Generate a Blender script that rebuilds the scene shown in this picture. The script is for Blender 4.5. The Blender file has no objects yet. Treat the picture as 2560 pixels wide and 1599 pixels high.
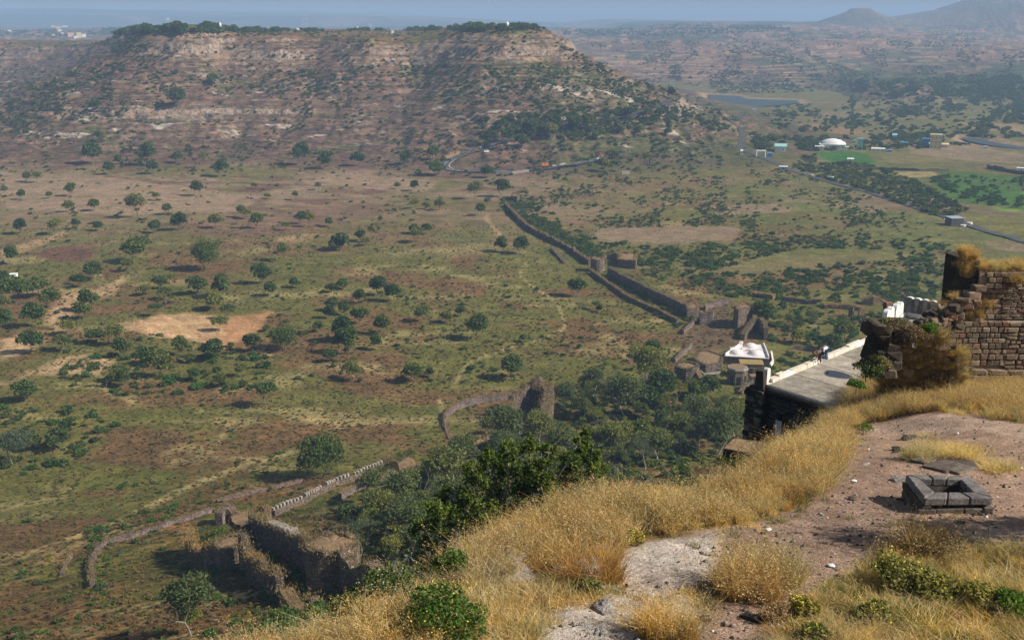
import bpy, bmesh, math, random
import numpy as np
from mathutils import Vector, Matrix
R = math.radians
scene = bpy.context.scene
COL = scene.collection
# ------------------------------------------------------------------ camera, sky, sun, exposure
FPX, CAMZ, HORY = 2700.0, 150.0, 55.0
PITCH = math.atan((799.5 - HORY) / FPX)
cam_d = bpy.data.cameras.new("camera"); cam = bpy.data.objects.new("camera", cam_d); COL.objects.link(cam)
cam.location = (0, 0, CAMZ); cam.rotation_euler = (math.pi / 2 - PITCH, 0, 0)
cam_d.sensor_width = 36; cam_d.lens = 36 * FPX / 2560; cam_d.clip_start = 0.5; cam_d.clip_end = 60000
scene.camera = cam
SUN_EL, SUN_BACK = 38.0, 16.0        # sun from the right, a little behind the camera
w = bpy.data.worlds.new("World"); scene.world = w; w.use_nodes = True
nt = w.node_tree; nt.nodes.clear()
sky = nt.nodes.new("ShaderNodeTexSky"); sky.sky_type = 'NISHITA'; sky.sun_disc = False
sky.sun_elevation = R(SUN_EL); sky.sun_rotation = R(90 + SUN_BACK); sky.dust_density = 1.5; sky.air_density = 1.2
bg = nt.nodes.new("ShaderNodeBackground"); bg.inputs[1].default_value = 0.062
wo = nt.nodes.new("ShaderNodeOutputWorld")
nt.links.new(sky.outputs[0], bg.inputs[0]); nt.links.new(bg.outputs[0], wo.inputs[0])
sun_d = bpy.data.lights.new("sun", 'SUN'); sun = bpy.data.objects.new("sun", sun_d); COL.objects.link(sun)
sun_d.energy = 5.0; sun_d.angle = R(0.53); sun_d.color = (1.0, 0.93, 0.82)
sd = Vector((math.cos(R(SUN_EL)) * math.cos(R(SUN_BACK)), -math.cos(R(SUN_EL)) * math.sin(R(SUN_BACK)), math.sin(R(SUN_EL))))
sun.rotation_euler = sd.to_track_quat('Z', 'Y').to_euler(); sun.location = (100, -50, 400)
scene.view_settings.view_transform = 'Standard'; scene.view_settings.look = 'None'
scene.view_settings.exposure = 0.42; scene.view_settings.gamma = 1.0
scene.view_settings.use_curve_mapping = False
scene.render.engine = 'CYCLES'
scene.cycles.max_bounces = 4; scene.cycles.diffuse_bounces = 2; scene.cycles.glossy_bounces = 1
scene.cycles.transmission_bounces = 3; scene.cycles.volume_bounces = 0; scene.cycles.transparent_max_bounces = 6
HAZE_DENSITY, HAZE_COL = 0.000145, (0.47, 0.68, 1.0)

# ------------------------------------------------------------------ numpy noise
def _h(ix, iy, s):
    n = (ix.astype(np.int64) * 374761393 + iy.astype(np.int64) * 668265263 + s * 974634777) & 0xFFFFFFFF
    n = ((n ^ (n >> 13)) * 1274126177) & 0xFFFFFFFF
    n = (n ^ (n >> 16)) & 0xFFFFFFFF
    return n.astype(np.float64) / 4294967295.0
def vn(x, y, s=0):
    x = np.asarray(x, float); y = np.asarray(y, float)
    fx = np.floor(x); fy = np.floor(y); tx = x - fx; ty = y - fy
    tx = tx * tx * (3 - 2 * tx); ty = ty * ty * (3 - 2 * ty)
    a = _h(fx, fy, s); b = _h(fx + 1, fy, s); c = _h(fx, fy + 1, s); d = _h(fx + 1, fy + 1, s)
    return (a * (1 - tx) + b * tx) * (1 - ty) + (c * (1 - tx) + d * tx) * ty
def fbm(x, y, s=0, o=4, g=0.5):
    v = 0.0; a = 1.0; t = 0.0; c, q = math.cos(0.6), math.sin(0.6)
    x = np.asarray(x, float); y = np.asarray(y, float)
    for k in range(o):
        v = v + a * (vn(x, y, s + k * 17) - 0.5); t += a; a *= g
        x, y = (x * c - y * q) * 2.03 + 11.3, (x * q + y * c) * 2.03 + 5.7
    return v / t * 2          # about -1 .. 1
def S(t): t = np.clip(t, 0, 1); return t * t * (3 - 2 * t)
def sdist(x, y, poly, closed=True):
    """signed distance (outside positive) to a polygon, or distance to a polyline"""
    x = np.asarray(x, float); y = np.asarray(y, float)
    d2 = np.full(x.shape, 1e18); ins = np.zeros(x.shape, bool); n = len(poly)
    for i in range(n if closed else n - 1):
        ax, ay = poly[i][:2]; bx, by = poly[(i + 1) % n][:2]
        ex, ey = bx - ax, by - ay; L = ex * ex + ey * ey + 1e-9
        t = np.clip(((x - ax) * ex + (y - ay) * ey) / L, 0, 1)
        dx = x - ax - t * ex; dy = y - ay - t * ey
        d2 = np.minimum(d2, dx * dx + dy * dy)
        if closed:
            c = ((ay > y) != (by > y)) & (x < (bx - ax) * (y - ay) / ((by - ay) if by != ay else 1e-9) + ax)
            ins ^= c
    d = np.sqrt(d2)
    return np.where(ins, -d, d) if closed else d

# ------------------------------------------------------------------ picture rays
CP, SP = math.cos(PITCH), math.sin(PITCH)
def raydir(px, py):
    a = (px - 1280.0) / FPX; b = (799.5 - py) / FPX
    v = Vector((a, CP + b * SP, -SP + b * CP)); return v.normalized()
def project(x, y, z):
    z = z - CAMZ; depth = y * CP - z * SP; up = y * SP + z * CP
    depth = np.where(depth < 1, 1, depth)
    return 1280 + FPX * x / depth, 799.5 - FPX * up / depth, depth
def onz(px, py, z):
    d = raydir(px, py); t = (z - CAMZ) / d.z; return Vector((d.x * t, d.y * t, z))
def aty(px, py, y):
    d = raydir(px, py); t = y / d.y; return Vector((d.x * t, y, CAMZ + d.z * t))
def W(px, y): return ((px - 1280) / 2794.0 * y, y)

# ------------------------------------------------------------------ valley height field
MESA = [W(352, 1500), W(450, 1470), W(560, 1515), W(700, 1500), W(800, 1530), W(930, 1490), W(1020, 1520), W(1150, 1500),
        W(1270, 1430), W(1350, 1450), W(1385, 1520), W(1370, 1750), W(1330, 2300), W(900, 2500), W(300, 2600), W(-200, 2700),
        W(-900, 2600), W(-900, 2250), W(-300, 2150), W(0, 2200), W(150, 2180), W(240, 2050), W(330, 1750)]
FARRIM = [W(-1500, 2900), W(800, 2900), W(1500, 2760), W(1800, 2640), W(2000, 2560), W(2080, 2400), W(2160, 2150), W(2350, 2050), W(2700, 2100), W(3600, 1900),
          W(3600, 26000), W(-1500, 26000)]
LAKE = [onz(p, q, 0)[:2] for p, q in ((1770, 236), (1850, 240), (1870, 247), (1930, 249), (1990, 250), (2000, 257), (1960, 262), (1930, 264), (1900, 268), (1830, 262), (1780, 255))]
RIVER = [onz(p, q, 0)[:2] for p, q in ((2400, 342), (2450, 345), (2490, 356), (2570, 368), (2700, 374), (2700, 380), (2560, 374), (2470, 362), (2420, 352))]
MP_D = [-300, -45, -5, 6, 16, 30, 36, 40, 75, 110, 118, 130, 170, 184, 190, 196, 230, 262, 335, 400, 430]
MP_Z = [141, 140, 137, 130, 127, 119, 108, 104, 86, 73, 68, 65, 52, 47, 38, 36, 25, 17, 5, 1, 0]
def mesa_d(x, y):
    d = sdist(x, y, MESA)
    win = S((d - 30) / 60) * S((420 - d) / 120)
    dd = d + 22 * fbm(x / 95, y / 95, 3, 4) * S((420 - d) / 100)
    gul = np.abs(fbm(x / 26 + 0.3 * fbm(y / 70, x / 70, 8, 2), y / 190, 5, 3)) * 2
    return dd + win * (3 + 11 * S((d - 190) / 40)) * (gul - 0.42), d
def height(x, y):
    x = np.asarray(x, float); y = np.asarray(y, float)
    r = np.hypot(x - 60, y + 10)
    z = 3.2 * fbm(x / 150, y / 150, 1, 4) * S((y - 100) / 300) + 2.5
    z = z + 5 * S((x + 60) / -400) * S((y - 700) / 400)
    z = z + 78 * S((430 - r) / 370) ** 1.15
    dd, d0 = mesa_d(x, y)
    mz = np.interp(dd, MP_D, MP_Z)
    soft = np.interp(dd, [-300, -45, -5, 40, 110, 190, 262, 335, 430], [141, 139, 135, 106, 72, 38, 17, 5, 0])
    br = S((fbm(x / 70, y / 160, 43, 4) + 0.12) / 0.3) * 0.75 + 0.1
    mz = mz * br + soft * (1 - br)
    qx = x / np.maximum(y, 600) * 2794 + 1280
    mz = mz - 10 * S(mz / 125) * S((qx - 480) / 160) * S((1180 - qx) / 160) + 4 * fbm(x / 110, y / 300, 44, 3) * S(mz / 100)
    st = (mz + 2.0 * fbm(x / 60, y / 60, 41, 3)) / 7.5
    mz = mz + 3.0 * (S((st - np.floor(st) - 0.25) / 0.5) - (st - np.floor(st))) * S(mz / 12) * S((137 - mz) / 6)
    spur = S((W(330, 1750)[0] - x) / 250) * S((y - 1600) / 300)
    mz = mz * (1 - 0.23 * spur)
    z = np.where(dd < 430, np.maximum(z * S(d0 / 200) * 0.6, 0) + mz + z * 0.4, z)
    # far plateau beyond the lake
    fd = -sdist(x, y, FARRIM) + 60 * fbm(x / 300, y / 300, 21, 4)
    right = S((x - W(2030, 2300)[0]) / 350)
    base = np.interp(fd, [0, 90, 160, 900, 2200, 4500, 24000], [0, 34, 42, 80, 107, 107, 96])
    base2 = np.interp(fd, [0, 100, 400, 900, 1500, 2900, 3200, 24000], [0, 14, 34, 62, 92, 139, 150, 150])
    fz = base * (1 - right) + base2 * right
    lv = (fz + 5 * fbm(x / 240, y / 240, 31, 4)) / 11.0
    fz = fz + 6.0 * (S((lv - np.floor(lv) - 0.2) / 0.6) - (lv - np.floor(lv))) * S(fz / 20) + 3.5 * fbm(x / 140, y / 140, 33, 4) * S(fz / 20)
    fz = fz + 20 * fbm(x / 420 + y / 900, y / 210, 39, 4) * S((fz - 30) / 40) * S((6200 - y) / 900)
    # cone and big hill on the right skyline
    cx, cy = W(2150, 6300); rr = np.hypot((x - cx), (y - cy) * 0.5) + 20 * fbm(x / 90, y / 90, 36, 3)
    fz = fz + np.interp(rr, [0, 55, 75, 110, 230, 330], [96, 92, 74, 56, 12, 0])
    cx, cy = W(2660, 6300); rr = np.hypot((x - cx), (y - cy) * 0.6) + 60 * fbm(x / 200, y / 200, 37, 4)
    fz = fz + np.interp(rr, [0, 480, 560, 640, 800, 1010, 1150], [172, 160, 130, 96, 58, 8, 0])
    # low bump at the plateau edge (px 2050)
    cx, cy = W(2050, 5600); rr = np.hypot((x - cx), (y - cy) * 0.5)
    fz = fz + np.interp(rr, [0, 60, 230], [20, 14, 0])
    # distant ranges
    rg = np.interp(y, [9000, 9900, 10600, 13500], [0, 0, 1, 1]) * np.clip(120 + 70 * fbm(x / 2600, y / 9000, 51, 3), 0, 400)
    lf = S((W(1950, 11000)[0] - x) / 5200)
    fz = fz + rg * lf + S((y - 11800) / 700) * 62 * S((W(900, 12000)[0] - x) / 2500)
    z = np.where((fd > 0) & (y > 1500), np.maximum(fz, 0) + z * 0.5, z)
    for P_, e in ((LAKE, 14), (RIVER, 8)):
        q = sdist(x, y, P_)
        k = S((q + 2) / (e * 2.5))
        z = np.where(q < e * 3, z * k - 2.5 * (1 - k), z)
    return z

NA, AMAX = 860, R(36.0)
_dep = np.linspace(R(62), math.atan(150 / 760.0), 330)
rows = np.concatenate([150 / np.tan(_dep), np.arange(762.5, 1180, 4.2), np.arange(1180, 1560, 1.75), np.arange(1562, 2900, 6.5), np.geomspace(2910, 17000, 130)])
AZ = np.linspace(-AMAX, AMAX, NA)
RR, AA = np.meshgrid(rows, AZ, indexing='ij')
GX, GY = RR * np.sin(AA), RR * np.cos(AA)
GZ = height(GX.ravel(), GY.ravel()).reshape(GX.shape)
_near = S((RR - 200) / 150)
GZ = GZ + (0.35 + 2.6 * S((GY - 1100) / 100) * S((GZ - 4) / 8)) * fbm(GX / (5 + 4 * S((GY - 1100) / 100)), GY / 6, 61, 3) * np.where((GZ > 1.5) & (RR < 2600), 1, 0)
ELEV = np.arctan2(GZ - CAMZ, RR)
ECUM = np.maximum.accumulate(ELEV, axis=0)
def Hm(x, y):
    """height of the terrain mesh"""
    r = math.hypot(x, y); a = math.atan2(x, y)
    i = int(np.clip(np.searchsorted(rows, r) - 1, 0, len(rows) - 2)); ti = (r - rows[i]) / (rows[i + 1] - rows[i])
    ja = (a + AMAX) / (2 * AMAX) * (NA - 1); j = int(min(max(ja, 0), NA - 2)); tj = min(max(ja - j, 0), 1); ti = min(max(ti, 0), 1)
    return float((GZ[i, j] * (1 - tj) + GZ[i, j + 1] * tj) * (1 - ti) + (GZ[i + 1, j] * (1 - tj) + GZ[i + 1, j + 1] * tj) * ti)
def P(px, py):
    """where the sight line through a pixel meets the valley terrain"""
    d = raydir(px, py); a = math.atan2(d.x, d.y); e = math.atan2(d.z, math.hypot(d.x, d.y))
    j = int(round((a + AMAX) / (2 * AMAX) * (NA - 1))); j = min(max(j, 0), NA - 1)
    i = int(np.searchsorted(ECUM[:, j], e))
    if i >= len(rows): i = len(rows) - 1
    if i <= 0: i = 1
    e0, e1 = ECUM[i - 1, j], ECUM[i, j]
    t = (e - e0) / (e1 - e0) if e1 > e0 else 0; t = min(max(t, 0), 1)
    r = rows[i - 1] + (rows[i] - rows[i - 1]) * t
    x, y = r * math.sin(a), r * math.cos(a)
    return Vector((x, y, Hm(x, y)))

# ------------------------------------------------------------------ object helpers
MATS = {}
def tag(o, label=None, cat=None, group=None, kind=None):
    if label: o['label'] = label
    if cat: o['category'] = cat
    if group: o['group'] = group
    if kind: o['kind'] = kind
    return o
def link(name, me, mats=None, parent=None, loc=None):
    o = bpy.data.objects.new(name, me); COL.objects.link(o)
    if mats is not None and me is not None and len(me.materials) == 0:
        for m in (mats if isinstance(mats, (list, tuple)) else [mats]): me.materials.append(m)
    if parent is not None: o.parent = parent
    if loc is not None: o.location = loc
    return o
def empty(name, loc, rz=0, label=None, cat=None, group=None):
    o = bpy.data.objects.new(name, None); COL.objects.link(o); o.location = loc; o.rotation_euler = (0, 0, rz)
    o.empty_display_size = 0.3
    return tag(o, label, cat, group)
def mesh_np(name, V, F, smooth=False, midx=None):
    """V (n,3), F (m,k) all faces with k corners"""
    V = np.asarray(V, np.float32); F = np.asarray(F, np.int32); k = F.shape[1]
    me = bpy.data.meshes.new(name); me.vertices.add(len(V)); me.vertices.foreach_set('co', V.ravel())
    me.loops.add(F.size); me.loops.foreach_set('vertex_index', F.ravel())
    me.polygons.add(len(F)); me.polygons.foreach_set('loop_start', np.arange(0, F.size, k, dtype=np.int32))
    me.polygons.foreach_set('loop_total', np.full(len(F), k, np.int32))
    if midx is not None: me.polygons.foreach_set('material_index', np.asarray(midx, np.int32))
    me.polygons.foreach_set('use_smooth', np.full(len(F), smooth, bool))
    me.update(calc_edges=True); me.validate()
    return me
class MB:
    """collects quads and tris of one mesh"""
    def __init__(s): s.v = []; s.f = []; s.m = []
    def add(s, vs, fs, mi=0):
        b = len(s.v); s.v += [tuple(p) for p in vs]; s.f += [tuple(b + i for i in f) for f in fs]; s.m += [mi] * len(fs); return b
    def hexa(s, p, mi=0):    # 8 corners: 4 bottom ccw, 4 top ccw
        s.add(p, [(3, 2, 1, 0), (4, 5, 6, 7), (0, 1, 5, 4), (1, 2, 6, 5), (2, 3, 7, 6), (3, 0, 4, 7)], mi)
    def box(s, x0, x1, y0, y1, z0, z1, mi=0, T=None):
        p = [Vector(q) for q in ((x0, y0, z0), (x1, y0, z0), (x1, y1, z0), (x0, y1, z0), (x0, y0, z1), (x1, y0, z1), (x1, y1, z1), (x0, y1, z1))]
        if T is not None: p = [T @ q for q in p]
        s.hexa(p, mi)
    def prism(s, poly, z0, z1, mi=0, cap=True):
        n = len(poly); vs = [(p[0], p[1], z0) for p in poly] + [(p[0], p[1], z1) for p in poly]
        fs = [(i, (i + 1) % n, n + (i + 1) % n, n + i) for i in range(n)]
        if cap: fs += [tuple(range(n - 1, -1, -1)), tuple(range(n, 2 * n))]
        s.add(vs, fs, mi)
    def tube(s, pts, rad, n=6, mi=0, cap=True):
        vs = []; fs = []; m = len(pts)
        for i, p in enumerate(pts):
            p = Vector(p); d = (Vector(pts[min(i + 1, m - 1)]) - Vector(pts[max(i - 1, 0)]))
            if d.length < 1e-6: d = Vector((0, 0, 1))
            d.normalize(); u = d.cross(Vector((0.31, 0.87, 0.17)))
            if u.length < 0.05: u = d.cross(Vector((1, 0, 0)))
            u.normalize(); q = d.cross(u); r = rad[i] if isinstance(rad, (list, tuple)) else rad
            for k in range(n):
                a = 2 * math.pi * k / n; vs.append(p + (u * math.cos(a) + q * math.sin(a)) * r)
        for i in range(m - 1):
            for k in range(n): fs.append((i * n + k, i * n + (k + 1) % n, (i + 1) * n + (k + 1) % n, (i + 1) * n + k))
        if cap: fs += [tuple(range(n - 1, -1, -1)), tuple((m - 1) * n + k for k in range(n))]
        s.add(vs, fs, mi)
    def mesh(s, name, smooth=False):
        me = bpy.data.meshes.new(name); me.from_pydata([tuple(v) for v in s.v], [], s.f)
        me.polygons.foreach_set('material_index', s.m)
        if smooth: me.polygons.foreach_set('use_smooth', [True] * len(s.f))
        me.update(); return me
    def build(s, name, mats, parent=None, loc=None, smooth=False):
        me = s.mesh(name, smooth)
        return link(name, me, mats, parent, loc)

# ------------------------------------------------------------------ materials
def nodes(name):
    m = bpy.data.materials.new(name); m.use_nodes = True; t = m.node_tree; t.nodes.clear()
    out = t.nodes.new('ShaderNodeOutputMaterial'); return m, t, out
def N(t, typ, **kw):
    n = t.nodes.new(typ)
    for k, v in kw.items():
        if k.startswith('i_'):
            key = k[2:]; key = int(key) if key.isdigit() else key.replace('_', ' ')
            n.inputs[key].default_value = v
        else: setattr(n, k, v)
    return n
def ramp(t, fac, stops, interp='LINEAR'):
    r = t.nodes.new('ShaderNodeValToRGB'); r.color_ramp.interpolation = interp
    e = r.color_ramp.elements
    while len(e) < len(stops): e.new(0.5)
    for k, (p, c) in enumerate(stops):
        e[k].position = p; e[k].color = (c[0], c[1], c[2], 1) if not isinstance(c, (int, float)) else (c, c, c, 1)
    t.links.new(fac, r.inputs[0]); return r.outputs[0]
def mixc(t, fac, a, b, mode='MIX'):
    m = t.nodes.new('ShaderNodeMix'); m.data_type = 'RGBA'; m.blend_type = mode
    for s, v in ((m.inputs[0], fac), (m.inputs[6], a), (m.inputs[7], b)):
        if hasattr(v, 'links'): t.links.new(v, s)
        elif isinstance(v, (int, float)): s.default_value = v
        else: s.default_value = (v[0], v[1], v[2], 1)
    return m.outputs[2]
def coords(t, kind='Object'):
    return t.nodes.new('ShaderNodeTexCoord').outputs[kind]
def worldpos(t): return t.nodes.new('ShaderNodeNewGeometry').outputs['Position']
def noise(t, vec, scale, detail=4, rough=0.55, out=0, dist=0.0):
    n = t.nodes.new('ShaderNodeTexNoise'); n.inputs['Scale'].default_value = scale; n.inputs['Detail'].default_value = detail
    n.inputs['Roughness'].default_value = rough; n.inputs['Distortion'].default_value = dist
    t.links.new(vec, n.inputs['Vector']); return n.outputs[out]
def mapping(t, vec, scale=(1, 1, 1), rot=(0, 0, 0)):
    m = t.nodes.new('ShaderNodeMapping'); m.inputs['Scale'].default_value = scale; m.inputs['Rotation'].default_value = rot
    t.links.new(vec, m.inputs[0]); return m.outputs[0]
def bsdf(t, out, col, rough=0.9, bump=None, bstr=0.5, bdist=0.1, spec=0.2):
    b = t.nodes.new('ShaderNodeBsdfPrincipled'); b.inputs['Roughness'].default_value = rough
    b.inputs['Specular IOR Level'].default_value = spec
    if hasattr(col, 'links'): t.links.new(col, b.inputs['Base Color'])
    else: b.inputs['Base Color'].default_value = (*col, 1)
    if bump is not None:
        bp = t.nodes.new('ShaderNodeBump'); bp.inputs['Strength'].default_value = bstr; bp.inputs['Distance'].default_value = bdist
        t.links.new(bump, bp.inputs['Height']); t.links.new(bp.outputs[0], b.inputs['Normal'])
    t.links.new(b.outputs[0], out.inputs[0]); return b
def simple_mat(name, c1, c2, scale=2.0, rough=0.9, bstr=0.4, bdist=0.05, c3=None, spec=0.2, perobj=0.0, vec='world', det=6):
    m, t, out = nodes(name); v = worldpos(t) if vec == 'world' else coords(t)
    n = noise(t, v, scale, det, 0.62)
    st = [(0.32, c1), (0.62, c2)] + ([(0.75, c3)] if c3 else [])
    c = ramp(t, n, st)
    n2 = noise(t, v, scale * 6.3, 3, 0.6)
    c = mixc(t, 1.0, c, ramp(t, n2, [(0.3, 0.72), (0.7, 1.2)]), 'MULTIPLY')
    if perobj:
        oi = t.nodes.new('ShaderNodeObjectInfo'); r = ramp(t, oi.outputs['Random'], [(0.0, 1 - perobj), (1.0, 1 + perobj)])
        c = mixc(t, 1.0, c, r, 'MULTIPLY')
    bsdf(t, out, c, rough, n2, bstr, bdist, spec); return m
# ------------------------------------------------------------------ terrain colours (surface colour only)
def lin(r, g, b):
    return np.array([((c / 255 + 0.055) / 1.055) ** 2.4 if c > 10 else c / 255 / 12.92 for c in (r, g, b)])
fx, fy, fz_ = GX.ravel(), GY.ravel(), GZ.ravel()
MD, MD0 = mesa_d(fx, fy)
C_olive = np.array((0.116, 0.112, 0.032)); C_red = np.array((0.145, 0.082, 0.042)); C_straw = np.array((0.27, 0.22, 0.10))
C_tan = np.array((0.225, 0.160, 0.112)); C_maroon = np.array((0.115, 0.052, 0.044)); C_sand = np.array((0.46, 0.31, 0.18))
C_soil = np.array((0.175, 0.112, 0.080)); C_green = np.array((0.098, 0.118, 0.030)); C_brown = np.array((0.15, 0.10, 0.065))
def mixn(a, b, t): t = t[:, None]; return a * (1 - t) + b * t
f1 = fbm(fx / 90, fy / 60, 101, 5); f2 = fbm(fx / 32, fy / 22, 103, 5); f3 = fbm(fx / 210, fy / 140, 105, 4); f4 = fbm(fx / 11, fy / 8, 107, 4)
f5 = fbm(fx / 36 + 2 * f1, fy / 13 + 2 * f1 + fx / 160, 109, 4)
gpx, gpy, _ = project(fx, fy, np.zeros_like(fx) + 3)
c = np.tile(C_olive, (len(fx), 1))
c = mixn(c, C_red, S((f2 + 0.6 * f1 + 0.1) / 0.4) * 0.85)
c = mixn(c, C_green, S((f3 - 0.25 * f2 + 0.05 - 0.2) / 0.3) * 0.7)
c = mixn(c, C_straw, S((f5 - 0.22) / 0.3) * 0.75)
dryl = S((fy - 640) / 330) * S((150 + 0.05 * fy - fx) / 200)          # drier towards the foot of the long hill
c = mixn(c, C_tan, dryl * (0.5 + 0.45 * S((f2 + 0.3) / 0.6)))
c = mixn(c, C_maroon, dryl * S((f5 * 0.6 - f2 - 0.1) / 0.25) * 0.75)
c = mixn(c, C_olive * 0.95, dryl * S((f1 + 0.4 * f2 - 0.1) / 0.3) * 0.8)
rb = S((fx - 100) / 200) * S((fy - 520) / 200)                        # bushland on the right
c = mixn(c, C_olive * np.array((1.0, 1.1, 1.3)), rb * 0.7)
c = mixn(c, C_tan * 0.95, rb * S((f1 + 0.4 * f4 - 0.08) / 0.4) * 0.65)
c = mixn(c, C_brown, rb * S((f2 - 0.15) / 0.3) * 0.6)
# long hill
hill = S((420 - MD) / 90) * (MD0 < 430)
hc = np.tile(C_soil, (len(fx), 1))
hc = mixn(hc, C_tan * 0.95, S((f2 + 0.1) / 0.5) * 0.5)
hc = mixn(hc, C_green * 0.9 + 0.01, S((f1 + f4 * 0.5 + 0.55 * S((fx - W(900, 1450)[0]) / 300) - 0.32) / 0.3) * 0.75)
gl = np.abs(fbm(fx / 26 + 0.3 * fbm(fy / 70, fx / 70, 8, 2), fy / 190, 5, 3)) * 2
hc = mixn(hc, hc * np.array((0.72, 0.85, 0.72)), S((gl - 0.45) / 0.3) * S((MD0 - 150) / 60) * 0.6)
for lo, hi, pw in ((30, 46, 1.0), (4, 14, 0.7), (110, 121, 0.5), (182, 200, 1.0), (20, 26, 0.6)):
    k = S((MD - lo + 5) / 4) * S((hi + 6 - MD) / 6) * pw
    n = fbm(fx / 7, fy / 5, 111 + lo, 3); br = S((fbm(fx / 130, fy / 400, 119 + lo, 3) + 0.25) / 0.3)
    rock = mixn(np.tile(np.array((0.33, 0.215, 0.13)), (len(fx), 1)), np.array((0.28, 0.26, 0.24)), S((n + 0.1) / 0.4))
    rock = mixn(rock, np.array((0.085, 0.075, 0.07)), S((fbm(fx / 4, fy / 9, 117 + lo, 3) - 0.12) / 0.15))
    hc = mixn(hc, rock, k * br * 0.9)
for stp_, ph, sd_ in ((9.5, 0.0, 201), (14.0, 5.0, 205)):
    zz = (fz_ + ph + 2.2 * fbm(fx / 60, fy / 200, sd_, 3)) % stp_; bk = S((fbm(fx / 34, fy / 90, sd_ + 1, 4) - 0.02) / 0.12) * S((fz_ - 14) / 8)
    hc = mixn(hc, np.array((0.075, 0.062, 0.055)), S((0.75 - np.abs(zz - 1.6)) / 0.5) * bk * 0.85); hc = mixn(hc, np.array((0.36, 0.25, 0.16)), S((0.8 - np.abs(zz - 0.3)) / 0.5) * bk * 0.7)
# pale outcrops on the face
ol = S((fbm(fx / 45, fy / 9, 131, 4) - 0.42) / 0.1) * S((MD0 - 60) / 40) * S((300 - MD0) / 60)
hc = mixn(hc, np.array((0.52, 0.47, 0.42)), ol * 0.85)
top = S((6 - MD) / 10)
hc = mixn(hc, np.array((0.26, 0.16, 0.085)), top * 0.6); hc = mixn(hc, C_green, top * S((f2 + 0.1) / 0.3) * 0.8)
hc = hc * np.array((0.68, 0.68, 0.72)); c = mixn(c, hc, hill)
# far plateau
far = S((fz_ - 4) / 8) * (fy > 1750) * (MD0 > 425)
fc = mixn(np.tile(np.array((0.215, 0.14, 0.10)), (len(fx), 1)), np.array((0.10, 0.078, 0.06)), S((fbm(fx / 150, fy / 420, 141, 5) + 0.12) / 0.35) * 0.85)
fc = fc * np.array((0.85, 0.85, 0.9)); fc = mixn(fc, np.array((0.06, 0.075, 0.045)), S((fbm(fx / 190, fy / 300, 143, 5) - 0.04 + 0.0 * fy) / 0.22) * 0.75)
lv = fz_ / 5.5 + 0.6 * fbm(fx / 200, fy / 200, 145, 3); fc = mixn(fc, np.array((0.34, 0.225, 0.155)), S((np.abs((lv % 1) - 0.5) - 0.33) / 0.08) * 0.7)
wood = S((fx - W(2160, 2200)[0]) / 130) * S((3000 + 200 * f1 - fy) / 400) * S((fbm(fx / 260, fy / 200, 147, 4) + 0.42) / 0.3)
fc = mixn(fc, np.array((0.04, 0.065, 0.028)), wood * 0.9)
c = mixn(c, fc, far)
plain = S((fy - 5200) / 1500)
c = mixn(c, mixn(np.tile(np.array((0.16, 0.13, 0.10)), (len(fx), 1)), np.array((0.045, 0.07, 0.045)), S((fbm(fx / 500, fy / 900, 151, 5) + 0.15) / 0.25)), plain)
def poly_mask(pts, soft=3.0, wob=2.0, sc=12.0):
    pw = [P(*p)[:2] for p in pts]
    q = sdist(fx, fy, pw) + wob * fbm(fx / sc, fy / sc, int(abs(pw[0][0])) % 97, 4) * 2
    return S((soft - q) / (2 * soft))
def line_mask(pts, w_, soft=1.0, wob=0.5):
    pw = [P(*p)[:2] for p in pts]
    q = sdist(fx, fy, pw, False) + wob * fbm(fx / 9, fy / 9, int(abs(pw[0][1])) % 97, 3)
    return S((w_ + soft - q) / (2 * soft))
furrow = 0.5 + 0.5 * np.sin((fy * 0.98 + fx * 0.25) * 1.55 + 2 * fbm(fx / 30, fy / 30, 77, 2))
m = poly_mask([(310, 820), (400, 785), (520, 790), (620, 795), (680, 778), (640, 820), (600, 850), (560, 868), (480, 850), (380, 838)], 2, 1.2)
c = mixn(c, mixn(np.tile(C_sand, (len(fx), 1)), C_sand * np.array((0.72, 0.56, 0.47)), furrow * 0.45), m)
m = poly_mask([(545, 795), (680, 778), (655, 830), (610, 848), (560, 866), (500, 850), (560, 835)], 2, 1.2); c = mixn(c, C_sand * np.array((0.70, 0.50, 0.42)), m * 0.6)
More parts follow.
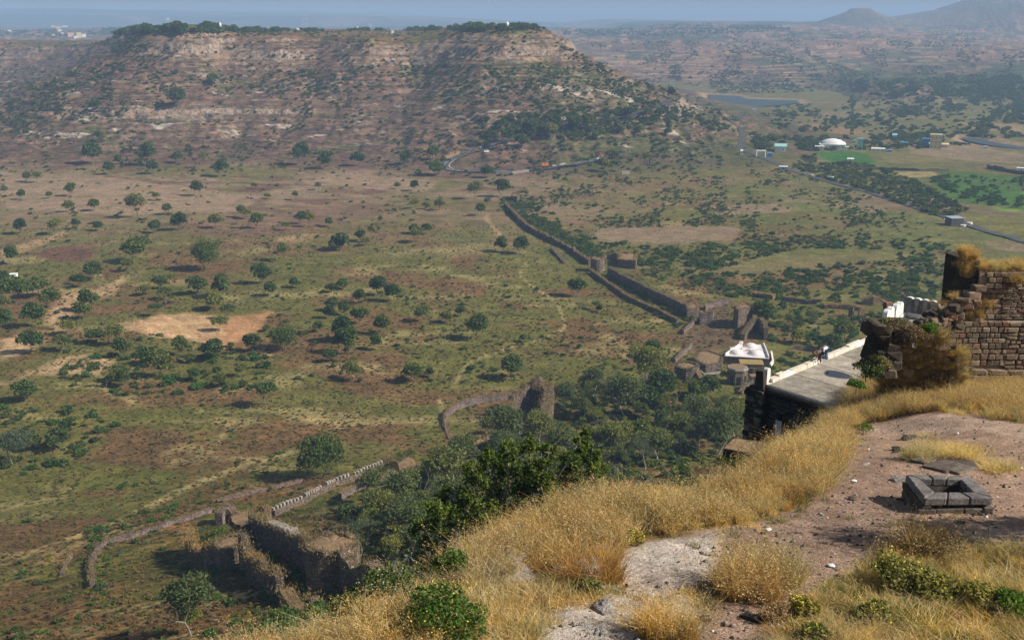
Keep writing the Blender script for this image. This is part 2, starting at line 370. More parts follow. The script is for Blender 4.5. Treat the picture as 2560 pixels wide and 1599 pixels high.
for pts, cc, a in (
    ([(0, 848), (80, 838), (110, 850), (60, 880), (0, 905)], C_sand, 0.9),
    ([(75, 938), (150, 890), (210, 885), (280, 890), (290, 910), (240, 935), (150, 938)], C_sand * 0.88, 0.9),
    ([(110, 815), (150, 740), (165, 732), (250, 722), (300, 690), (330, 690), (270, 735), (200, 770), (150, 820)], C_sand * 0.85, 0.9),
    ([(260, 830), (310, 805), (360, 790), (330, 815), (300, 835)], C_sand * 0.8, 0.8),
    ([(640, 890), (665, 855), (690, 870), (700, 890), (660, 895)], C_sand * 0.75, 0.8),
    ([(75, 640), (110, 620), (180, 615), (250, 622), (230, 650), (160, 655)], C_maroon * 1.1, 0.85),
    ([(430, 665), (560, 660), (640, 650), (560, 690), (440, 700)], C_red * 0.95, 0.6),
    ([(0, 650), (0, 625), (90, 600), (170, 575), (120, 610), (40, 635)], C_sand * 0.75, 0.8),
    ([(820, 430), (1000, 445), (1100, 452), (1060, 480), (900, 470), (780, 455)], C_tan * 1.15, 0.75),
    ([(420, 560), (600, 540), (900, 500), (1000, 520), (860, 560), (640, 590), (480, 585)], np.array((0.16, 0.085, 0.07)), 0.5),
    ([(0, 430), (250, 440), (500, 470), (650, 490), (600, 530), (300, 540), (0, 520)], C_tan * 1.2, 0.7),
    ([(700, 590), (800, 585), (760, 605), (680, 610)], C_sand * 0.7, 0.6),
    ([(1500, 570), (1620, 562), (1850, 565), (1830, 605), (1600, 610), (1480, 600)], C_tan * 1.0, 0.8),
    ([(1750, 515), (1950, 510), (1980, 530), (1800, 540)], C_tan * 1.0, 0.8),
    ([(1650, 665), (1900, 640), (2200, 625), (2300, 640), (2150, 665), (1800, 690)], C_olive * np.array((1.35, 1.2, 1.8)), 0.7),
    ([(1730, 790), (1770, 745), (1830, 745), (1820, 800), (1850, 850), (1800, 880), (1720, 880), (1700, 850)], C_brown * 0.85, 0.85),
    ([(1560, 1000), (1680, 900), (1700, 920), (1660, 1000), (1600, 1010)], C_brown * np.array((0.95, 0.75, 0.6)), 0.8),
    # village fields
    ([(2040, 380), (2110, 378), (2170, 385), (2190, 408), (2090, 412), (2060, 395)], np.array((0.035, 0.13, 0.02)), 0.9),
    ([(2190, 385), (2400, 380), (2370, 405), (2230, 410)], C_straw * 0.65, 0.8),
    ([(2270, 362), (2430, 360), (2560, 385), (2560, 410), (2400, 400), (2280, 385)], C_tan * 1.1, 0.7),
    ([(2230, 430), (2330, 428), (2350, 440), (2260, 445)], C_straw * 1.05, 0.9),
    ([(2350, 428), (2560, 440), (2560, 500), (2480, 490), (2330, 462)], np.array((0.05, 0.12, 0.022)), 0.8),
    ([(2260, 462), (2560, 478), (2560, 522), (2440, 512), (2330, 490)], np.array((0.055, 0.14, 0.02)), 0.8),
    ([(2490, 520), (2560, 524), (2560, 530), (2480, 526)], np.array((0.14, 0.28, 0.02)), 0.8),
    ([(2400, 535), (2560, 540), (2560, 585), (2480, 575)], C_olive * 1.3, 0.8),
    ([(2390, 305), (2560, 312), (2560, 335), (2470, 325), (2400, 322)], C_sand * 0.6, 0.7),
    ([(1990, 305), (2110, 318), (2180, 330), (2100, 335), (2000, 320)], C_sand * np.array((0.55, 0.5, 0.5)), 0.6),
    ([(1930, 245), (2130, 240), (2060, 248), (1990, 252)], C_sand * 0.62, 0.0),
    ([(150, 1150), (350, 1160), (480, 1180), (380, 1225), (250, 1230), (180, 1200)], np.array((0.10, 0.115, 0.024)), 0.7),
    ([(255, 1350), (300, 1470), (360, 1500), (520, 1400), (500, 1320), (400, 1340)], np.array((0.12, 0.12, 0.03)), 0.5),
):
    c = mixn(c, cc, poly_mask(pts) * a)
fur2 = 0.5 + 0.5 * np.sin((fx * 0.6 + fy * 0.8) * 0.7); rfield = poly_mask([(2040, 380), (2560, 372), (2560, 590), (2400, 500), (2230, 450)])
c = mixn(c, c * 0.75, rfield * fur2 * 0.5)
for pts, w_, cc, a in (
    ([(860, 1276), (1120, 1010), (1140, 985)], 0, C_straw, 0),
    ([(0, 1415), (90, 1380), (180, 1345), (300, 1300), (450, 1225), (600, 1165), (760, 1120)], 2.2, C_straw * 1.2, 0.8),
    ([(0, 1440), (120, 1390), (230, 1345), (330, 1320)], 3.5, C_straw * 1.05, 0.5),
    ([(1135, 960), (1150, 935), (1180, 900), (1260, 875), (1350, 850), (1390, 835), (1414, 815), (1395, 760), (1370, 740), (1330, 715), (1300, 690), (1302, 672), (1318, 658)], 0.8, C_straw * 1.2, 0.85),
    ([(1255, 590), (1230, 565), (1215, 545), (1222, 532)], 1.8, C_sand * 0.75, 0.7),
    ([(1100, 1000), (1112, 1060), (1118, 1085)], 1.0, C_straw * 1.1, 0.8),
    ([(340, 700), (350, 680), (362, 665)], 1.2, C_sand * 0.6, 0.5),
    ([(0, 960), (30, 955), (75, 930)], 2.5, C_sand * 0.7, 0.8),
    ([(600, 888), (640, 895), (690, 896)], 0.9, C_straw * 1.2, 0.7),
    ([(180, 400), (380, 470), (360, 520), (300, 550), (0, 560)], 2.5, C_sand * 0.55, 0.5),
    ([(520, 560), (700, 570), (900, 545), (1050, 530)], 2.0, C_sand * 0.55, 0.4),
    ([(850, 740), (900, 690), (1000, 640), (1100, 620)], 1.0, C_sand * 0.5, 0.3),
    ([(620, 1599), (560, 1560), (530, 1530)], 1.2, C_sand * 0.6, 0.6),
    ([(470, 1130), (540, 1110), (560, 1080), (640, 1050)], 1.5, C_straw, 0.5),
    ([(420, 1160), (520, 1130), (470, 1110), (420, 1135)], 2.5, C_straw, 0.5),
):
    if a: c = mixn(c, cc, line_mask(pts, w_) * a)
shore = S((30 - np.minimum(sdist(fx, fy, LAKE), sdist(fx, fy, RIVER))) / 20) * (fz_ < 9)
c = mixn(c, np.array((0.34, 0.22, 0.15)), shore * 0.75)
c = c * (1 + 0.22 * f4[:, None])
V = np.stack([fx, fy, fz_], 1); nr = len(rows)
idx = np.arange(nr * NA).reshape(nr, NA)
F = np.stack([idx[:-1, :-1], idx[:-1, 1:], idx[1:, 1:], idx[1:, :-1]], -1).reshape(-1, 4)[:, ::-1]
me = mesh_np('valley_ground', V, F, True)
at = me.color_attributes.new('Col', 'FLOAT_COLOR', 'POINT')
at.data.foreach_set('color', np.concatenate([np.clip(c, 0.004, 0.9), np.ones((len(c), 1))], 1).astype(np.float32).ravel())
def N_math(t, op, a, b):
    n = t.nodes.new('ShaderNodeMath'); n.operation = op; t.links.new(a, n.inputs[0]); n.inputs[1].default_value = b; return n.outputs[0]
def ground_mat():
    m, t, out = nodes('valley_soil_and_grass')
    a = N(t, 'ShaderNodeVertexColor', layer_name='Col').outputs[0]; v = worldpos(t)
    n1 = noise(t, v, 0.55, 5, 0.7); n2 = noise(t, v, 0.11, 5, 0.65); n3 = noise(t, mapping(t, v, (0.06, 0.22, 0.22)), 1.0, 4, 0.6)
    col = mixc(t, 1.0, a, ramp(t, n1, [(0.25, (0.38, 0.42, 0.38)), (0.52, (1.0, 1.0, 0.98)), (0.75, (1.65, 1.55, 1.4))]), 'MULTIPLY')
    col = mixc(t, 1.0, col, ramp(t, n2, [(0.3, (0.72, 0.78, 0.70)), (0.7, (1.3, 1.22, 1.2))]), 'MULTIPLY')
    col = mixc(t, 0.7, col, ramp(t, n3, [(0.35, (0.8, 0.8, 0.8)), (0.65, (1.2, 1.16, 1.1))]), 'MULTIPLY')
    sz = t.nodes.new('ShaderNodeSeparateXYZ'); t.links.new(v, sz.inputs[0]); hi = ramp(t, N_math(t, 'MULTIPLY', sz.outputs[2], 0.01), [(0.05, 0.0), (0.14, 1.0)])
    st = noise(t, mapping(t, v, (0.016, 0.016, 0.42)), 1.0, 5, 0.75); n5 = noise(t, mapping(t, v, (0.075, 0.05, 0.3)), 1.0, 5, 0.75)
    col = mixc(t, hi, col, mixc(t, 1.0, mixc(t, 1.0, col, ramp(t, st, [(0.36, (0.55, 0.58, 0.62)), (0.5, (1.0, 1.0, 1.0)), (0.62, (1.45, 1.32, 1.2))]), 'MULTIPLY'), ramp(t, n5, [(0.34, (0.5, 0.55, 0.5)), (0.5, (1, 1, 1)), (0.66, (1.4, 1.3, 1.2))]), 'MULTIPLY'))
    # steep faces: dark, vertically streaked rock
    geo = t.nodes.new('ShaderNodeNewGeometry'); sx = t.nodes.new('ShaderNodeSeparateXYZ'); t.links.new(geo.outputs['Normal'], sx.inputs[0])
    stp = ramp(t, sx.outputs[2], [(0.60, 1.0), (0.80, 0.0)])
    rk = ramp(t, noise(t, mapping(t, v, (0.35, 0.35, 0.12)), 1.0, 5, 0.7), [(0.35, (0.07, 0.06, 0.055)), (0.5, (0.24, 0.17, 0.12)), (0.68, (0.40, 0.34, 0.28))])
    col = mixc(t, stp, col, rk)
    bsdf(t, out, col, 0.95, n1, 1.0, 0.55, 0.05); return m
M_ground = ground_mat()
valley = link('valley_ground', me, M_ground); tag(valley, 'wide valley floor of olive and reddish grass with a long flat-topped hill', kind='structure')
# water
def water_mat():
    m, t, out = nodes('lake_water'); n = noise(t, worldpos(t), 0.4, 3, 0.6)
    bsdf(t, out, (0.035, 0.055, 0.06), 0.75, n, 0.15, 0.1, 0.3); return m
M_water = water_mat()
mb = MB(); mb.add([(p[0], p[1], -0.3) for p in LAKE], [tuple(range(len(LAKE)))]); lk = mb.build('lake', M_water); tag(lk, 'blue grey lake behind the end of the long hill', kind='structure')
mb = MB(); mb.add([(p[0], p[1], -0.3) for p in RIVER], [tuple(range(len(RIVER)))]); lk = mb.build('river', M_water); tag(lk, 'still river arm behind the village at the right', kind='structure')
# haze
mb = MB(); mb.box(-14000, 14000, -60, 18500, -12, 365)
m, t, out = nodes('haze_air'); pv = t.nodes.new('ShaderNodeVolumePrincipled')
pv.inputs['Color'].default_value = (*HAZE_COL, 1); pv.inputs['Density'].default_value = HAZE_DENSITY; pv.inputs['Anisotropy'].default_value = 0.0
t.links.new(pv.outputs[0], out.inputs['Volume'])
hz = mb.build('haze', m); tag(hz, 'pale blue haze filling the valley air', kind='stuff')
# ------------------------------------------------------------------ roads
M_asphalt = simple_mat('asphalt', (0.055, 0.055, 0.06), (0.085, 0.08, 0.08), 0.5, 0.85)
M_line = simple_mat('road_paint', (0.55, 0.55, 0.52), (0.7, 0.7, 0.66), 1.0, 0.7)
def chaikin(p, n=2):
    for _ in range(n):
        q = [p[0]]
        for a, b in zip(p[:-1], p[1:]): q += [a * 0.75 + b * 0.25, a * 0.25 + b * 0.75]
        p = q + [p[-1]]
    return p
def resample(p, step):
    out = [p[0]]; acc = 0
    for a, b in zip(p[:-1], p[1:]):
        L = (b - a).length
        while acc + L >= step and L > 1e-6:
            t_ = (step - acc) / L; a = a + (b - a) * t_; out.append(a); L = (b - a).length; acc = 0
        acc += L
    return out
def ribbon(name, pix, width, label, lift=0.45, step=4.0, mat=None, pts=None, side=None):
    p = [Vector(P(*q)[:2]) for q in pix] if pts is None else pts
    p = resample(chaikin(p), step); mb = MB(); L = []
    for i, a in enumerate(p):
        d = (p[min(i + 1, len(p) - 1)] - p[max(i - 1, 0)]).normalized(); nn = Vector((-d.y, d.x))
        L.append((a, nn))
    for (a, n1), (b, n2) in zip(L[:-1], L[1:]):
        q = []
        za = max(Hm(*(a + n1 * s)) for s in (-width / 2, 0, width / 2)); zb = max(Hm(*(b + n2 * s)) for s in (-width / 2, 0, width / 2))
        e0, e1 = (-width / 2, width / 2) if side is None else side
        for (o, nn, z) in ((a, n1, za), (b, n2, zb)): q += [(*(o + nn * e0), z + lift), (*(o + nn * e1), z + lift)]
        mb.add([q[0], q[1], q[3], q[2]], [(0, 1, 2, 3)])
    # weld rows
    o = mb.build(name, mat or M_asphalt); o['kind'] = 'structure'; o['label'] = label
    return o, p
roadA, rp = ribbon('road', [(1690, 250), (1640, 280), (1560, 298), (1440, 308), (1350, 330), (1230, 366), (1195, 378), (1150, 392), (1120, 404), (1108, 414), (1118, 424), (1150, 429), (1210, 430), (1290, 431), (1370, 422), (1440, 414), (1500, 398), (1560, 388)], 11.0, 'grey hairpin road curling round the foot of the long hill')
l1, _ = ribbon('road_marking', None, 8.5, 'pale edge line of the hairpin road', 0.55, 4.0, M_line, rp, (4.6, 5.1))
l2, _ = ribbon('road_marking', None, 8.5, 'pale centre line of the hairpin road', 0.55, 4.0, M_line, rp, (-0.25, 0.15))
roadB, rq = ribbon('road', [(1985, 430), (2040, 445), (2120, 468), (2200, 490), (2290, 520), (2370, 545), (2440, 570), (2520, 592), (2600, 618)], 7, 'straight grey road running past the field shed on the right')
roadC, rr_ = ribbon('road', [(1848, 372), (1856, 350), (1855, 325), (1850, 318)], 7, 'short grey road climbing behind the village trees')
ribbon('road', [(1828, 310), (1845, 295), (1862, 286)], 6, 'upper bend of the village road on the hill spur')
ribbon('road', [(1848, 372), (1900, 392), (1950, 412), (1985, 430)], 7, 'grey road joining the village to the straight road')
# ------------------------------------------------------------------ vegetation
rng = np.random.default_rng(7)
def leaf_mat(name, dark, light, trans=0.35, warm=None):
    m, t, out = nodes(name)
    g = t.nodes.new('ShaderNodeNewGeometry'); oi = t.nodes.new('ShaderNodeObjectInfo')
    c = ramp(t, g.outputs['Random Per Island'], [(0.0, dark), (0.6, light), (1.0, warm or light)])
    r = ramp(t, oi.outputs['Random'], [(0.0, (0.70, 0.78, 0.9)), (0.5, (1.0, 1.0, 1.0)), (1.0, (1.35, 1.2, 0.85))])
    c = mixc(t, 1.0, c, r, 'MULTIPLY')
    d = t.nodes.new('ShaderNodeBsdfDiffuse'); tr = t.nodes.new('ShaderNodeBsdfTranslucent')
    t.links.new(c, d.inputs[0]); t.links.new(mixc(t, 1.0, c, (1.2, 1.25, 0.6), 'MULTIPLY'), tr.inputs[0])
    mx = t.nodes.new('ShaderNodeMixShader'); mx.inputs[0].default_value = trans
    t.links.new(d.outputs[0], mx.inputs[1]); t.links.new(tr.outputs[0], mx.inputs[2]); t.links.new(mx.outputs[0], out.inputs[0])
    return m
L_dark = leaf_mat('dark_mango_leaves', (0.028, 0.056, 0.016), (0.080, 0.125, 0.032), 0.25)
L_mid = leaf_mat('mid_green_leaves', (0.040, 0.068, 0.018), (0.112, 0.150, 0.042), 0.3)
L_lite = leaf_mat('yellow_green_leaves', (0.075, 0.105, 0.022), (0.175, 0.190, 0.052), 0.3)
L_pale = leaf_mat('grey_green_leaves', (0.070, 0.095, 0.055), (0.135, 0.160, 0.088), 0.3)
L_fresh = leaf_mat('fresh_green_leaves', (0.030, 0.085, 0.020), (0.070, 0.150, 0.030), 0.3)
L_dry = leaf_mat('dry_brown_scrub', (0.105, 0.075, 0.045), (0.20, 0.145, 0.085), 0.2)
L_wood = leaf_mat('woodland_leaves', (0.065, 0.088, 0.030), (0.155, 0.178, 0.062), 0.35)
M_bark = simple_mat('bark', (0.10, 0.075, 0.06), (0.20, 0.165, 0.135), 3.0, 0.95, 0.5, 0.05)
M_palebark = simple_mat('pale_bark', (0.20, 0.17, 0.15), (0.36, 0.32, 0.29), 3.0, 0.95, 0.5, 0.05)
def leaves(pts, size, rng, jitter=0.5, up=0.25, aspect=1.5):
    """one small quad for every point"""
    n = len(pts); nv = rng.normal(size=(n, 3)); nv[:, 2] = np.abs(nv[:, 2]) + up; nv /= np.linalg.norm(nv, axis=1)[:, None]
    a = rng.normal(size=(n, 3)); u = np.cross(nv, a); u /= np.linalg.norm(u, axis=1)[:, None]; v = np.cross(nv, u)
    s = size * (1 + jitter * (rng.random(n) - 0.5) * 2)[:, None]
    u = u * s * 0.5 * aspect; v = v * s * 0.5
    V = np.stack([pts - u, pts - v * 0.9 , pts + u, pts + v * 0.9], 1).reshape(-1, 3)
    return V, np.arange(4 * n).reshape(n, 4)
def crown_pts(n, rng, lobes, flat=0.75, top=1.0, hollow=0.35):
    """points in a crown of unit width, base at z 0, made of uneven lobes"""
    c = []
    for k in range(lobes):
        a = rng.random() * 6.283; r = 0.27 * math.sqrt(rng.random()); z = rng.random()
        c.append((r * math.cos(a), r * math.sin(a), 0.18 + 0.5 * z * top * flat * (1 - r), 0.17 + 0.12 * rng.random()))
    c = np.array(c); w_ = c[:, 3] ** 2; k = rng.choice(len(c), n, p=w_ / w_.sum())
    d = rng.normal(size=(n, 3)); d /= np.linalg.norm(d, axis=1)[:, None]; d[:, 2] = np.where(d[:, 2] < -0.3, -d[:, 2] * 0.5, d[:, 2])
    r = c[k, 3] * (hollow + (1 - hollow) * rng.random(n) ** 0.4)
    p = c[k, :3] + d * r[:, None] * np.array((1, 1, flat)); p[:, 2] = np.maximum(p[:, 2], 0.01); return p
def branches(mb, rng, p, d, L, r, depth, tips, n=5, spread=0.55, upb=0.15, mi=0):
    pts = [p]; rad = [r]; q = p.copy(); dd = d.copy(); k = 3
    for i in range(k):
        dd = (dd + Vector(rng.normal(size=3)) * 0.16 + Vector((0, 0, upb * 0.3))).normalized(); q = q + dd * (L / k); pts.append(q.copy()); rad.append(r * (1 - 0.42 * (i + 1) / k))
    mb.tube(pts, rad, n, mi, False); tips.append((q.copy(), depth))
    if depth > 0:
        for j in range(int(rng.integers(2, 4))):
            o = Vector(rng.normal(size=3)); o = (o - dd * o.dot(dd)).normalized()
            b = pts[-1] if j < 2 else pts[-2]
            branches(mb, rng, b.copy(), (dd * 0.75 + o * spread + Vector((0, 0, upb))).normalized(), L * (0.62 + 0.2 * rng.random()), rad[-1] * 0.72, depth - 1, tips, max(3, n - 1), spread, upb, mi)
TREE = {}
def proto_tree(key, seed, nleaf, lsize, lobes, leafmat, trunk_h=0.28, flat=0.8, depth=2, barkm=None, style='round', trunk_r=0.022):
    """a tree of unit crown width; base at the origin"""
    rg_ = np.random.default_rng(seed); mb = MB(); tips = []
    branches(mb, rg_, Vector((0, 0, -0.06)), Vector((0.03, 0, 1)), trunk_h + 0.14, trunk_r, depth, tips, 6, 0.75 if style != 'tall' else 0.45, 0.18)
    tm = mb.mesh('trunk', True); tm.materials.append(barkm or M_bark)
    if style == 'round': pts = crown_pts(nleaf, rg_, lobes, flat); pts[:, 2] += trunk_h
    else:
        tp = [q for q, d in tips if d == 0 or (d == 1 and rg_.random() < 0.4)]
        c_ = np.array([tuple(q) for q in tp]); k = rg_.integers(0, len(c_), nleaf)
        ext = np.abs(c_[:, :2]).max() + 1e-6
        d = rg_.normal(size=(nleaf, 3)); d /= np.linalg.norm(d, axis=1)[:, None]
        pts = c_[k] + d * (rg_.random(nleaf) ** 0.5)[:, None] * np.array((0.13, 0.13, 0.085)) * (1.0 if style == 'sparse' else 1.15)
    V_, F_ = leaves(pts, lsize, rg_)
    cm = mesh_np('crown', V_, F_); cm.materials.append(leafmat)
    xy = np.percentile(np.hypot(V_[:, 0], V_[:, 1]), 96 if style == 'round' else 98) * 2
    TREE[key] = (cm, tm, max(xy, 0.6), V_[:, 2].max())
for k in range(3): proto_tree('mango%d' % k, 11 + k, 1700, 0.068, 9 + k, (L_dark, L_mid, L_dark)[k], 0.10 + 0.05 * k, 0.95)
for k in range(2): proto_tree('mid%d' % k, 21 + k, 1500, 0.064, 12, (L_mid, L_lite)[k], 0.2, 0.8)
proto_tree('lite0', 31, 1200, 0.055, 11, L_lite, 0.2, 0.85)
proto_tree('umbrella', 33, 1300, 0.05, 12, L_mid, 0.42, 0.45)
for k in range(3): proto_tree('tall%d' % k, 41 + k, 2600, 0.032, 9, (L_wood, L_lite, L_wood)[k], 0.42, 0.8, 4, M_palebark, 'tall', 0.017)
for k in range(2): proto_tree('sparse%d' % k, 51 + k, 2000, 0.020, 9, (L_pale, L_lite)[k], 0.34, 0.8, 5, M_palebark, 'sparse', 0.018)
proto_tree('bare', 57, 120, 0.014, 9, L_pale, 0.34, 0.8, 5, M_palebark, 'sparse', 0.018)
proto_tree('big0', 61, 5200, 0.030, 26, L_mid, 0.10, 0.95)
proto_tree('big1', 62, 4800, 0.026, 18, L_pale, 0.22, 0.9, 3)
proto_tree('forest0', 63, 3600, 0.034, 18, L_wood, 0.35, 0.8, 3, M_palebark)
proto_tree('forest1', 64, 3600, 0.034, 18, L_lite, 0.35, 0.7, 3, M_palebark)
BUSH = {}
def proto_bush(key, seed, n, ls, lobes, mat, flat=0.7):
    rg_ = np.random.default_rng(seed); p = crown_pts(n, rg_, lobes, flat); p[:, 2] = (p[:, 2] - 0.12) * 0.95
    V_, F_ = leaves(p, ls, rg_); bm_ = mesh_np('bush', V_, F_); bm_.materials.append(mat); BUSH[key] = bm_
for i, (kk, mt, fl) in enumerate((('dark', L_dark, 0.8), ('mid', L_mid, 0.75), ('lite', L_lite, 0.7), ('pale', L_pale, 0.7), ('fresh', L_fresh, 0.7), ('dry', L_dry, 0.55))):
    proto_bush(kk + '0', 70 + i, 340, 0.10, 6, mt, fl); proto_bush(kk + '1', 90 + i, 260, 0.11, 4, mt, fl * 0.8)

# landmarks that labels can lean on (pixels)
LAND = [((470, 830), 'the ploughed sandy field'), ((30, 870), 'the sandy bank at the left edge'), ((190, 910), 'the pale bare slope at the left'), ((220, 740), 'the pale eroded strip'),
        ((160, 635), 'the maroon grass patch'), ((1150, 405), 'the hairpin road'), ((1390, 780), 'the winding footpath'), ((1235, 560), 'the twin wheel track'),
        ((1330, 1000), 'the ivy-grown ruined tower'), ((1640, 720), 'the long fort wall'), ((1570, 670), 'the round wall bastion'), ((1850, 860), 'the white domed roof'),
        ((1850, 790), 'the square gate tower'), ((1830, 930), 'the octagonal pavilion'), ((880, 1180), 'the crenellated wall'), ((700, 1370), 'the sunken bastion walls'),
        ((300, 1370), 'the low curving field wall'), ((1850, 250), 'the lake'), ((2080, 365), 'the white mosque-like hall'), ((2340, 350), 'the yellow tower block'),
        ((2390, 555), 'the lone field shed'), ((2250, 500), 'the straight road'), ((1285, 490), 'the small stump of ruin'), ((1268, 65), 'the white hilltop shrine'),
        ((700, 300), 'the pale outcrop on the hill face'), ((550, 65), 'the far hilltop tower'), ((1180, 1020), 'the curved stone revetment'), ((1700, 1100), 'the terrace building'),
        ((100, 1430), 'the straw track at lower left'), ((450, 1180), 'the bright green oval meadow'), ((900, 700), 'the reddish middle meadow'), ((1620, 590), 'the tan field beyond the wall'),
        ((1600, 410), 'the small dark ruins by the road'), ((2450, 480), 'the bright green crops'), ((300, 480), 'the stony flats under the hill'), ((1060, 860), 'the footpath bend'), ((1010, 1330), 'the rim wood'), ((1612, 1150), 'the leafless slope tree'), ((1480, 1040), 'the pale tree trunks'), ((1750, 1060), 'the wood below the terrace'), ((800, 1500), 'the round coursed bastion'), ((620, 1520), 'the jagged outer wall'), ((1120, 1170), 'the straw-covered rubble heap')]
ORD = ['nearest', 'second', 'third', 'fourth', 'fifth', 'sixth', 'seventh', 'eighth', 'ninth', 'tenth']
USED = {}
def spot(px, py, what):
    dd = sorted(((px - a) ** 2 + ((py - b) * 1.6) ** 2, a, b, n) for (a, b), n in LAND)[0]
    _, a, b, n = dd; dx, dy = px - a, (py - b) * 1.6
    if abs(dx) < 26 and abs(dy) < 26: s = 'beside'
    elif abs(dx) > 2.2 * abs(dy): s = 'left of' if dx < 0 else 'right of'
    elif abs(dy) > 2.2 * abs(dx): s = 'beyond' if dy < 0 else 'in front of'
    else: s = ('up and left of' if dy < 0 else 'down and left of') if dx < 0 else ('up and right of' if dy < 0 else 'down and right of')
    l = '%s %s %s' % (what, s, n); k = USED.get(l, 0); USED[l] = k + 1
    what = what.replace('fresh bright green', 'bright green').replace('pale grey-green', 'grey-green') if k else what
    if len(l.split()) > 14: what = what.replace('large ', '').replace('small ', '').replace('big ', '')
    if k: l = '%s %s, %s' % (what, (s + ' ' + n).replace('down and left of', 'below left of').replace('down and right of', 'below right of').replace('up and left of', 'above left of').replace('up and right of', 'above right of'), ['further out', 'third out', 'fourth out', 'fifth out', 'sixth out', 'seventh out', 'eighth out', 'ninth out', 'tenth out', 'eleventh out'][min(k - 1, 9)])
    for a_, b_ in ((' in front of ', ' before '), ('hollow ', ''), ('large ', ''), ('rounded ', ''), ('below ', 'under ')):
        if len(l.split()) > 16: l = l.replace(a_, b_)
    while len(l.split()) > 16: l = l.replace('the ', '', 1) if 'the ' in l else ' '.join(l.split()[:16])
    return l
def place_tree(key, px, py, wpx, cat='tree', group=None, pos=None, name='tree', desc=None, parts=True, stretch=1.0):
    cm, tm, ww, hh = TREE[key]
    p = P(px, py) if pos is None else pos
    dist = (Vector(p) - Vector((0, 0, CAMZ))).length
    s = wpx * dist / FPX / ww
    root = empty(name, (p[0], p[1], p[2] - 0.03 * s), random.random() * 6.283)
    s2 = s * stretch
    d_ = desc or {'mango': 'round dark green tree', 'mid': 'mid green bushy tree', 'lite': 'yellowish green tree', 'umbre': 'flat-topped umbrella tree',
                  'tall': 'slender pale-trunked tree', 'spars': 'feathery open-crowned tree', 'bare': 'nearly leafless pale tree', 'big': 'spreading tree', 'fores': 'leafy woodland tree'}
    if isinstance(d_, dict): d_ = [v for k, v in d_.items() if key.startswith(k)][0]; d_ = ('big ' if wpx > 48 else 'small ' if wpx < 30 else '') + d_
    q = project(p[0], p[1], p[2])
    tag(root, spot(float(q[0]), float(q[1]), d_), cat, group)
    for nm, me_ in (('crown', cm), ('trunk', tm)):
        o = bpy.data.objects.new(nm, me_); COL.objects.link(o); o.parent = root; o.scale = (s, s, s2)
    return root
random.seed(5)
def inpoly(x, y, poly):
    c_ = False; n = len(poly)
    for i in range(n):
        ax, ay = poly[i]; bx, by = poly[(i + 1) % n]
        if (ay > y) != (by > y) and x < (bx - ax) * (y - ay) / (by - ay) + ax: c_ = not c_
    return c_
Z4 = lambda l: [(x / 2.8, 530 + y / 2.8, w_ / 2.8) for x, y, w_ in l]
Z5 = lambda l: [(850 + x / 2.8, 530 + y / 2.8, w_ / 2.8) for x, y, w_ in l]
Z1 = lambda l: [(x / 2.8, y / 2.8, w_ / 2.8) for x, y, w_ in l]
Z2 = lambda l: [(850 + x / 2.8, y / 2.8, w_ / 2.8) for x, y, w_ in l]
T4 = [(380,120,90),(145,125,75),(535,95,55),(690,105,65),(80,330,80),(1015,230,85),(945,290,150),(900,385,80),(1085,105,95),(1255,85,105),(1330,65,40),(1515,75,90),(1800,75,90),(1720,15,80),(2110,45,85),(2165,70,75),(2000,105,60),(2305,80,55),(1525,240,140),(1440,330,180),(1990,300,100),(2080,290,55),(2380,220,130),(655,430,115),(20,465,90),(270,530,150),(115,580,150),(350,620,120),(520,485,55),(575,500,70),(50,660,70),(1010,545,95),(1115,495,100),(1190,470,75),(1155,575,90),(1375,520,130),(1555,550,130),(1500,630,130),(1825,450,130),(2065,500,75),(1890,555,85),(2320,530,80),(2400,500,80),(625,640,120),(580,705,110),(240,750,130),(480,820,100),(1090,690,90),(1600,715,95),(1540,790,110),(2105,660,90),(2325,655,90),(2305,715,75),(225,930,140),(430,925,120),(670,870,110),(815,890,115),(860,970,110),(1765,930,120),(1990,885,190),(1870,810,60),(2225,810,70),(2400,860,130),(2370,940,90),(645,1095,165),(735,1180,140),(850,1140,120),(1010,1020,130),(1110,1090,160),(860,1180,110),(1490,970,150),(1260,960,110),(170,1270,140),(180,1130,60),(1540,1190,90),(1685,1115,90),(2310,1010,90),(1865,1310,140),(1330,1030,70),(30,790,120),(1360,1140,90)]
T5 = [(570,720,120),(135,735,115),(270,540,110),(360,580,110),(140,610,80),(20,515,70),(30,690,80),(300,815,105),(740,740,90),(845,700,70),(740,865,90),(840,850,90),(960,830,150),(250,930,80),(1265,250,100),(1655,540,120),(280,150,150),(515,120,80),(540,170,100),(605,125,70),(20,215,90),(145,170,70),(185,210,70),(650,1060,90),(515,1130,140),(625,1130,60),(1200,1110,145),(1285,885,60),(1600,990,60),(2180,970,120),(75,1120,140),(75,1040,100),(50,930,150),(30,850,110),(1135,240,100)]
T1 = [(965,1470,150),(480,1455,80),(660,1445,85),(1170,1475,70),(1385,1340,90),(1550,1195,120),(770,1195,80),(1490,565,90),(1245,710,130),(670,755,80),(650,1100,140),(1240,1110,90),(1030,1110,130),(1440,1130,130),(1650,1060,140),(2110,1110,130),(2290,1130,130),(1070,1190,80),(1100,1380,60),(2120,1270,60),(2230,1310,60),(2065,1380,60),(1870,1370,60),(85,1375,60),(150,1375,60),(345,1370,50),(40,1350,60),(85,1220,60),(190,1250,60),(265,1255,70),(500,1340,80),(695,960,70),(1780,1300,60),(1700,1490,80),(830,1130,60)]
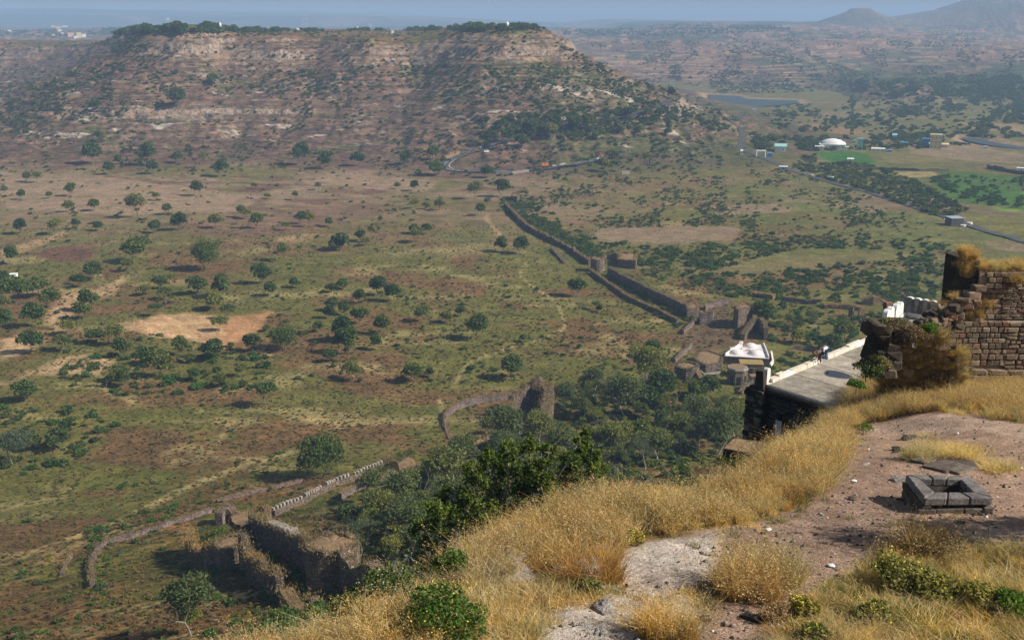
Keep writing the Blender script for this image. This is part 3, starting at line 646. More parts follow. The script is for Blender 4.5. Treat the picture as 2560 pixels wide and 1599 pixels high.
T2 = [(125,1120,110),(465,1120,100),(655,1090,90),(665,1180,150),(1135,1330,120),(940,1350,120),(520,1310,70),(400,1300,60),(1400,1130,120),(1520,1130,60),(1900,1100,120),(1840,1160,110),(650,1480,80),(700,1440,80),(600,1440,60),(800,1410,70),(520,1430,80),(985,1480,80),(1130,1480,90),(1030,1420,60),(1030,1210,100),(890,920,80),(1130,880,80),(1260,850,110),(1500,890,110),(1330,930,120),(1170,960,110),(1270,990,120),(1480,930,120),(1650,880,120),(1740,860,120),(1900,850,130),(2020,800,90),(2160,820,90),(1790,950,80),(1960,910,70),(2100,930,70),(2370,980,60),(2290,930,60),(2240,800,80),(2320,660,80)]
n_ = 0
for L_, grp in ((Z4(T4), 'scattered trees in the left valley'), (Z5(T5), 'scattered trees in the middle meadow'), (Z1(T1), 'trees at the foot of the long hill'), (Z2(T2), 'trees round the hairpin road')):
    for (x, y, w_) in L_:
        n_ += 1; w_ *= 0.86 if y < 530 else 1.0; hsh = (int(x * 7 + y * 13) % 100)
        key = ('mango0', 'mango1', 'mango2', 'mid0', 'mango0', 'mid1', 'tall1', 'lite0', 'mid0', 'lite0')[hsh % 10]
        if abs(x - 666) < 3 and abs(y - 998) < 5: key = 'umbrella'
        if abs(x - 389) < 4 and abs(y - 776) < 5: key = 'umbrella'
        if w_ > 62 and y > 500: key = 'big0'
        place_tree(key, x, y + 0.42 * w_, w_ * 1.06, 'tree', grp, stretch=0.82 + 0.4 * random.random())
# individually observed trees of the nearer slopes: key, base x, base y, crown width
ROWS = [('big0', 805, 1195, 112), ('forest0', 480, 1585, 118), ('forest1', 470, 1578, 60), ('big1', 32, 1160, 80), ('mid0', 146, 1125, 50), ('mid0', 85, 1125, 40), ('big0', 548, 1395, 76), ('mid0', 620, 1365, 50),
  ('forest0', 1105, 1240, 100), ('forest0', 1040, 1375, 92), ('forest0', 1095, 1345, 60), ('forest1', 1100, 1371, 70), ('sparse0', 903, 1395, 105), ('sparse0', 920, 1375, 80), ('bare', 853, 1287, 60), ('bare', 805, 1312, 62),
  ('sparse1', 812, 1290, 55), ('bare', 1005, 1440, 90), ('sparse0', 1612, 1192, 98), ('forest1', 1540, 1140, 85), ('forest0', 1272, 1130, 95), ('forest0', 1240, 1150, 60), ('tall1', 1405, 1015, 78), ('tall0', 1552, 1035, 95),
  ('tall1', 1450, 1060, 80), ('mango0', 1622, 1045, 80), ('tall1', 1550, 1100, 75), ('tall2', 1670, 1090, 75), ('sparse0', 1385, 1100, 50), ('bare', 1370, 1098, 26), ('tall0', 1500, 1085, 70), ('forest1', 1700, 1120, 85),
  ('forest0', 1790, 1135, 90), ('tall2', 1745, 1120, 80), ('forest1', 1640, 1160, 80), ('tall0', 1590, 1130, 60), ('forest0', 1750, 1075, 70), ('tall1', 1690, 1010, 70), ('sparse1', 1640, 1005, 60), ('tall0', 1480, 1000, 60),
  ('forest0', 1840, 1090, 70), ('tall2', 1800, 1040, 60), ('sparse0', 1330, 1150, 60), ('forest0', 1150, 1290, 80), ('forest1', 1180, 1230, 70), ('forest0', 950, 1320, 80), ('forest0', 1000, 1290, 90), ('tall0', 1060, 1310, 70),
  ('forest1', 980, 1400, 60), ('mango1', 1905, 815, 60), ('mid0', 1740, 1000, 45), ('forest0', 1225, 1100, 50), ('tall1', 1440, 985, 50), ('sparse0', 2040, 830, 60), ('mid1', 2110, 850, 55), ('mid0', 2080, 880, 45), ('mid1', 1995, 860, 40),
  ('tall2', 1520, 950, 50), ('umbrella', 1490, 775, 22), ('mango1', 1500, 780, 20), ('mid0', 1660, 1075, 50), ('forest1', 1490, 1130, 60), ('sparse0', 1000, 1180, 50)]
for key, x, y, w_ in ROWS: place_tree(key, x, y, w_, 'tree', 'trees on the slopes below the hilltop')
GROVE = [(850, 1290), (1000, 1190), (1180, 1140), (1400, 1010), (1560, 960), (1700, 970), (1850, 1010), (1870, 1120), (1700, 1190), (1350, 1250), (1130, 1410), (960, 1440)]
rg_ = np.random.default_rng(404); gp = []; k = 0
while k < 66:
    x, y = rg_.uniform(850, 1870), rg_.uniform(960, 1440)
    if not inpoly(x, y, GROVE) or any((x - a) ** 2 + (2 * (y - b)) ** 2 < 42 ** 2 for a, b in gp) or (1230 < x < 1400 and y < 1110): continue
    gp.append((x, y)); k += 1; key = ('tall0', 'forest0', 'tall1', 'forest1', 'sparse0', 'tall2', 'forest0', 'sparse1', 'mid0')[int(rg_.integers(0, 9))]
    place_tree(key, x, y, rg_.uniform(52, 92), 'tree', 'trees on the slopes below the hilltop')
print('trees', n_ + len(ROWS) + k)
# ---- bushes: single objects where they show largest, one scattered mass elsewhere
class Scatter:
    def __init__(s): s.p = []; s.s = []; s.k = []
    def add(s, p, sc, k): s.p.append(tuple(p)); s.s.append(sc); s.k.append(k)
def instancer(name, protos, sc, label, tilt=0.0, zs=None):
    """one object of many copies of a few shapes (geometry nodes)"""
    me_ = bpy.data.meshes.new(name); n = len(sc.p)
    me_.vertices.add(n); me_.vertices.foreach_set('co', np.array(sc.p, np.float32).ravel())
    for nm, arr, ty in (('scl', np.array(sc.s, np.float32), 'FLOAT'), ('kind_index', np.array(sc.k, np.int32), 'INT'), ('rot', (rng.random(n) * 6.283).astype(np.float32), 'FLOAT'), ('tlt', (tilt * rng.normal(size=n)).astype(np.float32), 'FLOAT')):
        a = me_.attributes.new(nm, ty, 'POINT'); a.data.foreach_set('value', arr)
    o = link(name, me_); tag(o, label, kind='stuff')
    g = bpy.data.node_groups.new(name + '_copies', 'GeometryNodeTree')
    g.interface.new_socket('Geometry', in_out='INPUT', socket_type='NodeSocketGeometry'); g.interface.new_socket('Geometry', in_out='OUTPUT', socket_type='NodeSocketGeometry')
    gi = g.nodes.new('NodeGroupInput'); go = g.nodes.new('NodeGroupOutput')
    iop = g.nodes.new('GeometryNodeInstanceOnPoints'); g.links.new(gi.outputs[0], iop.inputs['Points'])
    jg = g.nodes.new('GeometryNodeGeometryToInstance')
    for pm in reversed(protos):
        po = bpy.data.objects.new(name + '_shape', pm)
        oi = g.nodes.new('GeometryNodeObjectInfo'); oi.inputs['Object'].default_value = po
        g.links.new(oi.outputs['Geometry'], jg.inputs[0])
    g.links.new(jg.outputs[0], iop.inputs['Instance']); iop.inputs['Pick Instance'].default_value = True
    def attr(nm, ty):
        a = g.nodes.new('GeometryNodeInputNamedAttribute'); a.data_type = ty; a.inputs['Name'].default_value = nm
        return a.outputs[0]
    g.links.new(attr('kind_index', 'INT'), iop.inputs['Instance Index'])
    cx = g.nodes.new('ShaderNodeCombineXYZ'); g.links.new(attr('rot', 'FLOAT'), cx.inputs[2]); g.links.new(attr('tlt', 'FLOAT'), cx.inputs[0])
    g.links.new(cx.outputs[0], iop.inputs['Rotation']); g.links.new(attr('scl', 'FLOAT'), iop.inputs['Scale'])
    g.links.new(iop.outputs[0], go.inputs[0])
    md = o.modifiers.new('copies', 'NODES'); md.node_group = g
    return o
BK = ['dark0', 'mid0', 'lite0', 'pale0', 'fresh0', 'dry0', 'dark1', 'mid1', 'lite1', 'pale1', 'fresh1', 'dry1']
NOGO = [[(300, 820), (400, 780), (680, 775), (650, 830), (600, 868), (480, 852)], [(1700, 900), (1960, 900), (1960, 860), (1880, 840), (1820, 850)], [(0, 850), (80, 838), (110, 850), (60, 880), (0, 905)],
        [(2040, 380), (2400, 378), (2400, 412), (2040, 410)], [(1500, 570), (1850, 565), (1830, 605), (1500, 608)], [(1640, 690), (1730, 690), (2000, 620), (2250, 625), (2250, 650), (1900, 680)],
        [(2330, 440), (2560, 440), (2560, 520), (2440, 512)]]
bushes = []
def region(poly, n, smin, smax, kinds, clump=0.0, cs=30.0, seed=1, nogo=True, power=2.0):
    rg_ = np.random.default_rng(seed); xs = [p[0] for p in poly]; ys = [p[1] for p in poly]; k = 0; tries = 0
    while k < n and tries < n * 12:
        tries += 1; x = rg_.uniform(min(xs), max(xs)); y = rg_.uniform(min(ys), max(ys))
        if not inpoly(x, y, poly): continue
        if nogo and any(inpoly(x, y, q) for q in NOGO): continue
        if clump and rg_.random() > 0.06 + float(S((fbm(x / cs, y / (cs * 0.6), seed + 200, 4) - clump * 0.25 + 0.22) / 0.45)): continue
        p = P(x, y)
        if p[2] < 0.4: continue
        s = smin + (smax - smin) * rg_.random() ** power
        bushes.append((s * FPX / math.hypot(p[0], p[1]), s, tuple(p), BK.index(kinds[int(rg_.integers(0, len(kinds)))]), x, y)); k += 1
G = ['dark0', 'mid0', 'mid1', 'dark1']; GF = ['mid0', 'mid1', 'fresh0', 'dark0', 'lite1']; GD = ['dry0', 'dry1', 'mid1', 'lite1']
region([(0, 290), (330, 110), (1400, 90), (1560, 190), (1760, 260), (1100, 380), (1000, 430), (0, 430)], 3200, 1.8, 7, G + ['lite1', 'dry1', 'lite0'], 0.4, 40, 1)
region([(620, 180), (900, 165), (1400, 160), (1650, 230), (1600, 285), (1150, 260), (800, 250), (620, 235)], 1100, 2.5, 8, G + ['lite1'], 0.4, 26, 2)
region([(340, 180), (1400, 170), (1450, 215), (400, 240)], 250, 3, 8, G, 0.3, 30, 3)
region([(210, 95), (350, 85), (390, 150), (300, 240), (200, 280), (50, 340), (0, 345), (0, 180), (60, 160), (170, 170)], 900, 3, 8, G, 0.2, 30, 4)
region([(0, 100), (220, 100), (60, 300), (0, 300)], 120, 4, 9, G, 0.2, 30, 5)
region([(330, 66), (800, 78), (1000, 80), (1250, 70), (1400, 78), (1400, 90), (1250, 82), (900, 95), (350, 80)], 420, 2.5, 6.5, G, 0.35, 30, 6)
region([(1380, 100), (1460, 140), (1640, 190), (1780, 262), (1850, 300), (1800, 330), (1640, 290), (1500, 200)], 420, 4, 10, G, 0.1, 20, 7)
region([(1000, 380), (1300, 330), (1700, 260), (1850, 310), (1800, 420), (1400, 440), (1000, 440)], 650, 3, 8, G + ['lite1'], 0.35, 30, 8)
region([(1180, 300), (1400, 275), (1690, 268), (1700, 300), (1450, 345), (1300, 340), (1200, 352)], 520, 6, 12, G + ['lite1'], 0.0, 30, 9)
region([(0, 400), (1000, 400), (1150, 520), (1000, 560), (0, 560)], 330, 2, 6, G + GD, 0.3, 40, 10)
region([(0, 560), (900, 560), (1250, 620), (1500, 860), (1300, 950), (0, 1000)], 520, 1.5, 5, GF + ['pale1', 'pale0'], 0.35, 60, 11)
region([(150, 880), (600, 850), (700, 870), (640, 990), (300, 990), (150, 960)], 130, 3, 7, GF, 0.1, 30, 12)
region([(1200, 450), (1900, 400), (2250, 520), (2420, 640), (2330, 760), (1950, 760), (1700, 720), (1450, 620), (1250, 500)], 4600, 1.2, 5.5, ['mid0', 'mid1', 'dark1', 'fresh1', 'lite1', 'dry1', 'pale1', 'lite0', 'fresh0'], 0.45, 40, 13)
region([(1750, 610), (2330, 600), (2330, 770), (1950, 750), (1800, 740), (1700, 700)], 1000, 2, 6.5, GF + ['dark0'], 0.35, 30, 14)
region([(1250, 490), (1290, 500), (1420, 590), (1510, 640), (1500, 655), (1400, 610), (1260, 530)], 360, 3, 8, G, 0.0, 30, 15)
region([(1500, 690), (1560, 690), (1760, 800), (1740, 815), (1640, 760)], 240, 2, 5, GF, 0.0, 30, 16)
region([(1480, 670), (1580, 690), (1720, 800), (1690, 820), (1560, 740)], 200, 2, 5.5, GF, 0.0, 30, 17)
region([(1300, 540), (1330, 500), (1480, 600), (1850, 640), (1800, 670), (1520, 660), (1400, 600)], 220, 4, 8, G, 0.1, 24, 18)
region([(850, 1280), (960, 1180), (1180, 1120), (1250, 1100), (1900, 1050), (1900, 1200), (1200, 1400), (950, 1480)], 900, 1.5, 5, G + GF, 0.15, 40, 19)
region([(1340, 970), (1700, 900), (1950, 900), (1950, 1080), (1400, 1130)], 420, 1.5, 5, G + GF, 0.15, 40, 20)
region(GROVE, 330, 3.5, 7.5, ['mid0', 'lite0', 'pale0', 'mid0'], 0.0, 40, 39)
region([(1900, 760), (2250, 770), (2250, 800), (2150, 900), (1960, 920), (1900, 820)], 330, 2, 6, GF + ['fresh0', 'fresh1'], 0.1, 30, 21)
region([(2140, 200), (2230, 195), (2400, 205), (2570, 185), (2570, 312), (2400, 300), (2200, 282), (2120, 260)], 2400, 5, 13, G, 0.1, 30, 22)
region([(1900, 262), (2140, 255), (2300, 290), (2560, 320), (2560, 345), (2400, 350), (1960, 330), (1890, 290)], 480, 6, 14, G, 0.25, 30, 23)
region([(1960, 345), (2440, 330), (2460, 360), (2300, 372), (2000, 378), (1890, 370), (1870, 330)], 620, 5, 12, G + ['mid0'], 0.05, 30, 24)
region([(2000, 390), (2060, 385), (2200, 420), (2330, 470), (2420, 530), (2350, 545), (2200, 490), (2040, 440), (1980, 420)], 760, 4, 10, G + ['pale0', 'lite0'], 0.0, 30, 25)
region([(2300, 440), (2560, 445), (2560, 520), (2430, 510)], 300, 3, 8, ['fresh0', 'fresh1', 'mid0'], 0.3, 40, 26, False)
region([(1400, 80), (1970, 75), (2560, 60), (2560, 200), (2140, 230), (1790, 235), (1600, 170)], 5200, 3, 11, G + ['dry0', 'dark0'], 0.5, 36, 27)
region([(1400, 76), (1970, 66), (1980, 76), (1720, 90), (1410, 90)], 500, 9, 20, ['dark0', 'dark1'], 0.0, 40, 28)
region([(0, 78), (380, 66), (1400, 60), (1970, 62), (1970, 74), (1400, 74), (380, 84), (0, 96)], 2200, 8, 22, ['dark0', 'dark1'], 0.4, 40, 29)
region([(0, 1020), (200, 1010), (300, 1060), (200, 1160), (0, 1180)], 120, 2, 6, GF + ['dark0'], 0.2, 40, 30)
region([(0, 1180), (700, 1180), (900, 1250), (700, 1599), (0, 1599)], 420, 0.8, 3.2, GF + ['pale1', 'dry1'], 0.4, 60, 31)
region([(215, 1320), (300, 1290), (520, 1250), (560, 1260), (300, 1330), (270, 1400), (260, 1500), (230, 1490)], 150, 1.2, 3.5, GF + ['fresh0'], 0.0, 40, 32)
region([(620, 1330), (700, 1340), (860, 1480), (900, 1480), (820, 1599), (620, 1590), (700, 1520), (640, 1450), (500, 1420), (470, 1390)], 520, 1.4, 4.6, GF + ['dark0', 'fresh0'], 0.0, 40, 33)
region([(650, 1350), (770, 1420), (800, 1470), (760, 1500), (700, 1440), (630, 1390)], 200, 1.6, 4.2, GF + ['fresh0'], 0.0, 40, 37)
region([(1150, 640), (1500, 700), (1650, 800), (1600, 900), (1300, 960), (1000, 960), (900, 800)], 260, 0.8, 3, GF + ['pale1', 'lite0'], 0.3, 50, 38)
region([(520, 1180), (900, 1060), (920, 1080), (560, 1230)], 60, 1, 3, GF, 0.1, 40, 34)
region([(700, 950), (1300, 900), (1500, 980), (1250, 1050), (900, 1090), (200, 1150), (0, 1100), (0, 1000), (500, 960)], 220, 0.8, 2.8, GF + ['pale1', 'pale0', 'dry1'], 0.3, 60, 35)
region([(350, 85), (1400, 70), (1400, 80), (800, 92), (360, 100)], 160, 2.5, 6, G, 0.35, 20, 36)
for i, (x, y, w_) in enumerate(((548, 1495, 30), (575, 1512, 44), (500, 1480, 26), (640, 1532, 30), (668, 1548, 36), (690, 1402, 36), (706, 1430, 42), (738, 1450, 38), (652, 1378, 26), (800, 1402, 36), (815, 1440, 42), (470, 1425, 30), (722, 1530, 38), (762, 1548, 42), (802, 1552, 46), (862, 1536, 40), (796, 1506, 32), (832, 1572, 42), (704, 1592, 42), (640, 1590, 32), (590, 1560, 30), (905, 1515, 36), (760, 1470, 36), (610, 1470, 34), (530, 1440, 30), (590, 1300, 34), (610, 1285, 28), (1300, 1088, 30), (1228, 1062, 40))):
    p = P(x, y); bushes.append((60 + w_, w_ * p.length and w_ * (p - Vector((0, 0, CAMZ))).length / FPX, tuple(p), BK.index(('fresh0', 'mid0', 'dark0', 'lite0', 'mid1')[i % 5]), x, y))
bushes.sort(key=lambda b: -b[0])
KD = {'dark': 'dark green', 'mid0': 'mid green', 'mid1': 'mid green', 'lite': 'yellowish green', 'pale': 'pale grey-green', 'fresh': 'fresh bright green', 'dry': 'dry brown'}
nb = 0; SC = Scatter(); POSN = []
for b in bushes:
    big = nb < 265
    if big:
        for q in POSN:
            if b[0] < 70 and abs(q[0] - b[4]) < 14 and abs(q[1] - b[5]) < 9: big = False; break
    if big:
        nb += 1; kk = BK[b[3]]; col_ = [v for k, v in KD.items() if kk.startswith(k)][0]
        o = bpy.data.objects.new('bush', BUSH[kk]); COL.objects.link(o); o.location = (b[2][0], b[2][1], b[2][2] - 0.05 * b[1]); o.scale = (b[1],) * 3; o.rotation_euler = (0, 0, random.random() * 6.28)
        tag(o, spot(b[4], b[5], ('large ' if b[0] > 45 else '') + ('low ' if kk.endswith('1') else 'rounded ') + col_ + ' bush'), 'bush', 'bushes scattered over the valley'); POSN.append((b[4], b[5]))
    else: SC.add((b[2][0], b[2][1], b[2][2] - 0.05 * b[1]), b[1], b[3])
instancer('scrub', [BUSH[k] for k in BK], SC, 'countless shrubs and small trees covering the hill and the bushland')
print('bushes', len(bushes))
# weeds and tussocks on the nearer meadows
TU = []
for i, mt in enumerate((leaf_mat('meadow_tussock', (0.115, 0.110, 0.034), (0.165, 0.145, 0.055), 0.2), leaf_mat('reddish_tussock', (0.13, 0.085, 0.04), (0.17, 0.115, 0.055), 0.2), L_mid)):
    rg_ = np.random.default_rng(300 + i); p = crown_pts(60, rg_, 4, 0.5); p[:, 2] -= 0.12; V_, F_ = leaves(p, 0.2, rg_); tm_ = mesh_np('tussock', V_, F_); tm_.materials.append(mt); TU.append(tm_)
SC2 = Scatter(); rg_ = np.random.default_rng(99)
n = 0
while n < 30000:
    x = rg_.uniform(-20, 2000); y = 1620 - (1620 - 560) * rg_.random() ** 0.8
    if any(inpoly(x, y, q) for q in NOGO): continue
    p = P(x, y); n += 1
    if math.hypot(p[0], p[1]) < 150: continue
    v = float(fbm(p[0] / 32, p[1] / 22, 103, 3)); k = 1 if v + 0.3 * rg_.normal() > 0.05 else 0
    if rg_.random() < 0.06: k = 2
    SC2.add((p[0], p[1], p[2] - 0.05), (0.7 + 1.1 * rg_.random() ** 2) * (1.25 if y < 900 else 1.0), k)
instancer('meadow_tussocks', TU, SC2, 'rough tussocks and weeds of the valley meadows')
# ------------------------------------------------------------------ old fort masonry in the valley
def masonry(name, c1, c2, c3, size=0.55, joint=0.35, weed=0.3, bd=0.08):
    m, t, out = nodes(name); v = worldpos(t)
    vv = mapping(t, v, (1 / size, 1 / size, 1.7 / size))
    vo = N(t, 'ShaderNodeTexVoronoi', feature='F1'); t.links.new(vv, vo.inputs['Vector']); vo.inputs['Scale'].default_value = 1.0
    ve = N(t, 'ShaderNodeTexVoronoi', feature='DISTANCE_TO_EDGE'); t.links.new(vv, ve.inputs['Vector']); ve.inputs['Scale'].default_value = 1.0
    sp = t.nodes.new('ShaderNodeSeparateColor'); t.links.new(vo.outputs['Color'], sp.inputs[0])
    c = ramp(t, sp.outputs[0], [(0.0, c1), (0.5, c2), (1.0, c3)])
    j = ramp(t, ve.outputs['Distance'], [(0.02, joint), (0.14, 1.0)]); c = mixc(t, 1.0, c, j, 'MULTIPLY')
    n = noise(t, v, 0.5, 5, 0.65); c = mixc(t, 1.0, c, ramp(t, n, [(0.3, 0.6), (0.7, 1.3)]), 'MULTIPLY')
    n3 = noise(t, v, 0.9, 4, 0.6); c = mixc(t, ramp(t, n3, [(0.56, 0.0), (0.66, weed)]), c, (0.05, 0.06, 0.02))
    bsdf(t, out, c, 0.95, j, 1.0, bd, 0.1); return m
M_mas = masonry('weathered_basalt_masonry', (0.11, 0.082, 0.06), (0.20, 0.15, 0.11), (0.30, 0.235, 0.175))
M_mas2 = masonry('dark_basalt_masonry', (0.085, 0.066, 0.054), (0.165, 0.128, 0.10), (0.26, 0.205, 0.16), 0.8)
M_rev = masonry('pinkish_dry_stone', (0.15, 0.11, 0.10), (0.23, 0.17, 0.155), (0.32, 0.25, 0.23), 0.5, 0.4, 0.15)
M_ochre = simple_mat('ochre_earth', (0.16, 0.105, 0.06), (0.27, 0.18, 0.10), 0.8, 0.95, 0.8, 0.2, (0.12, 0.12, 0.04))
M_whitewash = simple_mat('pinkish_whitewash', (0.62, 0.54, 0.52), (0.74, 0.68, 0.66), 0.6, 0.8, 0.2, 0.02)
M_coping = simple_mat('pale_coping_stone', (0.20, 0.17, 0.145), (0.35, 0.31, 0.265), 1.5, 0.9)
M_dark = simple_mat('dark_opening', (0.012, 0.011, 0.010), (0.02, 0.018, 0.016), 1.0)
L_hay = leaf_mat('dry_wall_grass', (0.19, 0.125, 0.055), (0.34, 0.235, 0.11), 0.25, (0.16, 0.14, 0.05))
def upblades(pts, h, w_, rg_, lean=0.5):
    """upright thin leaves standing on points"""
    n = len(pts); a = rg_.random(n) * 6.283; L = h * (0.5 + rg_.random(n)); ln = lean * rg_.normal(size=(n, 2))
    tip = pts + np.stack([ln[:, 0] * L, ln[:, 1] * L, L], 1); s = np.stack([np.cos(a), np.sin(a), np.zeros(n)], 1) * w_ * 0.5
    mid = pts * 0.5 + tip * 0.5 + np.array((0, 0, 0.1)) * L[:, None]
    V_ = np.stack([pts - s, pts + s, mid + s * 0.8, tip], 1).reshape(-1, 3)
    return V_, np.arange(4 * n).reshape(n, 4)
random.seed(11)
def ruin(name, pts, h, th, label=None, cat='wall', group=None, mat=None, rag=0.25, closed=False, batter=0.0, step=1.3, parent=None, grass=True, fill=None, seed=1, smoothn=0, down=3.0, jag=0.12, ztop=None, coping=None):
    """stone wall standing on the terrain along pixel points; h may be a list (metres)"""
    P3 = [Vector(P(*p)) if len(p) == 2 else Vector(p) for p in pts]
    hs = list(h) if isinstance(h, (list, tuple)) else [h] * len(P3)
    q = [Vector((p.x, p.y, p.z, hh)) for p, hh in zip(P3, hs)]
    if closed: q = q + [q[0]]
    if smoothn: q = chaikin(q, smoothn)
    out = [q[0]]
    for a, b in zip(q[:-1], q[1:]):
        L = math.hypot(b[0] - a[0], b[1] - a[1]); k = max(1, int(round(L / step)))
        out += [a.lerp(b, (i + 1) / k) for i in range(k)]
    if closed: out = out[:-1]
    n = len(out); o0 = P3[0]; zt0 = ztop
    rg_ = np.random.default_rng(seed + 900); NR = 5; V_ = []; tops = []
    for i, a in enumerate(out):
        b = out[(i + 1) % n] if (closed or i < n - 1) else a; c_ = out[i - 1] if (closed or i > 0) else a
        d = Vector((b[0] - c_[0], b[1] - c_[1])).normalized(); nn = Vector((-d.y, d.x))
        z0 = a[2]; rg = rag * a[3] * float(fbm(np.array([i * step / 2.2 + seed * 7]), np.array([seed * 3.1]), seed, 3)[0]) * 1.6
        rg += rag * a[3] * 0.25 * (rg_.random() - 0.5)
        zt = (zt0 if zt0 is not None else z0 + a[3]) + rg
        col_ = []
        for s_ in (-1, 1):
            for k in range(NR):
                f = k / (NR - 1); zz = (z0 - down) * (1 - f) + zt * f; off = th / 2 + batter * (1 - f) * (zt - z0 + down)
                off *= 1 + jag * (rg_.random() - 0.5) * 2
                p = Vector((a[0], a[1])) + nn * s_ * off; col_.append((p.x, p.y, zz + (0.15 * th * (rg_.random() - 0.5) if k == NR - 1 else 0)))
        V_ += col_; tops.append(Vector((a[0], a[1], zt)))
    F_ = []; m_ = 2 * NR
    ring = list(range(NR)) + list(range(2 * NR - 1, NR - 1, -1))       # up the left face, over, down the right face
    for i in range(n if closed else n - 1):
        j = (i + 1) % n
        for k in range(m_ - 1): F_.append((i * m_ + ring[k], i * m_ + ring[k + 1], j * m_ + ring[k + 1], j * m_ + ring[k]))
    mbx = MB(); mbx.add(V_, F_)
    if not closed:
        mbx.f.append(tuple(ring)); mbx.f.append(tuple((n - 1) * m_ + r for r in reversed(ring))); mbx.m += [0, 0]
    base = o0.copy() if parent is None else Vector((0, 0, 0))
    if parent is not None: base = parent.location.copy()
    mbx.v = [tuple(Vector(v) - base) for v in mbx.v]
    me_ = mbx.mesh(name)
    bmm = bmesh.new(); bmm.from_mesh(me_); bmesh.ops.recalc_face_normals(bmm, faces=bmm.faces); bmm.to_mesh(me_); bmm.free()
    o = link(name, me_, mat or M_mas, parent, base if parent is None else None)
    if parent is None: tag(o, label, cat, group)
    if fill:       # earth or roof inside a closed ring
        fm = MB(); zf = sum(t_.z for t_ in tops) / n - (fill[1] if isinstance(fill, tuple) else 0.6); c0 = sum((Vector(t_) for t_ in tops), Vector((0, 0, 0))) / n
        fm.add([(t_.x - base.x, t_.y - base.y, zf - base.z + 0.3 * rg_.random()) for t_ in tops] + [(c0.x - base.x, c0.y - base.y, zf - base.z + 0.5)], [(i, (i + 1) % n, n) for i in range(n)])
        fo = fm.build('fill', fill[0] if isinstance(fill, tuple) else M_ochre, o if parent is None else parent)
    if grass:
        k = int(n * 26 * max(th, 0.8)); ii = rg_.integers(0, n, k); tp = np.array([tuple(t_ - base) for t_ in tops])[ii]
        tp = tp + rg_.normal(size=(k, 3)) * np.array((th * 0.35 + 0.3, th * 0.35 + 0.3, 0.05)); V2, F2 = upblades(tp, 0.4, 0.13, rg_, 0.5)
        gm = mesh_np('dry_grass', V2, F2); gm.materials.append(L_hay); link('dry_grass', gm, None, o if parent is None else parent)['kind'] = 'stuff'
    o['_n'] = n; del o['_n']
    return o, tops, base
def ring(px, py, r, k=14, sx=1.0, sy=1.0, z=None):
    c_ = P(px, py); return [(c_.x + r * sx * math.cos(2 * math.pi * i / k), c_.y + r * sy * math.sin(2 * math.pi * i / k), c_.z) for i in range(k)]
MERLON = None
def merlon_mesh(w_, d, h, seed=1, bevel=0.12):
    b = bmesh.new(); bmesh.ops.create_cube(b, size=1); rg_ = random.Random(seed)
    for v in b.verts: v.co = Vector((v.co.x * w_, v.co.y * d, (v.co.z + 0.5) * h)) + Vector([(rg_.random() - .5) * 0.12 * w_ for _ in range(3)])
    bmesh.ops.bevel(b, geom=b.edges[:], offset=min(w_, d, h) * bevel, segments=1, affect='EDGES', profile=0.5)
    m_ = bpy.data.meshes.new('merlon'); b.to_mesh(m_); b.free(); return m_
WG = 'ruined walls of the lower fort'
ruin('fort_wall', [(1522, 688), (1565, 712), (1604, 732), (1652, 756), (1718, 786)], 5.3, 2.0, 'long straight dark fort wall running down from the round bastion to the gate', 'wall', WG, M_mas2, 0.07, seed=2, batter=0.03)
ruin('fort_wall', [(1262, 514), (1285, 540), (1318, 572), (1380, 605), (1419, 624), (1448, 645), (1474, 662)], 3.4, 1.8, 'upper stretch of fort wall half hidden in bushes above the round bastion', 'wall', WG, M_mas2, 0.3, seed=3)
ruin('outer_wall', [(1478, 682), (1504, 702), (1559, 741), (1586, 757), (1644, 782), (1694, 808)], 2.3, 1.4, 'lower outer wall running parallel in front of the long fort wall', 'wall', WG, M_mas2, 0.15, seed=4)
ruin('round_bastion', ring(1494, 676, 3.6), 7.6, 1.2, 'round wall bastion at the upper end of the long straight wall', 'bastion', WG, M_mas, 0.08, True, 0.04, fill=True, seed=5)
ruin('ruined_block', [(1548, 668), (1587, 672), (1590, 655), (1552, 650)], 5.4, 1.5, 'square ruined block with grassy top just behind the round bastion', 'ruin', WG, M_mas, 0.12, True, seed=6, fill=True)
ruin('ruined_chamber', [(1512, 662), (1514, 648), (1545, 650), (1546, 664)], 3.8, 1.3, 'low roofless chamber between the round bastion and the square ruined block', 'ruin', WG, M_mas, 0.3, False, seed=7)
ruin('low_wall', [(1379, 624), (1396, 640), (1413, 660)], 1.5, 2.2, 'short thick stub of rubble wall on the bare strip left of the fort wall', 'wall', WG, M_rev, 0.3, seed=8)
ruin('wall_turret', [(1716, 785), (1719, 797), (1744, 795), (1741, 780)], 5.6, 1.3, 'end turret of the long fort wall with a dark archway', 'turret', WG, M_mas, 0.06, True, seed=9, fill=True)
ruin('gate_fragment', [(1748, 812), (1779, 812), (1781, 803)], [6.6, 6.2, 5.0], 1.2, 'broken pinkish gate wall fragment standing in the old moat', 'ruin', WG, M_rev, 0.22, seed=10)
ruin('square_tower', [(1836, 812), (1845, 822), (1876, 813), (1868, 802)], [10.5, 10.5, 9.8, 10.5], 1.4, 'tall square gate tower casting a long shadow', 'tower', WG, M_mas, 0.06, True, 0.02, seed=11, fill=True)
ruin('curved_rampart', [(1914, 850), (1908, 832), (1896, 822), (1880, 826), (1866, 838), (1856, 850)], [6.0, 6.5, 6.0, 5.5, 4.0, 3.0], 2.0, 'curved rampart wall with ochre lit end below the square gate tower', 'wall', WG, M_mas, 0.15, seed=12, smoothn=1)
ruin('curved_wall', [(1762, 776), (1780, 768), (1800, 764), (1822, 762)], 2.8, 1.0, 'grey curved wall behind the broken gate fragment', 'wall', WG, M_rev, 0.15, seed=13, smoothn=1)
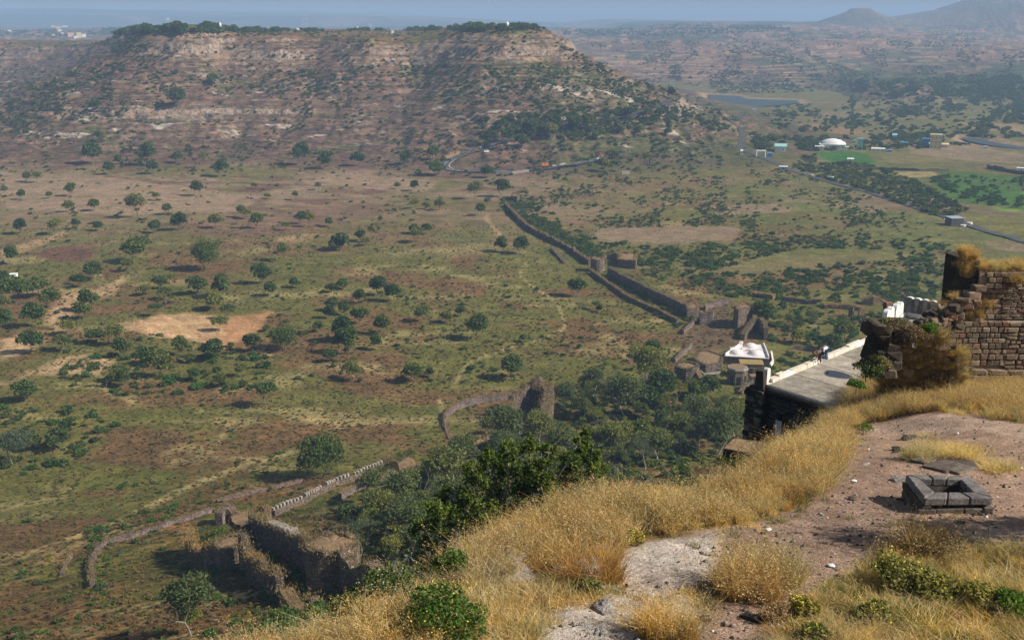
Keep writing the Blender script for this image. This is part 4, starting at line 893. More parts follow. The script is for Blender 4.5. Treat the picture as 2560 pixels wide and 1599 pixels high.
ruin('moat_wall', [(1707, 836), (1722, 822), (1739, 806)], 2.4, 0.9, 'short moat wall beside the broken gate fragment', 'wall', WG, M_rev, 0.1, seed=14)
ruin('moat_wall', [(1686, 908), (1706, 888), (1729, 868)], 2.4, 0.9, 'sloping moat wall left of the polygonal platform', 'wall', WG, M_rev, 0.1, seed=15)
ruin('moat_wall', [(1612, 950), (1634, 944), (1652, 936), (1653, 920)], 2.4, 1.0, 'grey moat wall corner above the dry moat bed', 'wall', WG, M_rev, 0.05, seed=16)
ruin('back_wall', [(1957, 752), (1985, 755), (2010, 758), (2042, 760)], 2.6, 1.2, 'low crenellated wall in the bushland behind the terrace roof, left stretch', 'wall', WG, M_rev, 0.25, seed=17)
ruin('back_wall', [(1935, 748), (1900, 742), (1885, 738)], 2.6, 3.2, 'collapsed ochre rampart above the square gate tower', 'wall', WG, M_ochre, 0.4, seed=18)
ruin('earth_mound', [(2155, 758), (2180, 760), (2218, 760)], [2.0, 4.6, 1.5], 5.0, 'bare ochre earth mound in the bushland behind the white railing', 'mound', WG, M_ochre, 0.2, seed=19)
ruin('earth_mound', [(2060, 768), (2120, 772), (2160, 775)], [1.6, 2.4, 1.4], 3.0, 'long low ochre bank left of the ruined gateway in the bushland', 'mound', WG, M_ochre, 0.3, seed=20)
ruin('gateway_ruin', [(2122, 790), (2132, 792)], 4.8, 1.4, 'left pier of the small ruined gateway in the bushland', 'ruin', WG, M_mas, 0.1, seed=21)
ruin('gateway_ruin', [(2146, 792), (2158, 792)], 5.2, 1.6, 'right pier of the small ruined gateway in the bushland', 'ruin', WG, M_ochre, 0.1, seed=22)
ruin('garden_wall', [(1982, 872), (2030, 876), (2080, 884)], 1.8, 1.0, 'low grey wall in the green hollow behind the two people', 'wall', WG, M_rev, 0.15, seed=23)
ruin('garden_wall', [(1925, 918), (1932, 908), (1928, 885)], 1.6, 0.8, 'thin pale wall along the right side of the white domed roof', 'wall', WG, M_whitewash, 0.05, seed=24, grass=False)
ruin('small_stump', [(1279, 503), (1292, 505), (1298, 499), (1284, 494)], 4.5, 1.3, 'dark stump of a watchtower at the head of the fort wall', 'ruin', WG, M_mas2, 0.2, True, seed=25, fill=True)
ruin('far_ruin', [(1609, 412), (1620, 413)], 5.0, 1.8, 'small dark ruin with two stubs beside the village track, left stub', 'ruin', WG, M_mas2, 0.2, seed=26)
ruin('far_ruin', [(1624, 413), (1633, 413)], 4.6, 1.8, 'small dark ruin with two stubs beside the village track, right stub', 'ruin', WG, M_mas2, 0.2, seed=27)
ruin('far_wall', [(1554, 436), (1574, 435)], 3.2, 1.2, 'pale yellow roofless hut wall near the small dark ruins', 'wall', WG, M_coping, 0.1, seed=28, grass=False)
ruin('retaining_wall', [(1240, 434), (1280, 435), (1322, 430)], 2.6, 0.8, 'pale concrete retaining wall under the hairpin road', 'wall', WG, M_coping, 0.02, seed=29, grass=False)
ruin('cut_bank', [(1108, 400), (1125, 392), (1148, 384)], [3, 5, 2], 3, 'pale rock cutting above the hairpin road', 'bank', WG, M_ochre, 0.4, seed=30, grass=False)
# the village-side boundary walls
ruin('far_wall', [(2130, 424), (2200, 424), (2300, 428), (2370, 428)], 2.6, 2.0, 'long low reddish boundary wall in front of the village fields', 'wall', WG, M_mas, 0.3, seed=31, grass=False, step=5)
ruin('far_wall', [(2470, 420), (2520, 430), (2600, 440)], 3.4, 3.0, 'dark broken boundary wall at the right edge of the fields', 'wall', WG, M_mas2, 0.3, seed=32, grass=False, step=5)
# ---- ivy-grown ruined tower
t_ = P(1318, 1078)
tw = empty('ruined_tower', t_, 0, 'tall hollow ruined tower with dark inside and dry grass on its broken rim', 'tower', WG)
ruin('left_wall', [(1272, 1060), (1280, 1046), (1300, 1030)], [5.5, 9.5, 8.0], 2.4, mat=M_mas2, jag=0.28, step=0.7, rag=0.3, seed=33, parent=tw)
ruin('back_wall', [(1300, 1028), (1322, 1022), (1352, 1022), (1372, 1030)], [9.2, 10.5, 11.5, 10.5], 2.6, mat=M_mas, rag=0.22, jag=0.25, step=0.8, seed=34, parent=tw)
ruin('right_wall', [(1372, 1032), (1368, 1060), (1358, 1088), (1352, 1105)], [11.0, 9.5, 7.0, 4.0], 3.6, mat=M_mas, rag=0.2, jag=0.25, step=0.8, seed=35, parent=tw)
ruin('front_block', [(1268, 1086), (1290, 1092), (1312, 1090), (1330, 1084)], [4.6, 4.8, 4.4, 3.0], 3.0, mat=M_mas, rag=0.35, jag=0.25, step=0.8, seed=36, parent=tw)
rg_ = np.random.default_rng(5); c0 = [P(1330, 1060) - t_]
V2, F2 = leaves(crown_pts(900, rg_, 8, 0.6) * 7.0 + np.array((c0[0].x, c0[0].y, c0[0].z - 1.0)), 0.55, rg_); cm = mesh_np('ivy', V2, F2); cm.materials.append(L_mid); link('ivy', cm, None, tw)
for (x_, y_, dz_, rr_, k_) in ((1366, 1062, 5.0, 6.0, 1300), (1345, 1026, 9.0, 6.5, 1200), (1300, 1090, 3.2, 4.5, 500), (1352, 1098, 2.0, 5.0, 700)):
    c1 = P(x_, y_) - t_; V2, F2 = leaves(crown_pts(k_, rg_, 7, 0.5) * rr_ + np.array((c1.x, c1.y, c1.z + dz_ - 1.5)), 0.38, rg_); cm = mesh_np('dry_grass', V2, F2); cm.materials.append(L_hay); link('dry_grass', cm, None, tw)['kind'] = 'stuff'
ruin('revetment', [(1125, 1098), (1112, 1062), (1114, 1042), (1146, 1020), (1200, 1006), (1240, 1002), (1282, 996)], [0.6, 1.2, 2.4, 2.8, 2.9, 2.9, 2.8], 1.2, 'curved pinkish stone revetment leading to the hollow ruined tower', 'wall', WG, M_rev, 0.05, seed=37, smoothn=1)
ruin('grassy_mound', [(1150, 1120), (1200, 1095), (1255, 1085)], [1.5, 2.5, 2.0], 5, 'dry grassy rubble mound left of the hollow ruined tower', 'mound', WG, M_ochre, 0.3, seed=38)
# ---- crenellated wall with its merlons
cw, tops, base = ruin('crenellated_wall', [(684, 1290), (753, 1262), (837, 1216), (886, 1200), (960, 1168)], 1.9, 1.0, 'diagonal parapet wall topped with a row of pale rounded merlons', 'wall', WG, M_mas, 0.02, seed=39, grass=False)
mm = [merlon_mesh(0.82, 1.0, 1.15, s, 0.2) for s in range(4)]
acc = 0; prev = tops[0]; tot = sum((b - a).length for a, b in zip(tops[:-1], tops[1:])); km = int(tot / 1.62); path = resample([Vector(t) for t in tops], tot / km)
for i, p in enumerate(path[:40]):
    if i in (9, 17, 18, 27): continue
    o = bpy.data.objects.new('merlon', mm[i % 4]); COL.objects.link(o); o.parent = cw; o.location = p - base + Vector((0, 0, -0.06)); d = (tops[-1] - tops[0]); o.rotation_euler = (0.06 * math.sin(i * 1.9), 0, math.atan2(d.y, d.x) + 0.12 * math.sin(i * 3.3)); o.scale = (1 + 0.18 * math.sin(i * 5.1), 1, 0.8 + 0.3 * abs(math.sin(i * 2.7)))
    if not mm[i % 4].materials: mm[i % 4].materials.append(M_coping)
ruin('inner_wall', [(850, 1250), (905, 1222), (950, 1202), (985, 1190)], 2.3, 1.2, 'coursed inner retaining wall in front of the merlon parapet', 'wall', WG, M_rev, 0.05, seed=40)
ruin('grassy_mound', [(960, 1165), (990, 1160), (1020, 1175)], [2.4, 3.4, 2.0], 6, 'straw-covered rubble heap at the upper end of the merlon parapet', 'mound', WG, M_ochre, 0.3, seed=41)
ruin('field_wall', [(232, 1468), (230, 1440), (228, 1405), (257, 1362), (300, 1350), (339, 1342), (428, 1312), (535, 1278)], 1.25, 1.0, 'low curving dry-stone field wall in the lower left meadow', 'wall', WG, M_rev, 0.2, seed=42, smoothn=1)
ruin('field_wall', [(542, 1256), (620, 1236), (690, 1222), (756, 1204)], 1.1, 0.9, 'low bushy field wall above the merlon parapet', 'wall', WG, M_rev, 0.2, seed=43)
ruin('field_wall', [(155, 1440), (165, 1410), (180, 1390)], 0.7, 0.8, 'faint stone line left of the curving field wall', 'wall', WG, M_rev, 0.3, seed=44)
# ---- sunken bastion walls, lower left
w1, tops, base = ruin('high_wall', [(634, 1356), (680, 1378), (720, 1404), (762, 1432), (784, 1444)], [7.6, 7.4, 7.8, 8.4, 8.8], 1.9, 'high inner wall with flat coping slabs and deep black shadow, lower left', 'wall', WG, M_mas2, 0.10, seed=45, step=0.8, jag=0.22)
cs = [merlon_mesh(1.15, 2.0, 0.35, 60 + s, 0.12) for s in range(3)]
for s in cs: s.materials.append(M_coping)
for i in range(int(len(tops) * 0.32), int(len(tops) * 0.86)):
    if i % 2: continue
    o = bpy.data.objects.new('coping_slab', cs[i % 3]); COL.objects.link(o); o.parent = w1; o.location = tops[i] - base + Vector((0, 0, 0.0)); d = tops[min(i + 1, len(tops) - 1)] - tops[i - 1]; o.rotation_euler = (0, 0, math.atan2(d.y, d.x)); o.scale = (1.6, 1, 1)
ruin('round_bastion', ring(836, 1470, 4.4, 16), 9.2, 1.2, 'round coursed bastion with a small loophole at the end of the high inner wall', 'bastion', WG, M_mas, 0.10, True, 0.02, step=0.9, jag=0.16, seed=46, fill=True)
ruin('stepped_wall', [(784, 1446), (806, 1458)], [8.2, 8.6], 2.4, 'short link of wall joining the high inner wall to the round coursed bastion', 'wall', WG, M_mas, 0.1, seed=47)
ruin('descending_wall', [(862, 1476), (905, 1486), (948, 1498), (1007, 1508)], [8.4, 6.6, 5.4, 4.0], 2.6, 'ochre crumbling wall descending right of the round coursed bastion', 'wall', WG, M_mas, 0.3, seed=48)
ruin('outer_bastion_wall', [(608, 1425), (640, 1452), (672, 1478), (702, 1500)], [6.6, 5.6, 5.4, 5.0], 1.5, 'thin jagged outer wall in front of the high inner wall', 'wall', WG, M_mas2, 0.24, seed=49, step=0.6, jag=0.25)
ruin('jagged_tooth', [(608, 1424), (616, 1428)], 8.2, 1.2, 'single upright masonry tooth at the head of the jagged outer wall', 'ruin', WG, M_mas2, 0.1, seed=50)
ruin('squat_bastion', ring(584, 1418, 3.1, 12), 6.2, 1.1, 'squat grass-topped bastion left of the jagged outer wall', 'bastion', WG, M_mas, 0.14, True, 0.03, step=0.8, seed=51, fill=True)
ruin('curved_curtain', [(478, 1372), (474, 1392), (492, 1412), (520, 1422), (560, 1424)], [4.6, 5.0, 5.2, 5.0, 5.0], 1.7, 'curved curtain wall with crumbling battlements at the far lower left', 'wall', WG, M_mas, 0.3, seed=52, smoothn=1, step=0.6, jag=0.22)
ruin('ruined_tower', ring(628, 1338, 4.6, 14), [6.5, 6.5, 6, 5, 4, 4.5, 5, 4.5, 4, 4, 5, 6, 6.5, 6.5], 1.6, 'broken round tower with straw-coloured rim behind the high inner wall', 'tower', WG, M_mas, 0.2, True, 0.02, seed=53, fill=True)
ruin('ruined_stub', [(548, 1312), (570, 1300), (590, 1306)], [3.6, 4.2, 3.2], 2.2, 'pale broken stub of wall left of the broken round tower', 'ruin', WG, M_rev, 0.3, seed=54)
ruin('rubble_ridge', [(712, 1500), (730, 1512), (745, 1530)], [2.6, 1.8, 0.9], 2.4, 'grassy rubble ridge falling away below the jagged outer wall', 'ruin', WG, M_ochre, 0.3, seed=55)
ruin('rubble_ridge', [(772, 1512), (790, 1514)], [1.8, 1.6], 2.0, 'small block of fallen masonry in front of the round coursed bastion', 'ruin', WG, M_mas, 0.3, seed=56)
# ---- moat bastion, platform, pavilion, flat-roofed building, white domed roof
ruin('moat_bastion', ring(1716, 952, 4.6, 14), 7.2, 1.2, 'dark round moat bastion with pale rim stones above the dry moat', 'bastion', WG, M_mas2, 0.06, True, 0.05, seed=57, fill=True)
ruin('slanting_buttress', [(1740, 955), (1752, 968), (1768, 985)], [6.2, 4.2, 1.5], 1.8, 'slanting ochre buttress right of the dark moat bastion', 'buttress', WG, M_ochre, 0.05, seed=58)
ruin('polygonal_platform', [(1736, 915), (1764, 930), (1801, 924), (1806, 905), (1768, 893), (1745, 896)], 3.4, 0.9, 'polygonal walled platform filled with bushes left of the white domed roof', 'platform', WG, M_mas2, 0.02, True, seed=59, fill=True)
ruin('pale_parapet', [(1743, 922), (1760, 938), (1801, 932)], 0.9, 0.6, 'pale cream parapet edging in front of the polygonal platform', 'wall', WG, M_coping, 0.05, seed=60, grass=False)
def opening(parent, c_, w_, h, ang, z0, name='doorway', depth=0.5, mat=None):
    mbb = MB(); mbb.box(-w_ / 2, w_ / 2, -depth, depth, z0, z0 + h); o = mbb.build(name, mat or M_dark, parent, c_); o.rotation_euler = (0, 0, ang); return o
def offs(px, py, dx, dy, dz=0): p = P(px, py); return Vector((p.x + dx, p.y + dy, p.z + dz))
pc = P(1842, 958)
pav = empty('octagonal_pavilion', pc, 0, 'octagonal stone pavilion with flat mossy roof and dark doorways', 'pavilion', None)
oct_ = [(4.3 * math.cos(R(22.5 + 45 * i)), 4.3 * math.sin(R(22.5 + 45 * i))) for i in range(8)]
mb = MB(); mb.prism(oct_, -3, 6.6); mb.build('wall', M_mas, pav)
mb = MB(); mb.prism([(x * 1.08, y * 1.08) for x, y in oct_], 6.6, 7.0); mb.prism([(x * 1.02, y * 1.02) for x, y in oct_], 7.0, 7.4); mb.build('cornice', M_coping, pav)
mb = MB(); mb.prism([(x * 0.86, y * 0.86) for x, y in oct_], 7.4, 7.5); mb.build('roof', M_ochre, pav)
for i in (4, 5, 6):
    a = R(45 * i + 45); r_ = 4.3 * math.cos(R(22.5)); opening(pav, Vector((r_ * math.cos(a), r_ * math.sin(a), 0)), 1.5, 3.3, a + math.pi / 2, 0.8, 'doorway', 0.12)
fb = P(1878, 950)
fbd = empty('flat_roofed_building', fb, R(-6), 'brown stone building with ochre flat roof behind the octagonal pavilion', 'building', None)
mb = MB(); mb.box(-4.5, 5.2, 3.0, 9.5, -3, 6.0); mb.build('wall', M_mas, fbd); mb = MB(); mb.box(-4.7, 5.4, 2.8, 9.7, 6.0, 6.35); mb.build('roof', simple_mat('ochre_roof_moss', (0.22, 0.16, 0.05), (0.33, 0.24, 0.09), 0.9), fbd)
for x in (-2.6, 0.2, 3.2): opening(fbd, Vector((x, 3.0, 0)), 1.2, 2.6, 0, 1.6, 'window', 0.1)
sb = P(1890, 960)
s2 = empty('small_annex', sb, 0, 'small lower annex with orange flat roof right of the octagonal pavilion', 'annex', None)
mb = MB(); mb.box(-2, 2.2, 1, 4.5, -3, 2.9); mb.build('wall', M_mas, s2); mb = MB(); mb.box(-2.15, 2.35, 0.85, 4.65, 2.9, 3.15); mb.build('roof', M_ochre, s2); opening(s2, Vector((0.2, 1, 0)), 1.4, 1.9, 0, 0.3, 'doorway', 0.1)
ruin('annex_wall', [(1850, 985), (1862, 972), (1880, 968)], [1.2, 2.8, 3.2], 1.4, 'triangular dark retaining wall below the small annex', 'wall', WG, M_mas2, 0.1, seed=61)
# white roof: four corners on a horizontal plane
gz = P(1866, 912).z; ZR = gz + 3.6
co = [onz(*p, ZR) for p in ((1812, 890), (1922, 897), (1909, 862), (1848, 865))]
cen = sum(co, Vector()) / 4
dm = empty('domed_hall', Vector((cen.x, cen.y, gz)), 0, 'pinkish white flat roof with three shallow domes in the old fort', 'domed building', None)
loc = [(p - cen) for p in co]
mb = MB(); q = [(p.x, p.y) for p in loc]; mb.prism(q, -3, 3.6); mb.build('wall', M_mas, dm)
mb = MB(); mb.prism([(x * 1.02, y * 1.02) for x, y in q], 3.6, 3.9); mb.build('roof', M_whitewash, dm)
par = MB()
for i in (1, 3):
    a = Vector(q[i]); b = Vector(q[(i + 1) % 4]); d = (b - a); L = d.length; d.normalize(); T = Matrix.Translation((a.x, a.y, 3.9)) @ Matrix.Rotation(math.atan2(d.y, d.x), 4, 'Z')
    par.box(0.3, L - 0.3, -0.25, 0.25, 0, 0.9, 0, T)
par.build('parapet', M_whitewash, dm)
def dome(px, py, r, hh):
    c_ = onz(px, py, ZR + 0.3) - dm.location; vs = [(0, 0, hh)]; fs = []; nr, ns = 8, 28
    for i in range(1, nr + 1):
        a = math.pi / 2 * i / nr
        for j in range(ns): b = 2 * math.pi * j / ns; vs.append((r * math.sin(a) * math.cos(b), r * math.sin(a) * math.sin(b), hh * math.cos(a)))
    for j in range(ns): fs.append((0, 1 + j, 1 + (j + 1) % ns))
    for i in range(nr - 1):
        for j in range(ns): fs.append((1 + i * ns + j, 1 + (i + 1) * ns + j, 1 + (i + 1) * ns + (j + 1) % ns, 1 + i * ns + (j + 1) % ns))
    mb = MB(); mb.add(vs, fs); o = mb.build('dome', M_whitewash, dm, c_, True); m2 = MB()
    m2.add([(1.12 * r * math.cos(2 * math.pi * j / ns), 1.12 * r * math.sin(2 * math.pi * j / ns), z) for z in (0, 0.35) for j in range(ns)], [(j, (j + 1) % ns, ns + (j + 1) % ns, ns + j) for j in range(ns)] + [tuple(ns + j for j in range(ns))])
    m2.build('drum', M_whitewash, o)
dome(1841, 882, 2.9, 1.7); dome(1877, 866, 2.9, 1.7); dome(1889, 884, 3.1, 1.8)
mb = MB()
for (x, y, a_) in ((1830, 872, 0.4), (1860, 872, 0.2), (1900, 876, 0.1), (1870, 877, -0.3)):
    p = onz(x, y, ZR + 0.3) - dm.location; mb.box(-1.2, 1.2, -0.3, 0.3, 0, 0.8, 0, Matrix.Translation(p) @ Matrix.Rotation(a_, 4, 'Z'))
mb.build('roof_kerb', M_whitewash, dm)
mb = MB(); p = onz(1853, 866, ZR + 0.3) - dm.location; mb.box(-2.0, 2.0, -0.7, 0.7, 0, 0.9, 0, Matrix.Translation(p + Vector((0, 2, 0))) @ Matrix.Rotation(1.0, 4, 'Z') @ Matrix.Rotation(-0.5, 4, 'Y')); mb.build('stair_vault', M_whitewash, dm)

# ------------------------------------------------------------------ village, far buildings, masts, vehicles
def flat(name, col, v=0.1, rough=0.7):
    return simple_mat(name, tuple(x * (1 - v) for x in col), tuple(min(x * (1 + v), 0.9) for x in col), 0.3, rough, 0.1, 0.02)
PAINT = dict(white=flat('white_paint', (0.72, 0.71, 0.68)), cream=flat('cream_paint', (0.62, 0.52, 0.33)), yellow=flat('yellow_paint', (0.66, 0.55, 0.26)), green=flat('mint_paint', (0.25, 0.52, 0.40)),
             blue=flat('blue_paint', (0.10, 0.30, 0.55)), pink=flat('pink_paint', (0.60, 0.38, 0.32)), grey=flat('grey_sheet', (0.32, 0.36, 0.40)), dark=flat('dark_wall', (0.08, 0.07, 0.065)), red=flat('red_paint', (0.45, 0.08, 0.05)), teal=flat('teal_roof', (0.30, 0.55, 0.52)), orange=flat('orange_cloth', (0.75, 0.22, 0.05)))
def house(px, py, wpx, hpx, col, label, cat='house', name='village_house', storeys=1, roofc=None, gable=False, dep=0.8, rz=None, win=True, group='houses of the village'):
    p = P(px, py); s = p.length and (p - Vector((0, 0, CAMZ))).length / FPX; w_, h = wpx * s, hpx * s * 1.02; d = w_ * dep
    az = math.atan2(p.x, p.y); e = empty(name, p, (-az + (rz or 0)), label, cat, group)
    mb = MB(); mb.box(-w_ / 2, w_ / 2, 0, d, -2, h); mb.build('wall', PAINT[col], e)
    rc = PAINT[roofc or col]; mb = MB()
    if gable:
        hh = h * 0.45; mb.add([(-w_ * .56, -0.5, h), (w_ * .56, -0.5, h), (w_ * .56, d + .5, h), (-w_ * .56, d + .5, h), (-w_ * .56, d / 2, h + hh), (w_ * .56, d / 2, h + hh)], [(0, 1, 5, 4), (3, 4, 5, 2), (0, 4, 3), (1, 2, 5), (0, 3, 2, 1)])
    else: mb.box(-w_ * .53, w_ * .53, -0.3, d + .3, h, h + max(0.25, h * 0.06))
    mb.build('roof', rc, e)
    if win:
        nw = max(1, int(w_ / 4.5)); wm = MB(); wm.box(-0.6, 0.6, -0.08, 0.1, 0, 1.2); me_ = wm.mesh('window'); me_.materials.append(PAINT['dark'])
        for sy in range(storeys):
            for i in range(nw):
                o = bpy.data.objects.new('window', me_); COL.objects.link(o); o.parent = e; hs = h / storeys; o.location = (-w_ / 2 + w_ * (i + 0.5) / nw, -0.02, hs * (sy + 0.4)); o.scale = (1, 1, min(1, hs / 2.6))
    return e
house(2338, 372, 26, 30, 'yellow', 'tall yellow three storey block at the right of the village', 'apartment block', 'tower_block', 3, 'cream')
house(2312, 368, 16, 18, 'blue', 'blue painted house left of the yellow block', storeys=2)
house(2345, 368, 44, 6, 'cream', 'long cream ground floor behind the yellow block')
e = house(2080, 374, 58, 11, 'white', 'big white hall with a wide shallow domed roof in the village', 'hall', 'white_hall', 1, 'white', group=None)
mb = MB(); vs = []
for k, (r_, z) in enumerate(((15.5, 5.5), (13.5, 8), (9, 10.2), (4, 11.4), (0.1, 11.9))):
    for j in range(16): a = j * math.pi / 8; vs.append((r_ * math.cos(a), 12 + r_ * 0.75 * math.sin(a), z))
mb.add(vs, [(k * 16 + j, k * 16 + (j + 1) % 16, (k + 1) * 16 + (j + 1) % 16, (k + 1) * 16 + j) for k in range(4) for j in range(16)]); mb.build('dome', PAINT['white'], e, None, True)
house(2048, 374, 20, 7, 'white', 'low white wing left of the big white hall'); house(2112, 374, 18, 6, 'grey', 'grey sheet roofed shed right of the big white hall', roofc='teal')
house(2149, 374, 13, 24, 'green', 'slim mint green tower house in the village', storeys=2, roofc='teal'); house(2134, 358, 9, 6, 'teal', 'tiny teal roofed house beside the mint tower house')
house(2195, 378, 30, 5, 'white', 'row of low white stalls in front of the village', 'stall'); house(2223, 380, 12, 4, 'blue', 'small blue tarpaulin shed in front of the village', 'shed')
house(2236, 348, 10, 9, 'teal', 'small teal gabled house among the village trees', gable=True); house(2173, 357, 7, 7, 'white', 'tiny white hut right of the mint tower house'); house(2260, 362, 18, 5, 'blue', 'blue roofed shed among the village trees')
house(1951, 380, 26, 13, 'white', 'white house with pale green roof at the road junction', roofc='teal', gable=True); house(1924, 393, 12, 9, 'blue', 'blue kiosk beside the white gate frame', 'kiosk')
gt = P(1902, 392); g = empty('village_gate', gt, 0, 'white goal-shaped gate frame by the road junction', 'gate'); mb = MB(); sp_ = 10.5 * (gt - Vector((0, 0, CAMZ))).length / FPX
for s_ in (-1, 1):
    m2 = MB(); m2.box(s_ * sp_ - 0.6, s_ * sp_ + 0.6, -0.6, 0.6, -1, 6.0); m2.build('post', PAINT['white'], g)
mb.box(-sp_ - 0.6, sp_ + 0.6, -0.6, 0.6, 6.0, 7.6); mb.build('beam', PAINT['white'], g)
house(1958, 426, 20, 8, 'grey', 'grey roadside shelter with red end under the thick trees', 'shelter', roofc='white'); house(2126, 403, 14, 5, 'white', 'small white tent in the green field', 'tent', gable=True)
house(2464, 372, 8, 5, 'white', 'tiny white hut at the field path on the right'); house(2552, 430, 18, 8, 'white', 'white shed cut by the right edge of the photo', 'shed')
house(1885, 280, 8, 6, 'white', 'small white house by the lake shore'); house(1853, 323, 6, 6, 'teal', 'tiny teal hut at the top of the village road'); house(1883, 345, 9, 5, 'white', 'white hut right of the village road'); house(1854, 386, 6, 8, 'white', 'small white roadside shrine below the village road', gable=True)
house(2022, 304, 5, 5, 'orange', 'tiny orange awning in the tree belt behind the village', 'awning', win=False)
sh = house(2393, 565, 30, 17, 'dark', 'lone dark shed with pale metal roof beside the straight road', 'shed', 'field_shed', 1, 'grey', win=False, rz=0.5, dep=1.0, group=None)
for i, (x, y, w_) in enumerate(((2365, 550, 9), (2408, 566, 14), (2424, 560, 14))):
    p = P(x, y); s_ = (p - Vector((0, 0, CAMZ))).length / FPX * w_; mb = MB(); mb.prism([(s_ * .5 * math.cos(a * 0.785), s_ * .35 * math.sin(a * 0.785)) for a in range(8)], -0.3, s_ * 0.28); o = mb.build('covered_stack', PAINT['white'], None, p)
    tag(o, ('small white covered heap left of the lone shed', 'white covered stack in front of the lone shed', 'white covered stack right of the lone shed')[i], 'heap', 'white heaps by the shed')
house(32, 695, 16, 8, 'white', 'lonely little white hut on the left meadow', 'hut', 'field_hut', rz=-0.3)
far_list = [(24, 80, 7, 4), (133, 69, 8, 4), (146, 72, 12, 5), (150, 79, 8, 4), (162, 68, 12, 3), (178, 93, 14, 9), (190, 96, 9, 5), (198, 95, 10, 11), (210, 94, 9, 7), (156, 86, 6, 4), (134, 89, 6, 3), (664, 74, 8, 5), (673, 75, 8, 5), (682, 75, 10, 6), (692, 74, 6, 6), (745, 76, 7, 5), (894, 72, 5, 6), (927, 68, 5, 8), (982, 84, 7, 7), (420, 52, 8, 6), (535, 70, 4, 4), (1555, 104, 5, 3), (1895, 92, 6, 3), (1917, 92, 5, 3), (1925, 91, 4, 3)]
POSW = ['far left edge', 'left skyline', 'left skyline']
for i, (x, y, w_, h) in enumerate(far_list):
    where = 'in the hazy town beyond the left spur' if x < 250 else 'on the hazy plain behind the hill crest' if x < 1400 else 'on the far plateau'
    num = ('leftmost', 'upper left', 'long upper', 'middle', 'upper right', 'wide lower', 'low lower', 'tall bright', 'rightmost', 'dim middle', 'dim low')[i] if i < 11 else ('first of four joined', 'second of four joined', 'third of four joined', 'last of four joined', 'rounded', 'small left', 'small tall', 'pinkish low', 'faint distant', 'tiny', 'lone', 'left', 'centre', 'right')[i - 11]
    house(x, y, w_, h, ('white', 'cream', 'pink')[i % 3] if i % 4 else 'white', '%s pale building %s' % (num, where), 'building', 'distant_building', win=False, group='distant buildings')
def tower_on_hill(px, py, wpx, hpx, label):
    p = P(px, py); s = (p - Vector((0, 0, CAMZ))).length / FPX; r_, h = wpx * s / 2, hpx * s; e = empty('hilltop_shrine', p, 0, label, 'shrine')
    mb = MB(); mb.prism([(r_ * math.cos(a * math.pi / 4), r_ * math.sin(a * math.pi / 4)) for a in range(8)], -2, h * 0.66); mb.build('wall', PAINT['white'], e)
    mb = MB(); vs = []
    for q_, z in ((1.15, 0.66), (1.1, 0.74), (0.8, 0.87), (0.35, 0.96), (0.02, 1.0)):
        for a in range(8): vs.append((r_ * q_ * math.cos(a * math.pi / 4), r_ * q_ * math.sin(a * math.pi / 4), h * z))
    mb.add(vs, [(k * 8 + j, k * 8 + (j + 1) % 8, (k + 1) * 8 + (j + 1) % 8, (k + 1) * 8 + j) for k in range(4) for j in range(8)]); mb.build('dome', PAINT['white'], e)
    mb = MB(); mb.box(-r_ * 0.35, r_ * 0.35, -r_ * 1.02, -r_ * 0.8, h * 0.05, h * 0.45); mb.build('doorway', PAINT['dark'], e)
tower_on_hill(1268, 74, 8, 18, 'little white shrine on the right end of the hill crest'); tower_on_hill(551, 78, 6, 20, 'slender pinkish shrine tower on the left part of the hill crest')
for i, (x, y, hpx) in enumerate(((757, 68, 24), (767, 68, 36))):
    p = P(x, y); s = (p - Vector((0, 0, CAMZ))).length / FPX; h = hpx * s; b = 3.0 * s; e = empty('radio_mast', p, 0, ('shorter red and white lattice mast in the haze, left one', 'taller red and white lattice mast in the haze, right one')[i], 'radio mast', 'radio masts')
    for k in range(7):
        z0, z1 = h * k / 7, h * (k + 1) / 7; f0, f1 = 1 - k / 7 * 0.85, 1 - (k + 1) / 7 * 0.85; mb = MB(); cs_ = [(-1, -1), (1, -1), (1, 1), (-1, 1)]
        for j in range(4):
            a, c_ = cs_[j], cs_[(j + 1) % 4]; th = 0.16 * s
            mb.tube([(a[0] * b * f0, a[1] * b * f0, z0), (a[0] * b * f1, a[1] * b * f1, z1)], th, 4); mb.tube([(a[0] * b * f0, a[1] * b * f0, z0), (c_[0] * b * f1, c_[1] * b * f1, z1)], th * 0.7, 3); mb.tube([(a[0] * b * f1, a[1] * b * f1, z1), (c_[0] * b * f1, c_[1] * b * f1, z1)], th * 0.7, 3)
        mb.build('lattice_section', PAINT['red'] if k % 2 == 0 else PAINT['white'], e)
for i, (x, y, hpx, l) in enumerate(((481, 674, 18, 'thin wooden pole beside the large twin mango trees'), (1079, 660, 20, 'thin pale pole standing alone in the reddish middle meadow'), (1338, 642, 18, 'thin pale pole left of the upper fort wall'), (1902, 335, 40, 'tall thin pole on the slope above the village'), (2380, 398, 16, 'thin pole in the straw field by the village'), (2243, 402, 14, 'short pole at the green field edge'), (1425, 690, 16, 'thin pale pole at the low track below the round bastion'))):
    p = P(x, y); s = (p - Vector((0, 0, CAMZ))).length / FPX; h = hpx * s; mb = MB(); mb.tube([(0, 0, -0.5), (0, 0, h)], 0.13, 6); mb.box(-0.9, 0.9, -0.06, 0.06, h * 0.9, h * 0.9 + 0.12); o = mb.build('utility_pole', M_palebark, None, p); tag(o, l, 'pole', 'utility poles')
